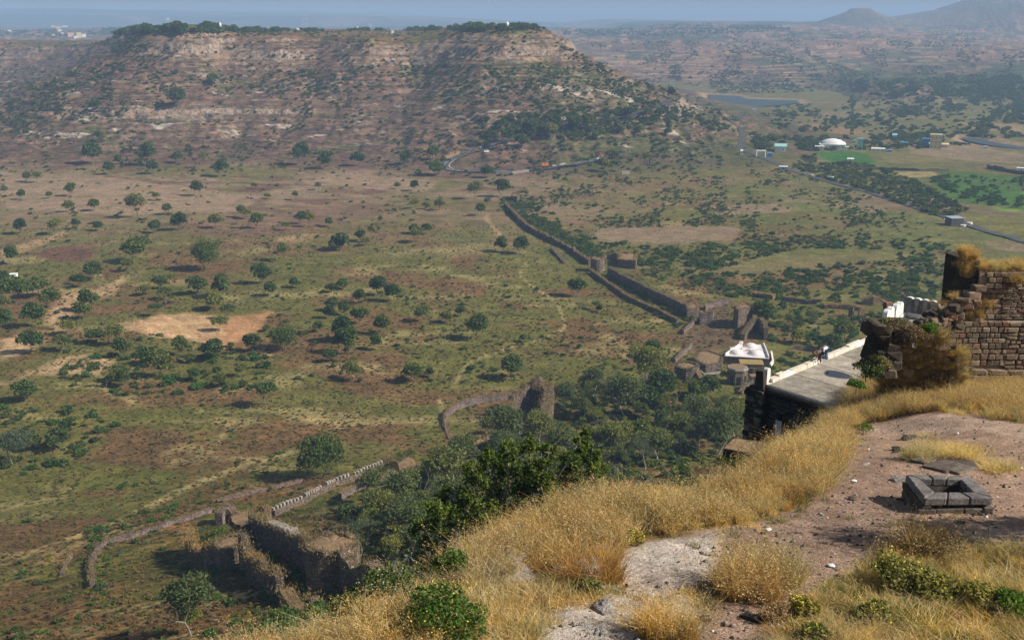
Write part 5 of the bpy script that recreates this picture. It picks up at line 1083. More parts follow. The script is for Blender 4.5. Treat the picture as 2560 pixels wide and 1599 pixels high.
def car(px, py, heading, col, label, L=4.4, H=1.5, kind='car', z=0.5):
    p = P(px, py); e = empty('parked_car' if kind == 'car' else kind, (p.x, p.y, p.z + z), heading, label, kind); w_ = L * 0.4
    prof = [(-.5, .22), (.5, .22), (.5, .5), (.42, .56), (.24, .6), (.1, 1), (-.3, 1), (-.44, .6), (-.5, .55)] if kind == 'car' else [(-.5, .18), (.5, .18), (.5, .9), (.46, 1), (-.48, 1), (-.5, .9)]
    n = len(prof); mb = MB(); mb.add([(x * L, -w_ / 2, z_ * H) for x, z_ in prof] + [(x * L, w_ / 2, z_ * H) for x, z_ in prof], [tuple(range(n - 1, -1, -1)), tuple(range(n, 2 * n))] + [(i, (i + 1) % n, n + (i + 1) % n, n + i) for i in range(n)]); mb.build('body', PAINT[col], e)
    mb = MB(); mb.box(-.26 * L, .08 * L, -w_ / 2 - .01, w_ / 2 + .01, .66 * H, .92 * H); mb.build('window', PAINT['dark'], e)
    for sx in (-.32, .32):
        for sy in (-1, 1):
            m2 = MB(); m2.tube([(sx * L, sy * w_ * .5 - sy * .22, .2 * H), (sx * L, sy * w_ * .5 + sy * 0.02, .2 * H)], .33, 10); m2.build('wheel', PAINT['dark'], e)
car(1216, 382, 0.3, 'white', 'white van leaving the hairpin bend uphill', 5.2, 2.2, 'van'); car(1204, 372, 0.5, 'blue', 'small blue car just above the hairpin bend'); car(1496, 399, 0.3, 'white', 'white car on the lower road right of the hairpin')
car(1404, 414, 0.1, 'white', 'white car between the trees on the lower road'); car(1363, 417, 0.1, 'orange', 'orange truck on the lower road below the dark tree', 7, 3, 'truck'); car(1386, 417, 0.1, 'white', 'small white car right of the orange truck'); car(1410, 412, 0.1, 'white', 'second white car between the trees, right one')
car(1688, 251, 0.4, 'white', 'white jeep at the far end of the road on the hill spur'); car(2075, 449, -0.5, 'white', 'white lorry on the straight road under the hedge', 6, 2.6, 'lorry'); car(2029, 441, -0.5, 'white', 'white car on the straight road by the thick trees'); car(2281, 503, -0.5, 'pink', 'pinkish car on the straight road left of the shed')
# ------------------------------------------------------------------ the hilltop the camera looks across
def zl(x, y):
    y_ = np.maximum(y, 0) - 21.2
    return CAMZ - (13.2 + 0.16 * y_ + 0.0009 * y_ * y_) - 0.9 * S((y - 37) / 12) * S((21.5 - x) / 4) * S((x - 7) / 5)
def PF(px, py):
    d = raydir(px, py); lo, hi = 5.0, 200.0
    for _ in range(40):
        m_ = (lo + hi) / 2; z = CAMZ + d.z * m_
        if z > float(zl(d.x * m_, d.y * m_)): lo = m_
        else: hi = m_
    return Vector((d.x * lo, d.y * lo, float(zl(d.x * lo, d.y * lo))))
EDGE_PX = [(560, 1700), (700, 1640), (850, 1575), (930, 1530), (1080, 1480), (1150, 1430), (1210, 1370), (1300, 1310), (1420, 1270), (1560, 1250), (1760, 1245), (1870, 1205), (1960, 1130), (2060, 1060), (2120, 1000), (2170, 955), (2215, 930), (2290, 900), (2400, 880)]
EDGE = [tuple(PF(*p)[:2]) for p in EDGE_PX]
FP = EDGE + [(EDGE[-1][0] + 12, EDGE[-1][1] + 4), (70, EDGE[-1][1] + 6), (70, 6), (EDGE[0][0] - 3, 6)]
def hf(x, y):
    x = np.asarray(x, float); y = np.asarray(y, float)
    d = sdist(x, y, FP) + 0.5 * fbm(x / 2.5, y / 2.5, 401, 3)
    z = zl(x, y) + 0.16 * fbm(x / 3.5, y / 3.5, 402, 4) + 0.035 * fbm(x / 0.5, y / 0.5, 403, 3)
    z = z - np.where(d > 0, 1.5 * d + 0.5 * S(d / 2), 0) + np.where(d > 0, 1.2 * fbm(x / 5, y / 5, 404, 4) * S(d / 6), 0)
    return z
fxs = np.arange(-40, 62, 0.26); fys = np.concatenate([np.arange(7, 62, 0.2), np.arange(62, 112, 0.5)])
FX, FY = np.meshgrid(fxs, fys); FZ = hf(FX.ravel(), FY.ravel()).reshape(FX.shape)
def Hf(x, y):
    i = min(max(int(np.searchsorted(fys, y)) - 1, 0), len(fys) - 2); j = min(max(int(np.searchsorted(fxs, x)) - 1, 0), len(fxs) - 2)
    ti = (y - fys[i]) / (fys[i + 1] - fys[i]); tj = (x - fxs[j]) / (fxs[j + 1] - fxs[j])
    return float((FZ[i, j] * (1 - tj) + FZ[i, j + 1] * tj) * (1 - ti) + (FZ[i + 1, j] * (1 - tj) + FZ[i + 1, j + 1] * tj) * ti)
def PG(px, py): p = PF(px, py); return Vector((p.x, p.y, Hf(p.x, p.y)))
gx, gy = FX.ravel(), FY.ravel()
g1 = fbm(gx / 2.2, gy / 2.2, 411, 5); g2 = fbm(gx / 0.6, gy / 0.6, 412, 4)
c = np.tile(np.array((0.30, 0.205, 0.105)), (len(gx), 1)); c = mixn(c, np.array((0.20, 0.145, 0.095)), S((g1 + 0.1) / 0.4) * 0.7); c = mixn(c, np.array((0.15, 0.15, 0.05)), S((g2 * .6 + g1 - 0.35) / 0.25) * 0.5)
def fmask(pts, soft=0.35, wob=0.45):
    q = sdist(gx, gy, [tuple(PF(*p)[:2]) for p in pts]) + wob * fbm(gx / 1.1, gy / 1.1, 421 + len(pts), 4); return S((soft - q) / (2 * soft))
c = mixn(c, np.array((0.42, 0.285, 0.205)), fmask([(2110, 1085), (2150, 1045), (2300, 1030), (2600, 1030), (3000, 1080), (3000, 1400), (2560, 1385), (2400, 1345), (2250, 1345), (2200, 1390), (2130, 1430), (2010, 1480), (1930, 1560), (1890, 1640), (1720, 1640), (1790, 1560), (1890, 1440), (1960, 1390), (1920, 1350), (1840, 1345), (1760, 1335), (1800, 1310), (1950, 1290), (2060, 1240), (2110, 1170)]))
c = mixn(c, np.array((0.28, 0.195, 0.15)), fmask([(2100, 1110), (2170, 1100), (2260, 1290), (2400, 1330), (2200, 1360), (2000, 1400), (1850, 1340), (2050, 1270)], 0.8) * 0.55)
c = mixn(c, np.array((0.52, 0.39, 0.30)), fmask([(2150, 1050), (2300, 1040), (2600, 1045), (2600, 1100), (2400, 1075), (2200, 1090)], 0.6) * 0.6)
rk = fmask([(1260, 1650), (1360, 1560), (1470, 1490), (1530, 1410), (1640, 1345), (1800, 1325), (1800, 1370), (1760, 1440), (1720, 1510), (1740, 1570), (1640, 1650)], 0.3)
c = mixn(c, np.array((0.66, 0.57, 0.48)), rk); c = mixn(c, np.array((0.44, 0.35, 0.28)), rk * S((g1 + 0.05) / 0.25) * 0.75)
c = mixn(c, np.array((0.24, 0.19, 0.16)), fmask([(1190, 1450), (1330, 1420), (1360, 1490), (1230, 1510)], 0.4) * 0.6)
c = mixn(c, c * 0.45, rk * S((np.abs(fbm(gx / 0.8, gy / 0.8, 433, 4)) * -1 + 0.07) / 0.07) * 0.7); c = c * (1 + 0.35 * g2[:, None])
outd = sdist(gx, gy, FP); c = mixn(c, np.array((0.12, 0.10, 0.06)), S((outd - 1) / 3) * 0.7)
FZ2 = FZ.ravel() + rk * (0.20 * np.abs(fbm(gx / 0.8, gy / 0.8, 431, 5, 0.7)) + 0.1 * fbm(gx / 0.4, gy / 0.4, 432, 2)) 
nI, nJ = FX.shape; idx = np.arange(nI * nJ).reshape(nI, nJ)
F = np.stack([idx[:-1, :-1], idx[:-1, 1:], idx[1:, 1:], idx[1:, :-1]], -1).reshape(-1, 4)
keep = (FZ2[F].max(1) > 66) ; F = F[keep]
me = mesh_np('hilltop_ground', np.stack([gx, gy, FZ2], 1), F, True)
at = me.color_attributes.new('Col', 'FLOAT_COLOR', 'POINT'); at.data.foreach_set('color', np.concatenate([np.clip(c, 0.01, 0.9), np.ones((len(c), 1))], 1).astype(np.float32).ravel())
m, t, out = nodes('hilltop_soil'); a = N(t, 'ShaderNodeVertexColor', layer_name='Col').outputs[0]; v = worldpos(t)
n1 = noise(t, v, 9.0, 6, 0.7); n2 = noise(t, v, 1.6, 5, 0.7); n3 = noise(t, v, 30.0, 2, 0.5)
col = mixc(t, 1.0, a, ramp(t, n1, [(0.28, (0.55, 0.53, 0.52)), (0.5, (1, 1, 1)), (0.72, (1.5, 1.5, 1.5))]), 'MULTIPLY')
col = mixc(t, 1.0, col, ramp(t, n2, [(0.3, (0.75, 0.72, 0.7)), (0.7, (1.25, 1.25, 1.25))]), 'MULTIPLY')
col = mixc(t, ramp(t, n3, [(0.70, 0.0), (0.76, 0.8)]), col, (0.55, 0.48, 0.42))
bsdf(t, out, col, 0.95, n1, 1.0, 0.2, 0.05)
hg = link('hilltop_ground', me, m); tag(hg, 'dusty hilltop ledge with trodden dirt path and dry grass', kind='structure')

# ------------------------------------------------------------------ loose stones, boulders
def stone_mesh(seed, bevel=0.12, rough=0.08, sub=0):
    b = bmesh.new(); bmesh.ops.create_cube(b, size=1); r_ = random.Random(seed)
    for v_ in b.verts: v_.co += Vector([(r_.random() - .5) * rough * 2 for _ in range(3)])
    bmesh.ops.bevel(b, geom=b.edges[:], offset=bevel, segments=1, affect='EDGES', profile=0.5)
    for v_ in b.verts: v_.co += Vector([(r_.random() - .5) * rough * 0.5 for _ in range(3)])
    m_ = bpy.data.meshes.new('stone'); b.to_mesh(m_); b.free(); return m_
def boulder_mesh(seed, sub=3, amp=0.6):
    b = bmesh.new(); bmesh.ops.create_icosphere(b, subdivisions=sub, radius=0.5)
    for v_ in b.verts:
        p = v_.co.copy(); k = float(fbm(np.array([p.x * 2.4 + seed * 3 + p.z * 1.7]), np.array([p.y * 2.4 + p.z * 1.1]), seed, 4)[0]); v_.co = p * (1 + amp * k)
        v_.co.z = max(v_.co.z, -0.3)
    m_ = bpy.data.meshes.new('boulder'); b.to_mesh(m_); b.free(); return m_
def stone_mat(name, stops, nscale=6.0, lich=0.25):
    m, t, out = nodes(name); oi = t.nodes.new('ShaderNodeObjectInfo'); v = worldpos(t)
    c = ramp(t, oi.outputs['Random'], stops); n = noise(t, v, nscale, 6, 0.7); n2 = noise(t, v, nscale * 0.35, 4, 0.6)
    c = mixc(t, 1.0, c, ramp(t, n, [(0.3, (0.5, 0.48, 0.46)), (0.55, (1, 1, 1)), (0.75, (1.45, 1.4, 1.35))]), 'MULTIPLY')
    c = mixc(t, ramp(t, n2, [(0.58, 0.0), (0.72, lich)]), c, (0.03, 0.028, 0.02))
    bsdf(t, out, c, 0.93, n, 0.9, 0.05, 0.15); return m
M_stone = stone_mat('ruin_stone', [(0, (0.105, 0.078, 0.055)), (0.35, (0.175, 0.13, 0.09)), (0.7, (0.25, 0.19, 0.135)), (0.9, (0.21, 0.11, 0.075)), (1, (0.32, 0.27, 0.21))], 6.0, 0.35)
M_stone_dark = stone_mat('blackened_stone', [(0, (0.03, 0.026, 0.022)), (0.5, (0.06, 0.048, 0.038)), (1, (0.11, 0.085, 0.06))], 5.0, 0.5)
M_tank = stone_mat('tank_stone', [(0, (0.07, 0.056, 0.045)), (0.5, (0.12, 0.098, 0.08)), (1, (0.19, 0.155, 0.125))], 4.0, 0.7)
M_mortar = simple_mat('pale_lime_mortar', (0.22, 0.165, 0.12), (0.36, 0.28, 0.21), 3.0, 0.95, 0.6, 0.05)
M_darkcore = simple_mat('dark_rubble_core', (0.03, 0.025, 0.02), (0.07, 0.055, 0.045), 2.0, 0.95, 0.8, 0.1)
M_greyrock = simple_mat('pale_grey_rock', (0.22, 0.195, 0.17), (0.42, 0.38, 0.34), 2.5, 0.95, 0.9, 0.15, (0.10, 0.09, 0.08))
STN = [stone_mesh(s) for s in range(8)]; STD = [stone_mesh(20 + s, 0.10, 0.12) for s in range(6)]; STK = [stone_mesh(40 + s, 0.05, 0.045) for s in range(6)]
for s in STN: s.materials.append(M_stone)
for s in STD: s.materials.append(M_stone_dark)
for s in STK: s.materials.append(M_tank)
BLD = [boulder_mesh(s) for s in range(5)]
for s in BLD: s.materials.append(M_greyrock)
BLK = [boulder_mesh(30 + s, 2) for s in range(4)]
for s in BLK: s.materials.append(M_stone_dark)
def putstone(me_, parent, loc, scale, rz=0, name='stone', rx=0):
    o = bpy.data.objects.new(name, me_); COL.objects.link(o); o.parent = parent; o.location = loc; o.scale = scale; o.rotation_euler = (rx, 0, rz); return o
def stone_face(parent, p0, ux, W_, H_, meshes, rows_=(0.26, 0.42), wid=(0.26, 0.62), depth=0.35, gap=0.03, cut=None, rnd=None, z0=0.0, limit=400, proud=0.05):
    """courses of single stones on a vertical face; p0 local corner, ux unit direction along the face"""
    r_ = rnd or random.Random(3); z = z0; n = 0; uy = Vector((-ux.y, ux.x, 0)); ang = math.atan2(ux.y, ux.x)
    while z < H_ - 0.1:
        h = min(r_.uniform(*rows_), H_ - z); x = -r_.random() * 0.2
        while x < W_ - 0.08 and n < limit:
            w_ = min(r_.uniform(*wid) * (1 if r_.random() > 0.12 else 1.6), W_ - x)
            xm, zm = x + w_ / 2, z + h / 2
            if (cut is None or cut(xm, zm)) and w_ > 0.1:
                hh = h * r_.uniform(0.86, 1.02); c_ = p0 + ux * xm + Vector((0, 0, z + hh / 2)) + uy * (depth / 2 - proud * r_.random())
                putstone(meshes[r_.randrange(len(meshes))], parent, c_, (w_ - gap, depth, hh - gap), ang + 0.03 * (r_.random() - .5), 'stone', 0.03 * (r_.random() - .5)); n += 1
            x += w_
        z += h
    return n
bl = [(1240, 1435, 2.0, 1.1, 0.4, 'flat pale grey rock sunk in dry grass, left of the two boulders'), (1275, 1412, 1.4, 0.8, 0.5, 'small pale rock touching the flat grey rock'), (1415, 1440, 0.8, 0.7, 0.45, 'smaller grey boulder half hidden in orange grass'), (1472, 1450, 1.15, 0.95, 0.8, 'rounded pale grey boulder beside the chalky path'),
      (1510, 1528, 0.7, 0.5, 0.3, 'chalky rock lump on the inner edge of the pale path'), (1760, 1555, 0.35, 0.3, 0.14, 'small dark stone in the lower dirt path'), (1870, 1545, 0.42, 0.34, 0.2, 'dark rock at the lower dirt path, upper of two'), (1902, 1556, 0.6, 0.36, 0.26, 'dark rock at the lower dirt path, lower of two'),
      (2130, 1250, 0.38, 0.3, 0.2, 'small dark stone in the middle of the dirt path'), (2245, 1122, 0.8, 0.5, 0.3, 'dark embedded rock left of the straw tufts near the tank'), (2275, 1098, 1.0, 0.5, 0.3, 'dark rock edge behind the straw tufts near the tank'), (2238, 1128, 0.35, 0.3, 0.16, 'tiny dark rock left of the straw tufts'), (2258, 1200, 0.9, 0.6, 0.3, 'pale stone slab leaning at the left of the stone tank'),
      (1505, 1585, 0.5, 0.3, 0.18, 'grey stone at the bottom edge of the path'), (1470, 1578, 0.4, 0.3, 0.15, 'second grey stone at the bottom edge of the path'), (2165, 1160, 0.5, 0.16, 0.12, 'small stone block by the green tuft on the path')]
for i, (x, y, sx, sy, sz, l) in enumerate(bl):
    p = PG(x, y); o = bpy.data.objects.new('rock', (BLD if 'dark' not in l else BLK)[i % 4]); COL.objects.link(o); o.location = p + Vector((0, 0, sz * 0.12)); o.scale = (sx, sy, sz); o.rotation_euler = (0, 0, i * 1.3); tag(o, l, 'rock', 'rocks on the hilltop')
sc_p = Scatter(); rg_ = np.random.default_rng(17)
for _ in range(9000):
    x = rg_.uniform(1250, 2750); y = rg_.uniform(1040, 1640); p = PG(x, y)
    if not (inpoly(x, y, [(2110, 1060), (2600, 1030), (2900, 1400), (2250, 1350), (1930, 1640), (1300, 1640), (1560, 1400), (1790, 1330), (2060, 1240)])): continue
    sc_p.add(p, 0.025 + 0.13 * rg_.random() ** 5, int(rg_.integers(0, 3)))
PB = []
for s, mt in ((1, M_greyrock), (2, M_tank), (3, PAINT['white'])):
    q_ = boulder_mesh(50 + s, 1); q_.materials.append(mt); PB.append(q_)
sc_p.k = [k if k < 2 or random.random() < 0.05 else 1 for k in sc_p.k]
instancer('pebbles', PB, sc_p, 'pebbles and litter strewn over the dirt path')
# ------------------------------------------------------------------ stone tank
M_tankcap = simple_mat('worn_tank_rim', (0.085, 0.075, 0.07), (0.20, 0.178, 0.165), 1.8, 0.85, 0.8, 0.04, (0.045, 0.038, 0.034))
fl, fr = PF(2311, 1282), PF(2481, 1284); dd_ = (fl - Vector((0, 0, CAMZ))).length; ZT = Hf(fl.x, fl.y) + 41 * dd_ / FPX / 0.93
O4 = [onz(2311, 1244, ZT), onz(2484, 1242, ZT), onz(2428, 1188, ZT), onz(2264, 1184, ZT)]
I4 = [onz(2338, 1228, ZT), onz(2432, 1229, ZT), onz(2400, 1196, ZT), onz(2298, 1194, ZT)]
tc = sum(O4, Vector()) / 4; g0 = Hf(tc.x, tc.y) - 0.5
tank = empty('stone_tank', Vector((tc.x, tc.y, Hf(tc.x, tc.y))), 0, 'square open stone water tank on the dirt hilltop', 'tank')
rt = random.Random(8)
Ol = [p - tank.location for p in O4]; Il = [p - tank.location for p in I4]; zt = Ol[0].z
for k in range(4):
    a, b, ia, ib = Ol[k], Ol[(k + 1) % 4], Il[k], Il[(k + 1) % 4]
    ns_ = 3 if k % 2 == 0 else 2
    for i in range(ns_):
        f0, f1 = i / ns_ + 0.004, (i + 1) / ns_ - 0.004; mb = MB(); dz = 0.006 * (rt.random() - .5)
        ga = a.lerp(b, f0), a.lerp(b, f1), ia.lerp(ib, f1), ia.lerp(ib, f0); c_ = sum(ga, Vector()) / 4
        ga = [c_ + (g_ - c_) * 0.995 for g_ in ga]
        mb.hexa([g_ + Vector((0, 0, -0.28)) for g_ in ga] + [g_ + Vector((0, 0, dz + 0.01 * (rt.random() - .5))) for g_ in ga])
        me_ = mb.mesh('coping_slab'); bm_ = bmesh.new(); bm_.from_mesh(me_); bmesh.ops.bevel(bm_, geom=bm_.edges[:], offset=0.04, segments=1, affect='EDGES'); bm_.to_mesh(me_); bm_.free(); link('coping_slab', me_, M_tankcap, tank)
    d = (b - a); L = d.length; d.normalize(); 
    stone_face(tank, Vector((a.x, a.y, 0)) + Vector((d.y, -d.x, 0)) * 0.0, d, L, zt - 0.29, STK, (0.3, 0.42), (0.5, 0.95), 0.3, 0.02, None, rt, -0.35, 60, 0.04)
    mb = MB(); q = [ia.copy(), ib.copy()]; ou = [a.lerp(ia, 0.6), b.lerp(ib, 0.6)]
    mb.hexa([Vector((ou[0].x, ou[0].y, -0.6)), Vector((ou[1].x, ou[1].y, -0.6)), Vector((q[1].x, q[1].y, -0.6)), Vector((q[0].x, q[0].y, -0.6)), Vector((ou[0].x, ou[0].y, zt - 0.29)), Vector((ou[1].x, ou[1].y, zt - 0.29)), Vector((q[1].x, q[1].y, zt - 0.29)), Vector((q[0].x, q[0].y, zt - 0.29))])
    mb.build('inner_lining', M_tank, tank)
mb = MB(); mb.add([(p.x, p.y, -0.1) for p in Il], [(0, 1, 2, 3)]); mb.build('floor', M_darkcore, tank)
for i, (x, y, w_, h_) in enumerate(((2332, 1158, 0.9, 1.5), (2352, 1172, 0.9, 1.0), (2380, 1160, 1.1, 1.6), (2398, 1176, 1.0, 0.8))):
    p = PG(x, y); o = bpy.data.objects.new('paving_slab', STK[i]); COL.objects.link(o); o.location = p + Vector((0, 0, 0.03)); o.scale = (w_, h_, 0.16); o.rotation_euler = (-0.15, 0, 0.55)
    tag(o, ('upper left', 'lower left', 'upper right', 'lower right')[i] + ' flat stone slab behind the stone tank', 'slab', 'slabs behind the tank')
rt2 = random.Random(5)
for i in range(26):
    e_ = rt2.randrange(4); a, b = O4[e_], O4[(e_ + 1) % 4]; q = a.lerp(b, rt2.random()); q = q + (q - tc) * rt2.uniform(0.02, 0.22); k_ = 0.06 + 0.12 * rt2.random() ** 2
    o = bpy.data.objects.new('rubble_stone', BLK[i % 4]); COL.objects.link(o); o.parent = tank; o.location = Vector((q.x, q.y, Hf(q.x, q.y) + 0.01)) - tank.location; o.scale = (k_ * 1.5, k_, k_ * 0.7); o.rotation_euler = (0, 0, i)
# ------------------------------------------------------------------ right hand ruined wall
rb_ = PF(2500, 968); YW = rb_.y
def wx(px, py): return aty(px, py, YW)
b0 = wx(2372, 960); zb = Hf(wx(2500, 960).x, YW) - 0.2
rw = empty('ruined_wall', Vector((b0.x, YW, zb)), 0, 'tall ruined stone wall of brown coursed blocks with dry grass on top', 'wall', None)
XR = 26.0 + 0.0; pxm = FPX / (rb_ - Vector((0, 0, CAMZ))).length
def lx(px, py): q = wx(px, py); return q.x - b0.x, q.z - zb
x1_, zmid = lx(2372, 803); _, ztop1 = lx(2500, 690); xu, _ = lx(2452, 740); xr_, _ = lx(2640, 900); xm_, _ = lx(2514, 900); _, zlow = lx(2430, 921); _, zl2 = lx(2480, 948); xs, _ = lx(2430, 921); xs2, _ = lx(2480, 950)
mb = MB(); mb.box(x1_ + 0.1, xr_, 0.16, 2.2, -0.5, zmid - 0.1); mb.build('core', M_mortar, rw); mb = MB(); mb.box(xu + 0.1, xr_, 0.66, 2.2, zmid - 0.1, ztop1); mb.build('core', M_mortar, rw)
rr2 = random.Random(21)
xj, zj = lx(2385, 940)
stone_face(rw, Vector((x1_, 0, 0)), Vector((1, 0, 0)), xm_ - x1_, zmid, STN, (0.27, 0.4), (0.26, 0.52), 0.34, 0.025, lambda x, z: (z > zlow or x < xs - x1_) and x > 0.25 * abs(math.sin(z * 2.1)), rr2, zlow * 0.2)
stone_face(rw, Vector((xm_, -0.02, 0)), Vector((1, 0, 0)), xr_ - xm_, zmid, STN, (0.22, 0.4), (0.3, 0.8), 0.34, 0.06, lambda x, z: z > zlow, rr2, zlow)
stone_face(rw, Vector((xs, -0.28, 0)), Vector((1, 0, 0)), xr_ - xs, zlow, STN, (0.34, 0.4), (0.8, 1.4), 0.6, 0.02, lambda x, z: z > zl2 or x > xs2 - xs, rr2, zl2)
stone_face(rw, Vector((xs2, -0.5, 0)), Vector((1, 0, 0)), xr_ - xs2, zl2, STN, (0.34, 0.4), (0.7, 1.2), 0.7, 0.03, None, rr2, -0.3)
stone_face(rw, Vector((xu, 0.5, zmid)), Vector((1, 0, 0)), lx(2530, 700)[0] - xu, ztop1 - zmid + 0.1, STN, (0.24, 0.38), (0.28, 0.6), 0.3, 0.025, lambda x, z: x > 0.15 + 0.3 * abs(math.sin(z * 3)), rr2, 0)
stone_face(rw, Vector((lx(2530, 700)[0], 0.46, zmid)), Vector((1, 0, 0)), xr_ - lx(2530, 700)[0], ztop1 - zmid + 0.1, STN, (0.11, 0.16), (0.3, 0.6), 0.3, 0.025, None, rr2, 0)
# stepped broken end on the left of the upper wall
for i, (px_, py_, w_, h_) in enumerate(((2388, 792, 0.7, 0.55), (2412, 788, 0.6, 0.5), (2398, 770, 0.5, 0.4), (2420, 765, 0.9, 0.5), (2440, 742, 0.8, 0.5), (2428, 782, 0.6, 0.5), (2446, 762, 0.5, 0.5), (2380, 782, 0.4, 0.4), (2436, 800, 0.8, 0.4), (2408, 752, 0.9, 0.3), (2455, 725, 0.7, 0.4), (2444, 790, 0.6, 0.4))):
    q = wx(px_, py_); putstone(STN[i % 8], rw, Vector((q.x - b0.x, 0.45 + 0.1 * (i % 3), q.z - zb)), (w_, 0.8, h_), 0.1 * (i % 3 - 1))
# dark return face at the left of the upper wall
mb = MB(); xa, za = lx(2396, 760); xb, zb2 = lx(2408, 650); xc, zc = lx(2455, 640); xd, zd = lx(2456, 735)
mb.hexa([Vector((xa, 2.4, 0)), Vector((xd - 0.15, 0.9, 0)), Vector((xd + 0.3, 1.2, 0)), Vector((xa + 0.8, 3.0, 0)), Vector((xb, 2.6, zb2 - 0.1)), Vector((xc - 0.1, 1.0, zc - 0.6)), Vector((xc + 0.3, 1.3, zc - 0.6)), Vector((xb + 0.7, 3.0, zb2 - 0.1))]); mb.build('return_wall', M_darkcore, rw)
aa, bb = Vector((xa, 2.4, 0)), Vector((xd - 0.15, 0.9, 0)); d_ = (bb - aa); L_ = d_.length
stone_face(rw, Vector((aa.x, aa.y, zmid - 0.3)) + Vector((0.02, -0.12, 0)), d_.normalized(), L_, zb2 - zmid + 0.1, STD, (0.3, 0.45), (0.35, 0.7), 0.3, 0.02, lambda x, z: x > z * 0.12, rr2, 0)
mb = MB(); _, ztg = lx(2500, 668); mb.box(xc + 0.25, xr_, 0.7, 2.4, ztop1, ztop1 + 0.25); mb.build('earth_top', M_ochre, rw)
# dark stacked pier
pb = aty(2195, 925, 53.5); pier = empty('stone_pier', pb, 0, 'pier of big dark stacked blocks at the edge of the terrace roof', 'pier')
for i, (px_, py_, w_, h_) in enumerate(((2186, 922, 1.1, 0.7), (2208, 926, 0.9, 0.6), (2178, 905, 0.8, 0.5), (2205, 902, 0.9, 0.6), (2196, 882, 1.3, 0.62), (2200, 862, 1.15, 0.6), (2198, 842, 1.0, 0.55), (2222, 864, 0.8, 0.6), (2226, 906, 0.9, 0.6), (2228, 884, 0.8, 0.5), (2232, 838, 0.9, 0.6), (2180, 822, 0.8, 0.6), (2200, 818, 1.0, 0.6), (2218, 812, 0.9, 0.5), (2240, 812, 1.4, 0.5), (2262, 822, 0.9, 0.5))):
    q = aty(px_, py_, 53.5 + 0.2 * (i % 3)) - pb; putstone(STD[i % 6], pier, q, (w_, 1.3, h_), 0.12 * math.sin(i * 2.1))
rh = empty('rubble_heap', aty(2330, 860, 52.5), 0, 'dark heap of broken masonry between the railing and the ruined wall', 'rubble')
r_h = random.Random(12)
for i in range(64):
    fx_ = r_h.random(); px_ = 2298 + 100 * fx_; tp_ = 802 - 52 * fx_; py_ = tp_ + (40 + 26 * fx_) * r_h.random(); k_ = r_h.uniform(0.26, 0.5)
    putstone((STD + STN[:5])[i % 11], rh, aty(px_, py_, 54.6 + 0.5 * r_h.random()) - rh.location, (k_ * 1.3, k_ * 1.3, k_ * r_h.uniform(.6, 1)), r_h.uniform(-.5, .5), 'stone', r_h.uniform(-.3, .3))
# ------------------------------------------------------------------ terrace building
ZR2 = CAMZ - 24.3
def rf(px, py): return onz(px, py, ZR2)
A, B2, K = rf(1909, 957), rf(2110, 1021), rf(2200, 836)
ux = (K - A).normalized(); uf = (B2 - A).normalized()
tb = empty('terrace_building', Vector((A.x, A.y, ZR2)), 0, 'old stone building below the ledge with flat cracked concrete roof terrace', 'building')
far_ = rf(2300, 800) ; LK = (K - A).length + 3; WF = (B2 - A).length + 4
def tl(u, v_, z=0): return ux * u + uf * v_ + Vector((0, 0, z))
M_roofc = simple_mat('cracked_roof_concrete', (0.24, 0.205, 0.165), (0.42, 0.37, 0.30), 0.9, 0.9, 0.5, 0.03, (0.52, 0.46, 0.37))
M_roofd = simple_mat('stained_roof_concrete', (0.17, 0.15, 0.12), (0.31, 0.275, 0.225), 1.4, 0.9, 0.5, 0.03, (0.42, 0.37, 0.30))
M_lime = simple_mat('cream_limewash', (0.50, 0.43, 0.34), (0.68, 0.62, 0.53), 1.6, 0.85, 0.5, 0.03, (0.40, 0.30, 0.20))
M_whitel = simple_mat('white_limewash', (0.58, 0.57, 0.54), (0.76, 0.75, 0.72), 2.0, 0.8, 0.3, 0.02)
mb = MB(); mb.hexa([tl(0, 0, -0.35), tl(0, WF, -0.35), tl(LK, WF, -0.35), tl(LK, 0, -0.35), tl(0, 0, -0.03), tl(0, WF, -0.03), tl(LK, WF, -0.03), tl(LK, 0, -0.03)]); mb.build('roof_slab', M_lime, tb)
cuts = [0.0, 0.17, 0.33, 0.5, 0.66, 0.84, 1.0]
for i in range(6):
    u0, u1 = cuts[i] * LK + 0.05, cuts[i + 1] * LK - 0.05; mb = MB(); mb.hexa([tl(u0, 0.45, -0.028), tl(u0, WF, -0.028), tl(u1, WF, -0.028), tl(u1, 0.45, -0.028), tl(u0, 0.45, 0), tl(u0, WF, 0), tl(u1, WF, 0), tl(u1, 0.45, 0)]); mb.build('roof_panel', (M_roofd, M_roofc)[i in (1, 2)], tb)
# puddle
pts = [(2062, 931), (2068, 926), (2085, 926), (2105, 930), (2122, 936), (2132, 944), (2118, 946), (2095, 944), (2075, 941), (2064, 937)]
mb = MB(); ql = [onz(*p, ZR2 + 0.004) - tb.location for p in pts]; mb.add(ql, [tuple(range(len(ql) - 1, -1, -1))])
m, t, out = nodes('puddle_water'); bsdf(t, out, (0.03, 0.03, 0.035), 0.06, spec=0.5); pu = mb.build('puddle', m, tb)
mb = MB(); cc_ = sum(ql, Vector()) / len(ql); mb.add([cc_ + (q - cc_) * 1.1 - Vector((0, 0, 0.002)) for q in ql], [tuple(range(len(ql) - 1, -1, -1))]); mb.build('damp_ring', simple_mat('damp_concrete', (0.13, 0.11, 0.09), (0.20, 0.17, 0.14), 2), tb)
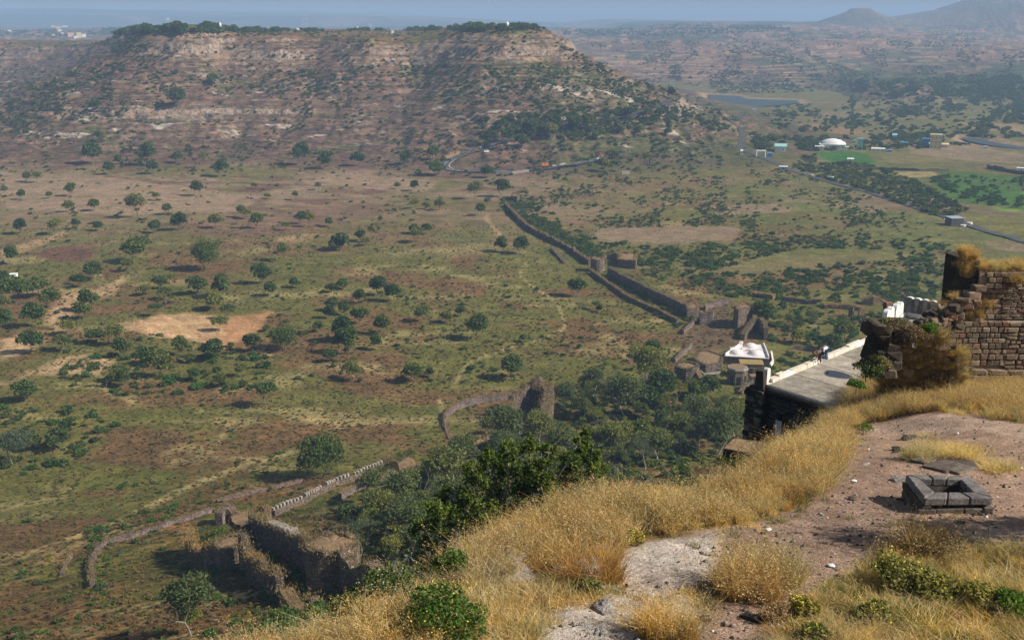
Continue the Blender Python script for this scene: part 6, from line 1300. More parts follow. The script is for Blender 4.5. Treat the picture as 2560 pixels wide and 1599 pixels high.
# kerb along the outer edge
rk_ = random.Random(4); u = 0.6; i = 0
while u < LK - 0.3:
    L = rk_.uniform(0.7, 1.3)
    q = project(*(tb.location + tl(u, 0.2))); gap_ = 2030 < float(q[0]) < 2062
    if not gap_:
        hh = rk_.uniform(0.24, 0.36); mb = MB(); j = lambda: 0.03 * (rk_.random() - .5)
        mb.hexa([tl(u, -0.05 + j(), -0.1), tl(u, 0.42 + j(), -0.1), tl(u + L - 0.02, 0.42 + j(), -0.1), tl(u + L - 0.02, -0.05 + j(), -0.1), tl(u, 0 + j(), hh + j()), tl(u, 0.36 + j(), hh + j()), tl(u + L - 0.02, 0.36 + j(), hh + j()), tl(u + L - 0.02, 0 + j(), hh + j())]); mb.build('kerb_stone', M_whitel if i % 5 == 2 else M_lime, tb)
    u += L; i += 1
mb = MB(); mb.hexa([tl(0.3, -0.45, -0.5), tl(0.3, -0.06, -0.5), tl(LK, -0.06, -0.5), tl(LK, -0.45, -0.5), tl(0.3, -0.4, -0.02), tl(0.3, -0.06, 0.05), tl(LK, -0.06, 0.05), tl(LK, -0.4, -0.02)]); mb.build('outer_ledge', M_roofd, tb)
def arch_merlon(w_, h, d, mats=(None, None)):
    mbb = MB(); n = 10; pr = [(-w_ / 2, 0)] + [(-w_ / 2 * math.cos(math.pi * k / n), h - w_ / 2 + w_ / 2 * math.sin(math.pi * k / n)) for k in range(n + 1)] + [(w_ / 2, 0)]
    m_ = len(pr); vs = [(x, -d / 2, z) for x, z in pr] + [(x, d / 2, z) for x, z in pr]
    mbb.add(vs, [(i, (i + 1) % m_, m_ + (i + 1) % m_, m_ + i) for i in range(m_)], 0); mbb.add(vs, [tuple(range(m_)), tuple(range(2 * m_ - 1, m_ - 1, -1))], 1)
    return mbb
M_arch = simple_mat('grey_plaster', (0.13, 0.13, 0.13), (0.25, 0.25, 0.25), 2.0)  # darker grey on the flat merlon faces, rims stay white
o = arch_merlon(0.5, 1.05, 0.3).build('merlon', [M_whitel, M_whitel], tb, tl(0.35, 0.0, 0.0)); o.rotation_euler = (0, 0, math.atan2(ux.y, ux.x) + 0.1)
mb = MB(); mb.hexa([tl(-0.35, -0.55, -0.4), tl(-0.35, 0.25, -0.4), tl(0.12, 0.25, -0.4), tl(0.12, -0.55, -0.4), tl(-0.3, -0.5, 0.85), tl(-0.3, 0.1, 0.95), tl(0.02, 0.1, 0.95), tl(0.02, -0.5, 0.85)]); mb.build('end_post', M_stone_dark, tb)
# front wall: dark stones, openings, pillars
HW = 4.6; mb = MB()
mb.hexa([tl(0.5, 0, -HW - 3), tl(0.5, WF, -HW - 3), tl(LK, WF, -HW - 3), tl(LK, 0, -HW - 3), tl(0.5, 0, -0.36), tl(0.5, WF, -0.36), tl(LK, WF, -0.36), tl(LK, 0, -0.36)])
mb.build('core', M_darkcore, tb)
mb = MB(); mb.hexa([tl(-0.25, -0.2, -0.52), tl(-0.25, WF, -0.52), tl(0.3, WF, -0.52), tl(0.3, -0.2, -0.52), tl(-0.25, -0.2, -0.36), tl(-0.25, WF, -0.36), tl(0.3, WF, -0.36), tl(0.3, -0.2, -0.36)]); mb.build('eave_slab', M_stone_dark, tb)
mb = MB(); mb.hexa([tl(-0.08, 0, -0.36), tl(-0.08, WF, -0.36), tl(0.3, WF, -0.36), tl(0.3, 0, -0.36), tl(-0.06, 0, -0.2), tl(-0.06, WF, -0.2), tl(0.3, WF, -0.2), tl(0.3, 0, -0.2)]); mb.build('cornice', M_ochre, tb)
rd_ = random.Random(6)
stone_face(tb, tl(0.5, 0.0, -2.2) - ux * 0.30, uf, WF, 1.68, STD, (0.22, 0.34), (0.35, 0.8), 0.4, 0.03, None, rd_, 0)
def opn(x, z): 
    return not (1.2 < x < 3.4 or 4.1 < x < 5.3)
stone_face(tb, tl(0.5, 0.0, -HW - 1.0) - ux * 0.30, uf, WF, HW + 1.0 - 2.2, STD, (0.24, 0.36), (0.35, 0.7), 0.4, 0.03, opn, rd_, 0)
for i, v_ in enumerate((3.05, 5.7, 8.4)):
    c_ = tl(-0.02, v_, -1.75); putstone(STK[i], tb, c_, (0.34, 0.5, 0.42), 0.4, 'corbel')
for i, (v_, z_) in enumerate(((1.6, -1.65), (6.6, -1.6), (-0.15, -1.5), (-0.45, -2.5))): putstone(STK[i], tb, tl(-0.0, v_, z_), (0.3, 0.9 if i < 2 else .4, 0.12 if i < 2 else .2), math.atan2(uf.y, uf.x) - math.pi / 2, 'lintel' if i < 2 else 'corbel')
# corner buttress
cb = [tl(-0.35, -1.0, 0), tl(-0.35, 0.35, 0), tl(1.6, 0.3, 0), tl(1.6, -1.0, 0)]
mb = MB(); mb.hexa([p * 1.0 + Vector((0, 0, -HW - 3)) + (p - tl(0.6, -.3)) * 0.12 for p in cb] + [p + Vector((0, 0, -0.35)) for p in cb]); mb.build('buttress_core', M_darkcore, tb)
stone_face(tb, tl(-0.55, -1.12, -HW - 1.5), uf, 1.45, HW + 1.1, STD + STN[:2], (0.24, 0.4), (0.3, 0.6), 0.3, 0.02, None, rd_, 0)
# white cloth hanging in the dark doorway
vs = []; 
for k in range(13):
    for zz in (0, 1): vs.append(tl(-0.02 + 0.05 * math.sin(k * 1.5), 1.25 + k * 0.045, -2.35 - 1.25 * zz))
mb = MB(); mb.add(vs, [(2 * k, 2 * k + 1, 2 * k + 3, 2 * k + 2) for k in range(12)]); o = mb.build('hanging_cloth', M_whitel, None, tb.location); tag(o, 'white cloth hanging in the dark doorway under the terrace roof', 'cloth')
sm = o.modifiers.new('thickness', 'SOLIDIFY'); sm.thickness = 0.01
# far platform with white merlons
FPp = [rf(*p) - tb.location for p in ((2204, 842), (2222, 812), (2262, 788), (2342, 802), (2360, 830), (2300, 860))]
mb = MB(); n = len(FPp); mb.add([p + Vector((0, 0, -1.5)) for p in FPp] + [p for p in FPp], [tuple(range(n - 1, -1, -1)), tuple(range(n, 2 * n))] + [(i, (i + 1) % n, n + (i + 1) % n, n + i) for i in range(n)])
me_ = mb.mesh('far_roof'); b_ = bmesh.new(); b_.from_mesh(me_); bmesh.ops.recalc_face_normals(b_, faces=b_.faces); b_.to_mesh(me_); b_.free(); link('far_roof', me_, M_roofd, tb)
def kerbline(p, q, h=0.35, w_=0.4, mat=M_whitel):
    d = (q - p); L = d.length; a_ = math.atan2(d.y, d.x); mb = MB(); mb.box(0, L, -w_ / 2, w_ / 2, -0.1, h); o = mb.build('kerb_stone', mat, tb, p); o.rotation_euler = (0, 0, a_); return a_
kerbline(FPp[0], FPp[1]); a1 = kerbline(FPp[1], FPp[2]); a2 = kerbline(FPp[2], FPp[3])
for i, (px_, py_) in enumerate(((2214, 818), (2223, 811), (2237, 803), (2246, 798))):
    p = rf(px_, py_) - tb.location; o = arch_merlon(0.95, 1.45, 0.38).build('merlon', [M_whitel, M_whitel], tb, p + Vector((0, 0, 0.1))); o.rotation_euler = (0, 0, a1)
for i in range(4):
    p = FPp[2].lerp(FPp[3], (i + 0.42) / 4); o = arch_merlon(1.12, 1.5, 0.38).build('merlon', [M_whitel, M_arch], tb, p + Vector((0, 0, 0.2))); o.rotation_euler = (0, 0, a2)
for i in range(2): putstone(STN[i], tb, FPp[2] + Vector((-0.6 - 0.8 * i, 0.3, 0.7)), (0.7, 0.4, 0.8), 0.3)
# lower masonry platform at the left
lpb = aty(1860, 1190, 60); lp_ = empty('lower_platform', lpb, 0, 'small lower masonry platform with mossy sloping top beside the building', 'platform')
zlp = aty(1812, 1128, 59).z; q4 = [onz(*p_, zlp) - lpb for p_ in ((1812, 1124), (1900, 1140), (1918, 1112), (1838, 1100))]
mb = MB(); mb.hexa([Vector((p.x, p.y, -3)) for p in q4] + q4); mb.build('core', M_darkcore, lp_); d = (q4[1] - q4[0]); L = d.length; d.z = 0; d.normalize()
stone_face(lp_, Vector((q4[0].x, q4[0].y, -2.6)), d, L, q4[0].z + 2.5, STD, (0.25, 0.38), (0.35, 0.7), 0.35, 0.03, None, rd_, 0)
mb = MB(); mb.hexa([p + (p - sum(q4, Vector()) / 4) * 0.06 for p in q4] + [p + Vector((0, 0, 0.12)) + (p - sum(q4, Vector()) / 4) * 0.06 for p in q4]); mb.build('top_slab', M_ochre, lp_)
# ------------------------------------------------------------------ two people bending over the kerb
M_skin = flat('brown_skin', (0.26, 0.14, 0.09)); M_hair = flat('black_hair', (0.015, 0.012, 0.01)); M_jeans = flat('blue_jeans', (0.06, 0.13, 0.26)); M_black = flat('black_trousers', (0.015, 0.014, 0.016)); M_shirtw = flat('white_shirt', (0.72, 0.74, 0.78)); M_shirtb = flat('grey_brown_shirt', (0.12, 0.085, 0.075)); M_shoe = flat('pale_shoe', (0.5, 0.5, 0.5))
def skin(name, pts, edges, rad, mat, parent, sub=1):
    me_ = bpy.data.meshes.new(name); b_ = bmesh.new(); ly = b_.verts.layers.skin.verify(); vs = [b_.verts.new(p) for p in pts]
    for a, c_ in edges: b_.edges.new((vs[a], vs[c_]))
    for v_, r_ in zip(vs, rad): v_[ly].radius = (r_, r_)
    vs[0][ly].use_root = True; b_.to_mesh(me_); b_.free()
    o = link(name, me_, mat, parent); o.modifiers.new('skin', 'SKIN').use_smooth_shade = True; s_ = o.modifiers.new('smooth', 'SUBSURF'); s_.levels = sub; s_.render_levels = sub; return o
def person(loc, rz, label, shirt, trs, lean=0.45, step=0.25, kerb=0.3):
    e = empty('person', loc, rz, label, 'person')
    # local +x is the way the person bends
    hip = Vector((0, 0, 0.93)); ch = Vector((0.42, 0, 0.98 + lean * 0.1)); nk = Vector((0.56, 0, 0.93 + lean * 0.1)); hd = Vector((0.70, 0, 0.84 + lean * 0.1))
    fa, fb_ = Vector((step, 0.10, kerb + 0.05)), Vector((-0.05, -0.12, 0.05)); ka, kb = Vector((step + 0.10, 0.11, 0.50 + kerb * 0.6)), Vector((0.05, -0.12, 0.50))
    ha, hb_ = Vector((0.04, 0.10, 0.88)), Vector((0.0, -0.10, 0.88)); sa, sb_ = Vector((0.44, 0.19, 0.97)), Vector((0.44, -0.19, 0.97)); ea, eb = Vector((0.46, 0.23, 0.70)), Vector((0.50, -0.22, 0.70)); wa, wb = Vector((0.60, 0.16, 0.50)), Vector((0.66, -0.12, 0.50)); fga, fgb = Vector((0.66, 0.14, 0.42)), Vector((0.72, -0.10, 0.42))
    skin('body', [hip, ch, nk, hd, sa, ea, wa, fga, sb_, eb, wb, fgb, ha, ka, fa, fa + Vector((0.16, 0, -0.03)), hb_, kb, fb_, fb_ + Vector((0.17, 0, -0.03))], [(0, 1), (1, 2), (2, 3), (1, 4), (4, 5), (5, 6), (6, 7), (1, 8), (8, 9), (9, 10), (10, 11), (0, 12), (12, 13), (13, 14), (14, 15), (0, 16), (16, 17), (17, 18), (18, 19)],
         [0.13, 0.14, 0.06, 0.10, 0.06, 0.045, 0.032, 0.035, 0.06, 0.045, 0.032, 0.035, 0.09, 0.06, 0.042, 0.035, 0.09, 0.06, 0.042, 0.035], M_skin, e, 2)
    skin('shirt', [hip + Vector((0.05, 0, 0.01)), ch, nk - Vector((0.05, 0, 0)), sa, ea * 0.8 + sa * 0.2, sb_, eb * 0.8 + sb_ * 0.2], [(0, 1), (1, 2), (1, 3), (3, 4), (1, 5), (5, 6)], [0.155, 0.175, 0.10, 0.085, 0.06, 0.085, 0.06], shirt, e, 2)
    skin('trousers', [hip, ha, ka, fa + Vector((0, 0, 0.05)), hb_, kb, fb_ + Vector((0, 0, 0.05))], [(0, 1), (1, 2), (2, 3), (0, 4), (4, 5), (5, 6)], [0.15, 0.11, 0.08, 0.058, 0.11, 0.08, 0.058], trs, e, 2)
    skin('hair', [hd + Vector((-0.03, 0, 0.045)), hd + Vector((0.05, 0, 0.03))], [(0, 1)], [0.095, 0.09], M_hair, e, 2)
    for q in (fa, fb_): skin('shoe', [q + Vector((-0.05, 0, -0.01)), q + Vector((0.09, 0, -0.015)), q + Vector((0.20, 0, -0.03))], [(0, 1), (1, 2)], [0.05, 0.048, 0.032], M_shoe, e, 1)
    return e
fw = math.atan2(-uf.y, -uf.x)
p = rf(2052, 910); person(p, math.pi + 0.25, 'person in dark brown shirt and black trousers bending over the roof kerb', M_shirtb, M_black)
p = rf(2068, 906); person(p + Vector((0.15, 0.5, 0)), math.pi + 0.15, 'person in white shirt and blue jeans bending over behind the other', M_shirtw, M_jeans, 0.6, 0.12, 0.0)
# ------------------------------------------------------------------ hilltop grass and shrubs
def blade_proto(name, seed, n, h, r, wdt, mat, lean=0.35, heads=0.0, headmat=None, bend=0.25):
    rg_ = np.random.default_rng(seed); a = rg_.random(n) * 6.283; rr = r * np.sqrt(rg_.random(n)); L = h * (0.45 + 0.6 * rg_.random(n))
    base = np.stack([rr * np.cos(a), rr * np.sin(a), np.full(n, -0.06)], 1)
    ld = rg_.normal(size=(n, 2)) * lean + np.stack([np.cos(a), np.sin(a)], 1) * lean * 0.7; bd = rg_.normal(size=(n, 2)) * bend
    p1 = base + np.stack([ld[:, 0] * L * .4, ld[:, 1] * L * .4, L * .55], 1); p2 = base + np.stack([(ld[:, 0] + bd[:, 0]) * L, (ld[:, 1] + bd[:, 1]) * L, L * (0.98 - 0.2 * np.abs(bd).sum(1))], 1)
    s = rg_.random(n) * 6.283; sv = np.stack([np.cos(s), np.sin(s), np.zeros(n)], 1) * wdt / 2
    V_ = np.stack([base - sv, base + sv, p1 + sv * .8, p1 - sv * .8, p2 + sv * .15, p2 - sv * .15], 1).reshape(-1, 3); i0 = np.arange(n) * 6
    F_ = np.concatenate([np.stack([i0, i0 + 1, i0 + 2, i0 + 3], 1), np.stack([i0 + 3, i0 + 2, i0 + 4, i0 + 5], 1)]); mi = [0] * len(F_)
    if heads:
        k = int(n * heads); sel = rg_.choice(n, k, replace=False); m_ = 9; q = np.repeat(p2[sel], m_, 0); q = q + rg_.normal(size=q.shape) * np.array((0.035, 0.035, 0.085)) - np.array((0, 0, 0.08))
        V2, F2 = leaves(q, 0.021, rg_, 0.5, 0.2, 2.2); F_ = np.concatenate([F_, F2 + len(V_)]); mi += [1] * len(F2); V_ = np.concatenate([V_, V2])
    me_ = mesh_np(name, V_, F_, False, mi); me_.materials.append(mat)
    if heads: me_.materials.append(headmat or mat)
    return me_
G_gold = leaf_mat('golden_dry_grass', (0.32, 0.215, 0.10), (0.64, 0.47, 0.225), 0.4, (0.78, 0.64, 0.37))
G_pale = leaf_mat('pale_straw_grass', (0.44, 0.32, 0.16), (0.72, 0.57, 0.30), 0.4, (0.80, 0.68, 0.42))
G_orange = leaf_mat('orange_dry_grass', (0.26, 0.14, 0.055), (0.48, 0.28, 0.11), 0.35, (0.55, 0.38, 0.17))
G_green = leaf_mat('green_grass', (0.08, 0.10, 0.02), (0.20, 0.20, 0.05), 0.35, (0.30, 0.26, 0.09))
G_head = leaf_mat('seed_heads', (0.34, 0.23, 0.11), (0.56, 0.41, 0.21), 0.3)
G_brown = leaf_mat('brown_dry_weeds', (0.17, 0.105, 0.055), (0.36, 0.24, 0.13), 0.3)
GP = [blade_proto('grass', 1, 80, 1.05, 0.22, 0.014, G_gold, 0.28, 0.45, G_head), blade_proto('grass', 2, 80, 0.9, 0.25, 0.014, G_pale, 0.4, 0.3, G_head), blade_proto('grass', 3, 90, 0.8, 0.18, 0.014, G_orange, 0.3, 0.0),
      blade_proto('grass', 4, 60, 0.32, 0.22, 0.012, G_pale, 0.7, 0), blade_proto('grass', 5, 60, 0.34, 0.2, 0.013, G_gold, 0.7, 0), blade_proto('grass', 6, 60, 0.34, 0.2, 0.016, G_green, 0.6, 0), blade_proto('grass', 7, 70, 1.0, 0.3, 0.012, G_brown, 0.45, 0.6, G_head, 0.4), blade_proto('grass', 8, 60, 0.28, 0.2, 0.012, G_orange, 0.7, 0)]
sg = Scatter(); rg_ = np.random.default_rng(71)
def grass(poly, dens, kinds, smin, smax, thr=-9, cs=1.5, seed=0, pos=PG, on=None):
    """tufts on the ledge inside a pixel polygon, evenly per square metre"""
    pw = [tuple(PF(*p)[:2]) for p in poly]; xs = [p[0] for p in pw]; ys = [p[1] for p in pw]; A_ = 0
    for i in range(len(pw)): A_ += pw[i][0] * pw[(i + 1) % len(pw)][1] - pw[(i + 1) % len(pw)][0] * pw[i][1]
    n = int(abs(A_) / 2 * dens); bb = (max(xs) - min(xs)) * (max(ys) - min(ys)); n2 = int(bb * dens)
    X = rg_.uniform(min(xs), max(xs), n2); Y = rg_.uniform(min(ys), max(ys), n2); q = sdist(X, Y, pw) + 0.35 * fbm(X / 0.8, Y / 0.8, 500 + seed, 3); nn = fbm(X / cs, Y / cs, 510 + seed, 4)
    n3 = fbm(X / 1.8, Y / 1.8, 530 + seed, 3)
    for x, y, d, v_, w_ in zip(X, Y, q, nn, n3):
        if d > 0 or v_ < thr: continue
        kk = kinds[min(int((0.5 + 0.75 * w_ + 0.25 * rg_.normal()) * len(kinds)), len(kinds) - 1) if True else 0] if (0.5 + 0.75 * w_) > 0 else kinds[0]
        sg.add((x, y, Hf(x, y)), (smin + (smax - smin) * rg_.random()) * (0.8 + 0.4 * S((v_ + .3) / .6)), kk)
BAND = [(1120, 1470), (1200, 1360), (1300, 1300), (1420, 1262), (1560, 1240), (1760, 1235), (1870, 1195), (1960, 1120), (2060, 1050), (2120, 990), (2170, 945), (2215, 920), (2290, 890), (2400, 900), (2480, 955), (2600, 965), (2750, 985), (2700, 1060), (2560, 1055), (2300, 1030), (2140, 1055), (2110, 1130), (2090, 1200), (1990, 1275), (1850, 1312), (1700, 1325), (1590, 1345), (1530, 1400), (1500, 1440), (1400, 1420), (1180, 1475)]
grass(BAND, 11, [2, 0, 6, 1, 0, 6, 1, 5], 0.55, 1.0, -0.42, 1.5, 1); grass(BAND, 7, [3, 4, 5, 7], 0.7, 1.2, -0.9, 1.2, 11)
grass([(1380, 1380), (1480, 1340), (1560, 1360), (1530, 1460), (1480, 1480), (1400, 1470)], 10, [2, 2, 7], 0.7, 1.1, -9, 1, 2)
grass([(560, 1720), (700, 1650), (850, 1585), (930, 1540), (1090, 1490), (1180, 1470), (1500, 1470), (1560, 1490), (1400, 1570), (1300, 1650), (1200, 1720)], 13, [3, 4, 3, 7, 4, 5], 0.7, 1.35, -0.28, 1.2, 3)
grass([(560, 1720), (700, 1650), (850, 1585), (930, 1540), (1020, 1520), (1150, 1530), (1100, 1640), (900, 1720)], 11, [1, 0, 1], 0.5, 0.85, -0.3, 1.5, 4)
CC = [(1880, 1700), (1960, 1560), (2010, 1500), (2100, 1440), (2240, 1385), (2330, 1360), (2450, 1370), (2800, 1410), (2900, 1750), (2400, 1750)]
grass(CC, 15, [3, 4, 5, 3, 7, 4], 0.8, 1.3, -0.5, 1.3, 5); grass(CC, 5, [1, 6, 0, 2, 1], 0.35, 0.6, 0.0, 2.0, 6)
grass([(1560, 1470), (1700, 1480), (1800, 1500), (1760, 1570), (1700, 1650), (1560, 1650)], 7, [4, 7, 3], 0.6, 1.1, -0.1, 1, 7)
grass([(2270, 1120), (2300, 1090), (2360, 1100), (2430, 1110), (2520, 1150), (2540, 1180), (2440, 1180), (2380, 1140), (2330, 1170), (2290, 1160)], 9, [3, 4, 3], 0.7, 1.3, -0.15, 1, 8)
grass([(1770, 1300), (1950, 1270), (2100, 1200), (2140, 1080), (2180, 1100), (2120, 1230), (1980, 1320), (1800, 1350)], 4, [3, 5, 4], 0.4, 0.8, 0.1, 0.7, 9)
grass([(1650, 1340), (2250, 1240), (2560, 1300), (2100, 1430), (1880, 1620), (1720, 1620)], 1.2, [3, 5, 4], 0.3, 0.6, 0.25, 0.8, 10)
# the outer slope just beyond the rim
for _ in range(2600):
    k = rg_.integers(0, len(EDGE) - 1); a, b = Vector(EDGE[k]), Vector(EDGE[k + 1]); q = a.lerp(b, rg_.random()); d = (b - a).normalized(); q = q + Vector((-d.y, d.x)) * (rg_.random() ** 1.3 * 5.0)
    sg.add((q.x, q.y, Hf(q.x, q.y)), 0.55 + 0.35 * rg_.random(), (0, 6, 1, 5, 0)[int(rg_.integers(0, 5))])
# grass on the ruined wall
for _ in range(420):
    x = rg_.uniform(xc + 0.2, xr_); y = rg_.uniform(0.7, 2.4); sg.add((b0.x + x, YW + y, zb + ztop1 + 0.22), 0.35 + 0.35 * rg_.random(), (3, 4, 2, 7, 1)[int(rg_.integers(0, 5))])
for _ in range(130):
    q = wx(2420 + 40 * rg_.random(), 642 + 62 * rg_.random() ** 1.5); sg.add((q.x, YW + 0.9 + 0.5 * rg_.random(), q.z), 0.5 + 0.3 * rg_.random(), (2, 0, 4)[int(rg_.integers(0, 3))])
for (px_, py_, r_, n) in ((2545, 702, 8, 22), (2470, 762, 7, 18), (2455, 785, 6, 14), (2425, 790, 10, 30), (2350, 775, 12, 30), (2385, 745, 6, 10), (2360, 890, 10, 16), (2555, 700, 6, 10)):
    for _ in range(n): q = wx(px_ + r_ * rg_.normal(), py_ + r_ * 0.7 * rg_.normal()); sg.add((q.x, YW + 0.1 + 0.3 * rg_.random(), q.z - 0.1), 0.28 + 0.3 * rg_.random(), (2, 0, 6, 4)[int(rg_.integers(0, 4))])
# grassy slope between pier and ruined wall
YL_ = PF(2300, 990).y
def bankY(py_): return 53.6 + (YL_ - 53.6) * (py_ - 818) / 172
for _ in range(2000):
    px_ = rg_.uniform(2190, 2420); py_ = rg_.uniform(816, 1000)
    if px_ < 2225 and py_ < 925: continue
    if py_ < 838 + 22 * math.sin(px_ * 0.045) + 14 * math.sin(px_ * 0.13) or (px_ > 2370 and py_ < 880 + 40 * math.sin(px_ * 0.2)): continue
    if (px_ - 2215) / 185 < (py_ - 940) / -400 - 0.1: pass
    q = aty(px_, py_, bankY(py_) - 0.3 * rg_.random()); sg.add((q.x, q.y, q.z - 0.3), 0.26 + 0.5 * rg_.random() ** 2, (5, 6, 1, 6, 5, 6, 3, 7)[int(rg_.integers(0, 8))])
mb = MB(); rws = []
for i in range(8):
    py_ = 852 + i * 21
    for j in range(10): q = aty(2206 + j * 21, py_ + 4 * math.sin(j * 1.7 + i), bankY(py_)); rws.append(q - Vector((0, 0, 0.35)))
mb.add(rws, [(i * 10 + j, (i + 1) * 10 + j, (i + 1) * 10 + j + 1, i * 10 + j + 1) for i in range(7) for j in range(9)]); sl = mb.build('grassy_bank', M_ochre, None, None, True); tag(sl, 'earth bank under the grass between the dark pier and the ruined wall', kind='structure')
instancer('dry_grass', GP, sg, 'tall golden dry grass covering the hilltop rim', 0.1)
print('tufts', len(sg.p))
# clumps one can point to
def clump(px, py, kinds, n, r, s, label, name='grass_clump', cat='grass clump'):
    p = PG(px, py); V_l = []; F_l = []; k0 = 0; src = [GP[k] for k in kinds]; mats_ = []; mi = []
    for i in range(n):
        g_ = src[i % len(src)]; nv = len(g_.vertices); co_ = np.empty(nv * 3, np.float32); g_.vertices.foreach_get('co', co_); co_ = co_.reshape(-1, 3); a = rg_.random() * 6.28; sc_ = s * (0.7 + 0.5 * rg_.random()); rr = r * math.sqrt(rg_.random()); an = rg_.random() * 6.28
        R_ = np.array([[math.cos(a), -math.sin(a), 0], [math.sin(a), math.cos(a), 0], [0, 0, 1]]); ox, oy = rr * math.cos(an), rr * math.sin(an)
        co_ = co_ @ R_.T * sc_ + np.array((ox, oy, Hf(p.x + ox, p.y + oy) - p.z)); V_l.append(co_); f_ = np.array([q.vertices[:] for q in g_.polygons]) + k0; F_l.append(f_); k0 += nv
        for mm_ in g_.materials:
            if mm_ not in mats_: mats_.append(mm_)
        mi += [mats_.index(g_.materials[q.material_index]) for q in g_.polygons]
    me_ = mesh_np(name, np.concatenate(V_l), np.concatenate(F_l), False, mi)
    for mm_ in mats_: me_.materials.append(mm_)
    o = link(name, me_, None, None, p); tag(o, label, cat); return o
clump(1850, 1480, [2, 0, 6, 2], 32, 0.9, 1.15, 'big orange-tipped dry grass clump between the pale path and the dirt path'); clump(1935, 1450, [0, 1, 5], 20, 0.6, 0.95, 'straw and green grass clump right of the big orange clump')
clump(1640, 1590, [2, 0, 7], 14, 0.3, 0.95, 'upright orange grass clump at the bottom of the pale path'); clump(1700, 1605, [2, 0], 10, 0.3, 0.8, 'smaller orange grass clump right of the upright one at the bottom')
clump(2300, 1148, [1, 3], 20, 0.55, 0.95, 'pale straw tuft with a dark shadow behind the tank, left of the slabs'); clump(2402, 1155, [1, 3], 18, 0.55, 0.9, 'pale straw tuft behind the tank, right of the slabs')
clump(2300, 1388, [6, 2], 10, 0.3, 1.3, 'tall brown seeding weed standing in front of the stone tank', 'tall_weed', 'weed')
# leafy shrubs, some with yellow flowers
M_yflower = flat('yellow_petals', (0.75, 0.60, 0.02)); M_wflower = flat('dry_flower_heads', (0.32, 0.27, 0.23))
def shrub(p, w_, h, mat, label, flowers=None, n=1600, ls=0.07, nf=60, lob=7, name='shrub', fs=0.036):
    r2 = np.random.default_rng(int(p.x * 31 + p.y * 17) % 9999); pt = crown_pts(n, r2, lob, h / w_); pt[:, 2] -= 0.08; pt = pt * np.array((w_, w_, w_)); V_, F_ = leaves(pt, ls, r2)
    e = empty(name, p, 0, label, 'shrub'); me_ = mesh_np('foliage', V_, F_); me_.materials.append(mat); link('foliage', me_, None, e)
    mb = MB(); tips = []; branches(mb, r2, Vector((0, 0, -0.2)), Vector((0, 0, 1)), h * 0.6, 0.02 * w_, 2, tips, 4, 0.8, 0.1); mb.build('stem', M_bark, e)
    if flowers:
        pt = crown_pts(nf, r2, lob, h / w_ * 1.05, 1, 0.95) * w_ * 1.03; V_, F_ = leaves(pt, fs, r2, 0.3, 0.8, 1.0); me_ = mesh_np('flowers', V_, F_); me_.materials.append(flowers); link('flowers', me_, None, e)['kind'] = 'stuff'
    return e
def shr(px, py, w_, h, mat, label, **k): return shrub(PG(px, py), w_, h, mat, label, **k)
G_weed = leaf_mat('olive_weed_leaves', (0.10, 0.115, 0.03), (0.22, 0.21, 0.07), 0.3, (0.30, 0.25, 0.10))
L_bright = leaf_mat('bright_shrub_leaves', (0.05, 0.10, 0.02), (0.12, 0.19, 0.04), 0.35)
shr(1095, 1600, 2.7, 1.25, L_bright, 'bright green shrub with yellow flowers at the bottom edge of the photo', flowers=M_yflower, n=4200, ls=0.055, nf=90)
shr(1010, 1612, 1.2, 0.6, L_bright, 'small green shrub left of the flowering shrub at the bottom edge', n=1400, ls=0.05)
shr(955, 1520, 2.2, 1.4, L_mid, 'dark green shrub with dry flower heads on the rim at lower left', flowers=M_wflower, n=2600, ls=0.06, nf=200, fs=0.045)
shr(880, 1560, 1.6, 0.9, G_weed, 'olive weed shrub left of the dry-flowered shrub on the rim', flowers=M_yflower, n=1500, nf=20)
shr(1125, 1440, 1.3, 1.4, L_bright, 'leafy green shrub on the rim beneath the big leafy tree', n=1900, ls=0.07)
shr(1052, 1470, 1.6, 0.9, G_weed, 'yellow-flowered weeds on the rim left of the flat grey rock', flowers=M_yflower, n=1200, nf=40)
shr(1480, 1480, 0.9, 0.5, G_weed, 'grey-green low bush right below the rounded boulder', n=900, ls=0.05)
shr(1585, 1362, 0.9, 0.5, G_weed, 'small yellow-flowered weed at the head of the pale path', flowers=M_yflower, n=700, nf=60)
shr(2150, 1085, 1.3, 0.6, L_bright, 'low green weed at the corner where the grass meets the dirt path', n=900, ls=0.06)
shr(2260, 1480, 2.0, 0.8, G_weed, 'yellow-flowered green weeds in the middle of the right-hand grass', flowers=M_yflower, n=2200, nf=60); shr(2340, 1500, 1.6, 0.6, G_weed, 'green weed patch right of the yellow-flowered weeds', flowers=M_yflower, n=1500, nf=30)
shr(2470, 1515, 1.6, 0.6, G_weed, 'yellow-green weed patch near the right edge of the photo', flowers=M_yflower, n=1500, nf=36); shr(2540, 1540, 1.4, 0.7, L_bright, 'green bush cut by the right edge of the photo', n=1500)
shr(2170, 1560, 1.3, 0.6, G_weed, 'small yellow-flowered weed patch in the lower right grass', flowers=M_yflower, n=1200, nf=50); shr(2005, 1540, 1.0, 0.6, G_weed, 'yellow-flowered weed beside the lower dirt path', flowers=M_yflower, n=900, nf=50)
shr(2220, 1420, 0.9, 0.6, G_weed, 'yellow-flowered weed at the near side of the path bend', flowers=M_yflower, n=700, nf=36); shr(2360, 1400, 1.8, 0.9, G_brown, 'brown twiggy bush in front of the stone tank', n=2400, ls=0.04)
shr(2035, 1610, 1.0, 0.5, G_weed, 'flowering weed at the very bottom of the right-hand grass', flowers=M_yflower, n=700, nf=50); shr(1940, 1560, 0.9, 0.5, G_brown, 'dark brown low twigs at the edge of the lower dirt path', n=900, ls=0.04)
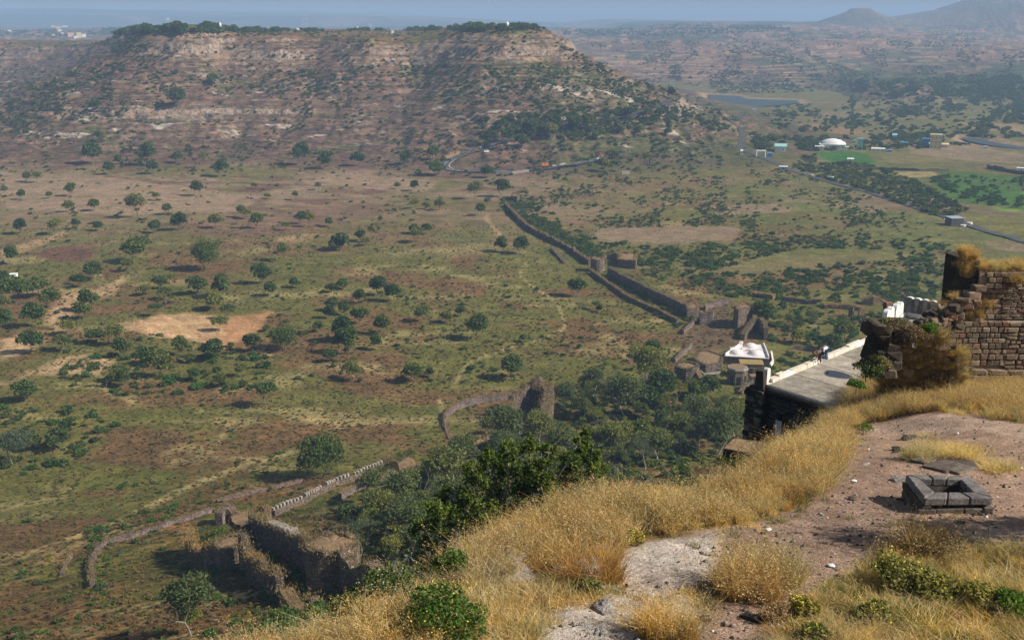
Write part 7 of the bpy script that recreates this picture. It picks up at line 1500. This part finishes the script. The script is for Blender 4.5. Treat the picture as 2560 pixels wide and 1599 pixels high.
shrub(aty(2165, 945, 52), 1.9, 1.2, L_mid, 'shrub with dry white flower heads at the edge of the terrace roof', flowers=M_wflower, n=2000, nf=160, fs=0.045); shrub(aty(2195, 925, 52.6), 1.5, 1.2, G_weed, 'olive shrub right of the white-headed shrub', flowers=M_wflower, n=1300, nf=120)
shrub(aty(2140, 975, 50.5), 1.1, 0.7, L_bright, 'bright green leaves at the lower corner of the terrace roof', n=700, ls=0.08); shrub(aty(2322, 838, 53), 1.3, 1.0, L_bright, 'bright green shrub growing from the rubble heap', n=900, ls=0.08); shrub(aty(2390, 905, YW - 0.3), 0.5, 1.5, L_bright, 'green creeper climbing the foot of the ruined wall', n=500, ls=0.07)
shrub(aty(2262, 845, 52), 2.2, 1.4, L_dry, 'dry brown shrub on the bank behind the dark pier', n=1800, ls=0.07); shrub(aty(2225, 830, 53.5), 1.8, 1.0, G_weed, 'olive shrub on top of the dark pier', n=1200, ls=0.07)
shrub(aty(1825, 1190, 53), 2.0, 1.8, L_mid, 'dark leafy shrub hiding the foot of the lower platform', n=1600, ls=0.08, flowers=M_wflower, nf=80)
for i, (x_, y_, w_, m_, l_) in enumerate(((2250, 880, 1.3, G_weed, 'olive shrub in the middle of the grassy bank by the dark pier'), (2300, 850, 1.0, L_mid, 'dark green shrub high on the grassy bank below the rubble'), (2235, 935, 1.2, L_dry, 'dry brown shrub low on the grassy bank by the dark pier'), (2330, 905, 1.1, G_weed, 'olive weeds on the grassy bank nearer the ruined wall'), (2365, 940, 0.8, L_mid, 'small green shrub at the foot of the bank by the ruined wall'))):
    shrub(aty(x_, y_, bankY(y_) - 0.35), w_, w_ * 0.7, m_, l_, n=900, ls=0.06)
for i in range(26):
    x_ = 2225 + 165 * rg_.random(); y_ = 835 + 125 * rg_.random(); k_ = 0.2 + 0.3 * rg_.random(); putstone((STD + STN)[i % 14], rh, aty(x_, y_, bankY(y_) - 0.3) - rh.location, (k_ * 1.4, k_ * 1.2, k_), i * 0.7, 'stone', 0.3)
# ---- big leafy tree at the rim
tp = aty(1215, 1400, 50); tp.z = Hf(tp.x, tp.y); bt = empty('leafy_tree', tp, 0, 'big leafy fig-like tree growing just below the hilltop rim', 'tree')
lobes = [(1080, 1385, 38), (1060, 1330, 36), (1100, 1290, 44), (1150, 1330, 50), (1130, 1250, 38), (1190, 1230, 44), (1230, 1180, 42), (1200, 1290, 50), (1260, 1250, 52), (1300, 1190, 46), (1270, 1130, 26), (1320, 1120, 30), (1350, 1170, 44), (1340, 1240, 50), (1400, 1190, 42), (1370, 1135, 26), (1420, 1160, 34), (1450, 1110, 22), (1478, 1140, 22), (1462, 1085, 14), (1480, 1190, 30), (1440, 1220, 40), (1500, 1170, 20), (1395, 1250, 40), (1230, 1330, 44), (1130, 1400, 26), (1290, 1300, 40), (1215, 1140, 22), (1180, 1175, 24), (1510, 1215, 18), (1070, 1420, 26)]
r2 = np.random.default_rng(88); LP = []; VV = []; 
mb = MB(); base_ = Vector((0, 0, -0.5)); hubs = [aty(1150, 1370, 49) - tp, aty(1250, 1300, 50) - tp, aty(1370, 1260, 51) - tp]
for h_ in hubs: mb.tube([base_, base_.lerp(h_, .5) + Vector((.15, 0, -.1)), h_], [0.2, 0.15, 0.11], 7)
for i, (x, y, r_) in enumerate(lobes):
    c_ = aty(x, y, 50 + 1.6 * math.sin(i * 2.4)) - tp; R0 = r_ * 50 / FPX * 1.12
    h_ = min(hubs, key=lambda q: (q - c_).length); m1 = h_.lerp(c_, .5) + Vector((r2.normal() * .15, r2.normal() * .3, .15)); mb.tube([h_, m1, c_, c_ + Vector((r2.normal() * .2, 0, R0 * .9))], [0.07, 0.05, 0.035, 0.012], 5)
    sub = r2.normal(size=(9, 3)); sub /= np.linalg.norm(sub, axis=1)[:, None]; sub = sub * R0 * 0.72
    for s_ in sub:
        mb.tube([c_, c_ + Vector(s_)], [0.022, 0.008], 3, 0, False); k = int(95 * (R0 / 0.8) ** 1.4) + 18
        q = np.array(tuple(c_)) + s_ + r2.normal(size=(k, 3)) * R0 * 0.2; VV.append(q)
mb.build('trunk', M_palebark, bt, None, True)
pts_ = np.concatenate(VV); L_fig = leaf_mat('glossy_fig_leaves', (0.050, 0.080, 0.014), (0.155, 0.195, 0.030), 0.35, (0.27, 0.29, 0.06)); V_, F_ = leaves(pts_, 0.10, r2, 0.4, 0.5, 2.0); cm = mesh_np('foliage', V_, F_); cm.materials.append(L_fig); link('foliage', cm, None, bt); print('fig leaves', len(pts_))
# ---- tree beyond the right edge of the photo that throws the dappled shade
sp_ = PG(2650, 1385); hh = 5.2; tpos = Vector((sp_.x + hh / math.tan(R(SUN_EL)) * math.cos(R(SUN_BACK)), sp_.y - hh / math.tan(R(SUN_EL)) * math.sin(R(SUN_BACK)), 0)); tpos.x += 2.6; tpos.y -= 2.2; tpos.z = Hf(tpos.x, tpos.y)
st = empty('shade_tree', tpos, 0.4, 'thin-leaved tree beyond the right edge whose dappled shade falls by the stone tank', 'tree')
mb = MB(); tips = []; r2 = np.random.default_rng(9); branches(mb, r2, Vector((0, 0, -0.3)), Vector((0, 0, 1)), 3.2, 0.2, 4, tips, 6, 0.75, 0.12); mb.build('trunk', M_bark, st)
c_ = np.array([tuple(q) for q, d in tips if d <= 1]); k = r2.integers(0, len(c_), 9000); q = c_[k] + r2.normal(size=(9000, 3)) * 0.42; q[:, :2] = np.clip(q[:, :2], -4.0, 4.0); V_, F_ = leaves(q, 0.14, r2, .4, .4, 1.8); cm = mesh_np('foliage', V_, F_); cm.materials.append(L_mid); link('foliage', cm, None, st)
# ---- a little litter on the path
for i, (x, y, l) in enumerate(((2080, 1416, 'crumpled white paper scrap beside the lower dirt path'), (1928, 1448, 'white scrap on the dirt path edge left of the crumpled paper'), (1923, 1324, 'tiny white scrap near the top of the pale path'), (2135, 1207, 'pale plastic scrap on the dirt path left of the tank'))):
    b_ = bmesh.new(); bmesh.ops.create_icosphere(b_, subdivisions=1, radius=0.07); r3 = random.Random(i)
    for v_ in b_.verts: v_.co = Vector((v_.co.x * (1 + r3.random()), v_.co.y * (1 + r3.random()), v_.co.z * 0.4 + 0.02))
    me_ = bpy.data.meshes.new('litter'); b_.to_mesh(me_); b_.free(); o = link('litter', me_, PAINT['white'] if i < 4 else PAINT['blue'], None, PG(x, y) + Vector((0, 0, 0.02))); tag(o, l, 'litter', 'litter on the path')
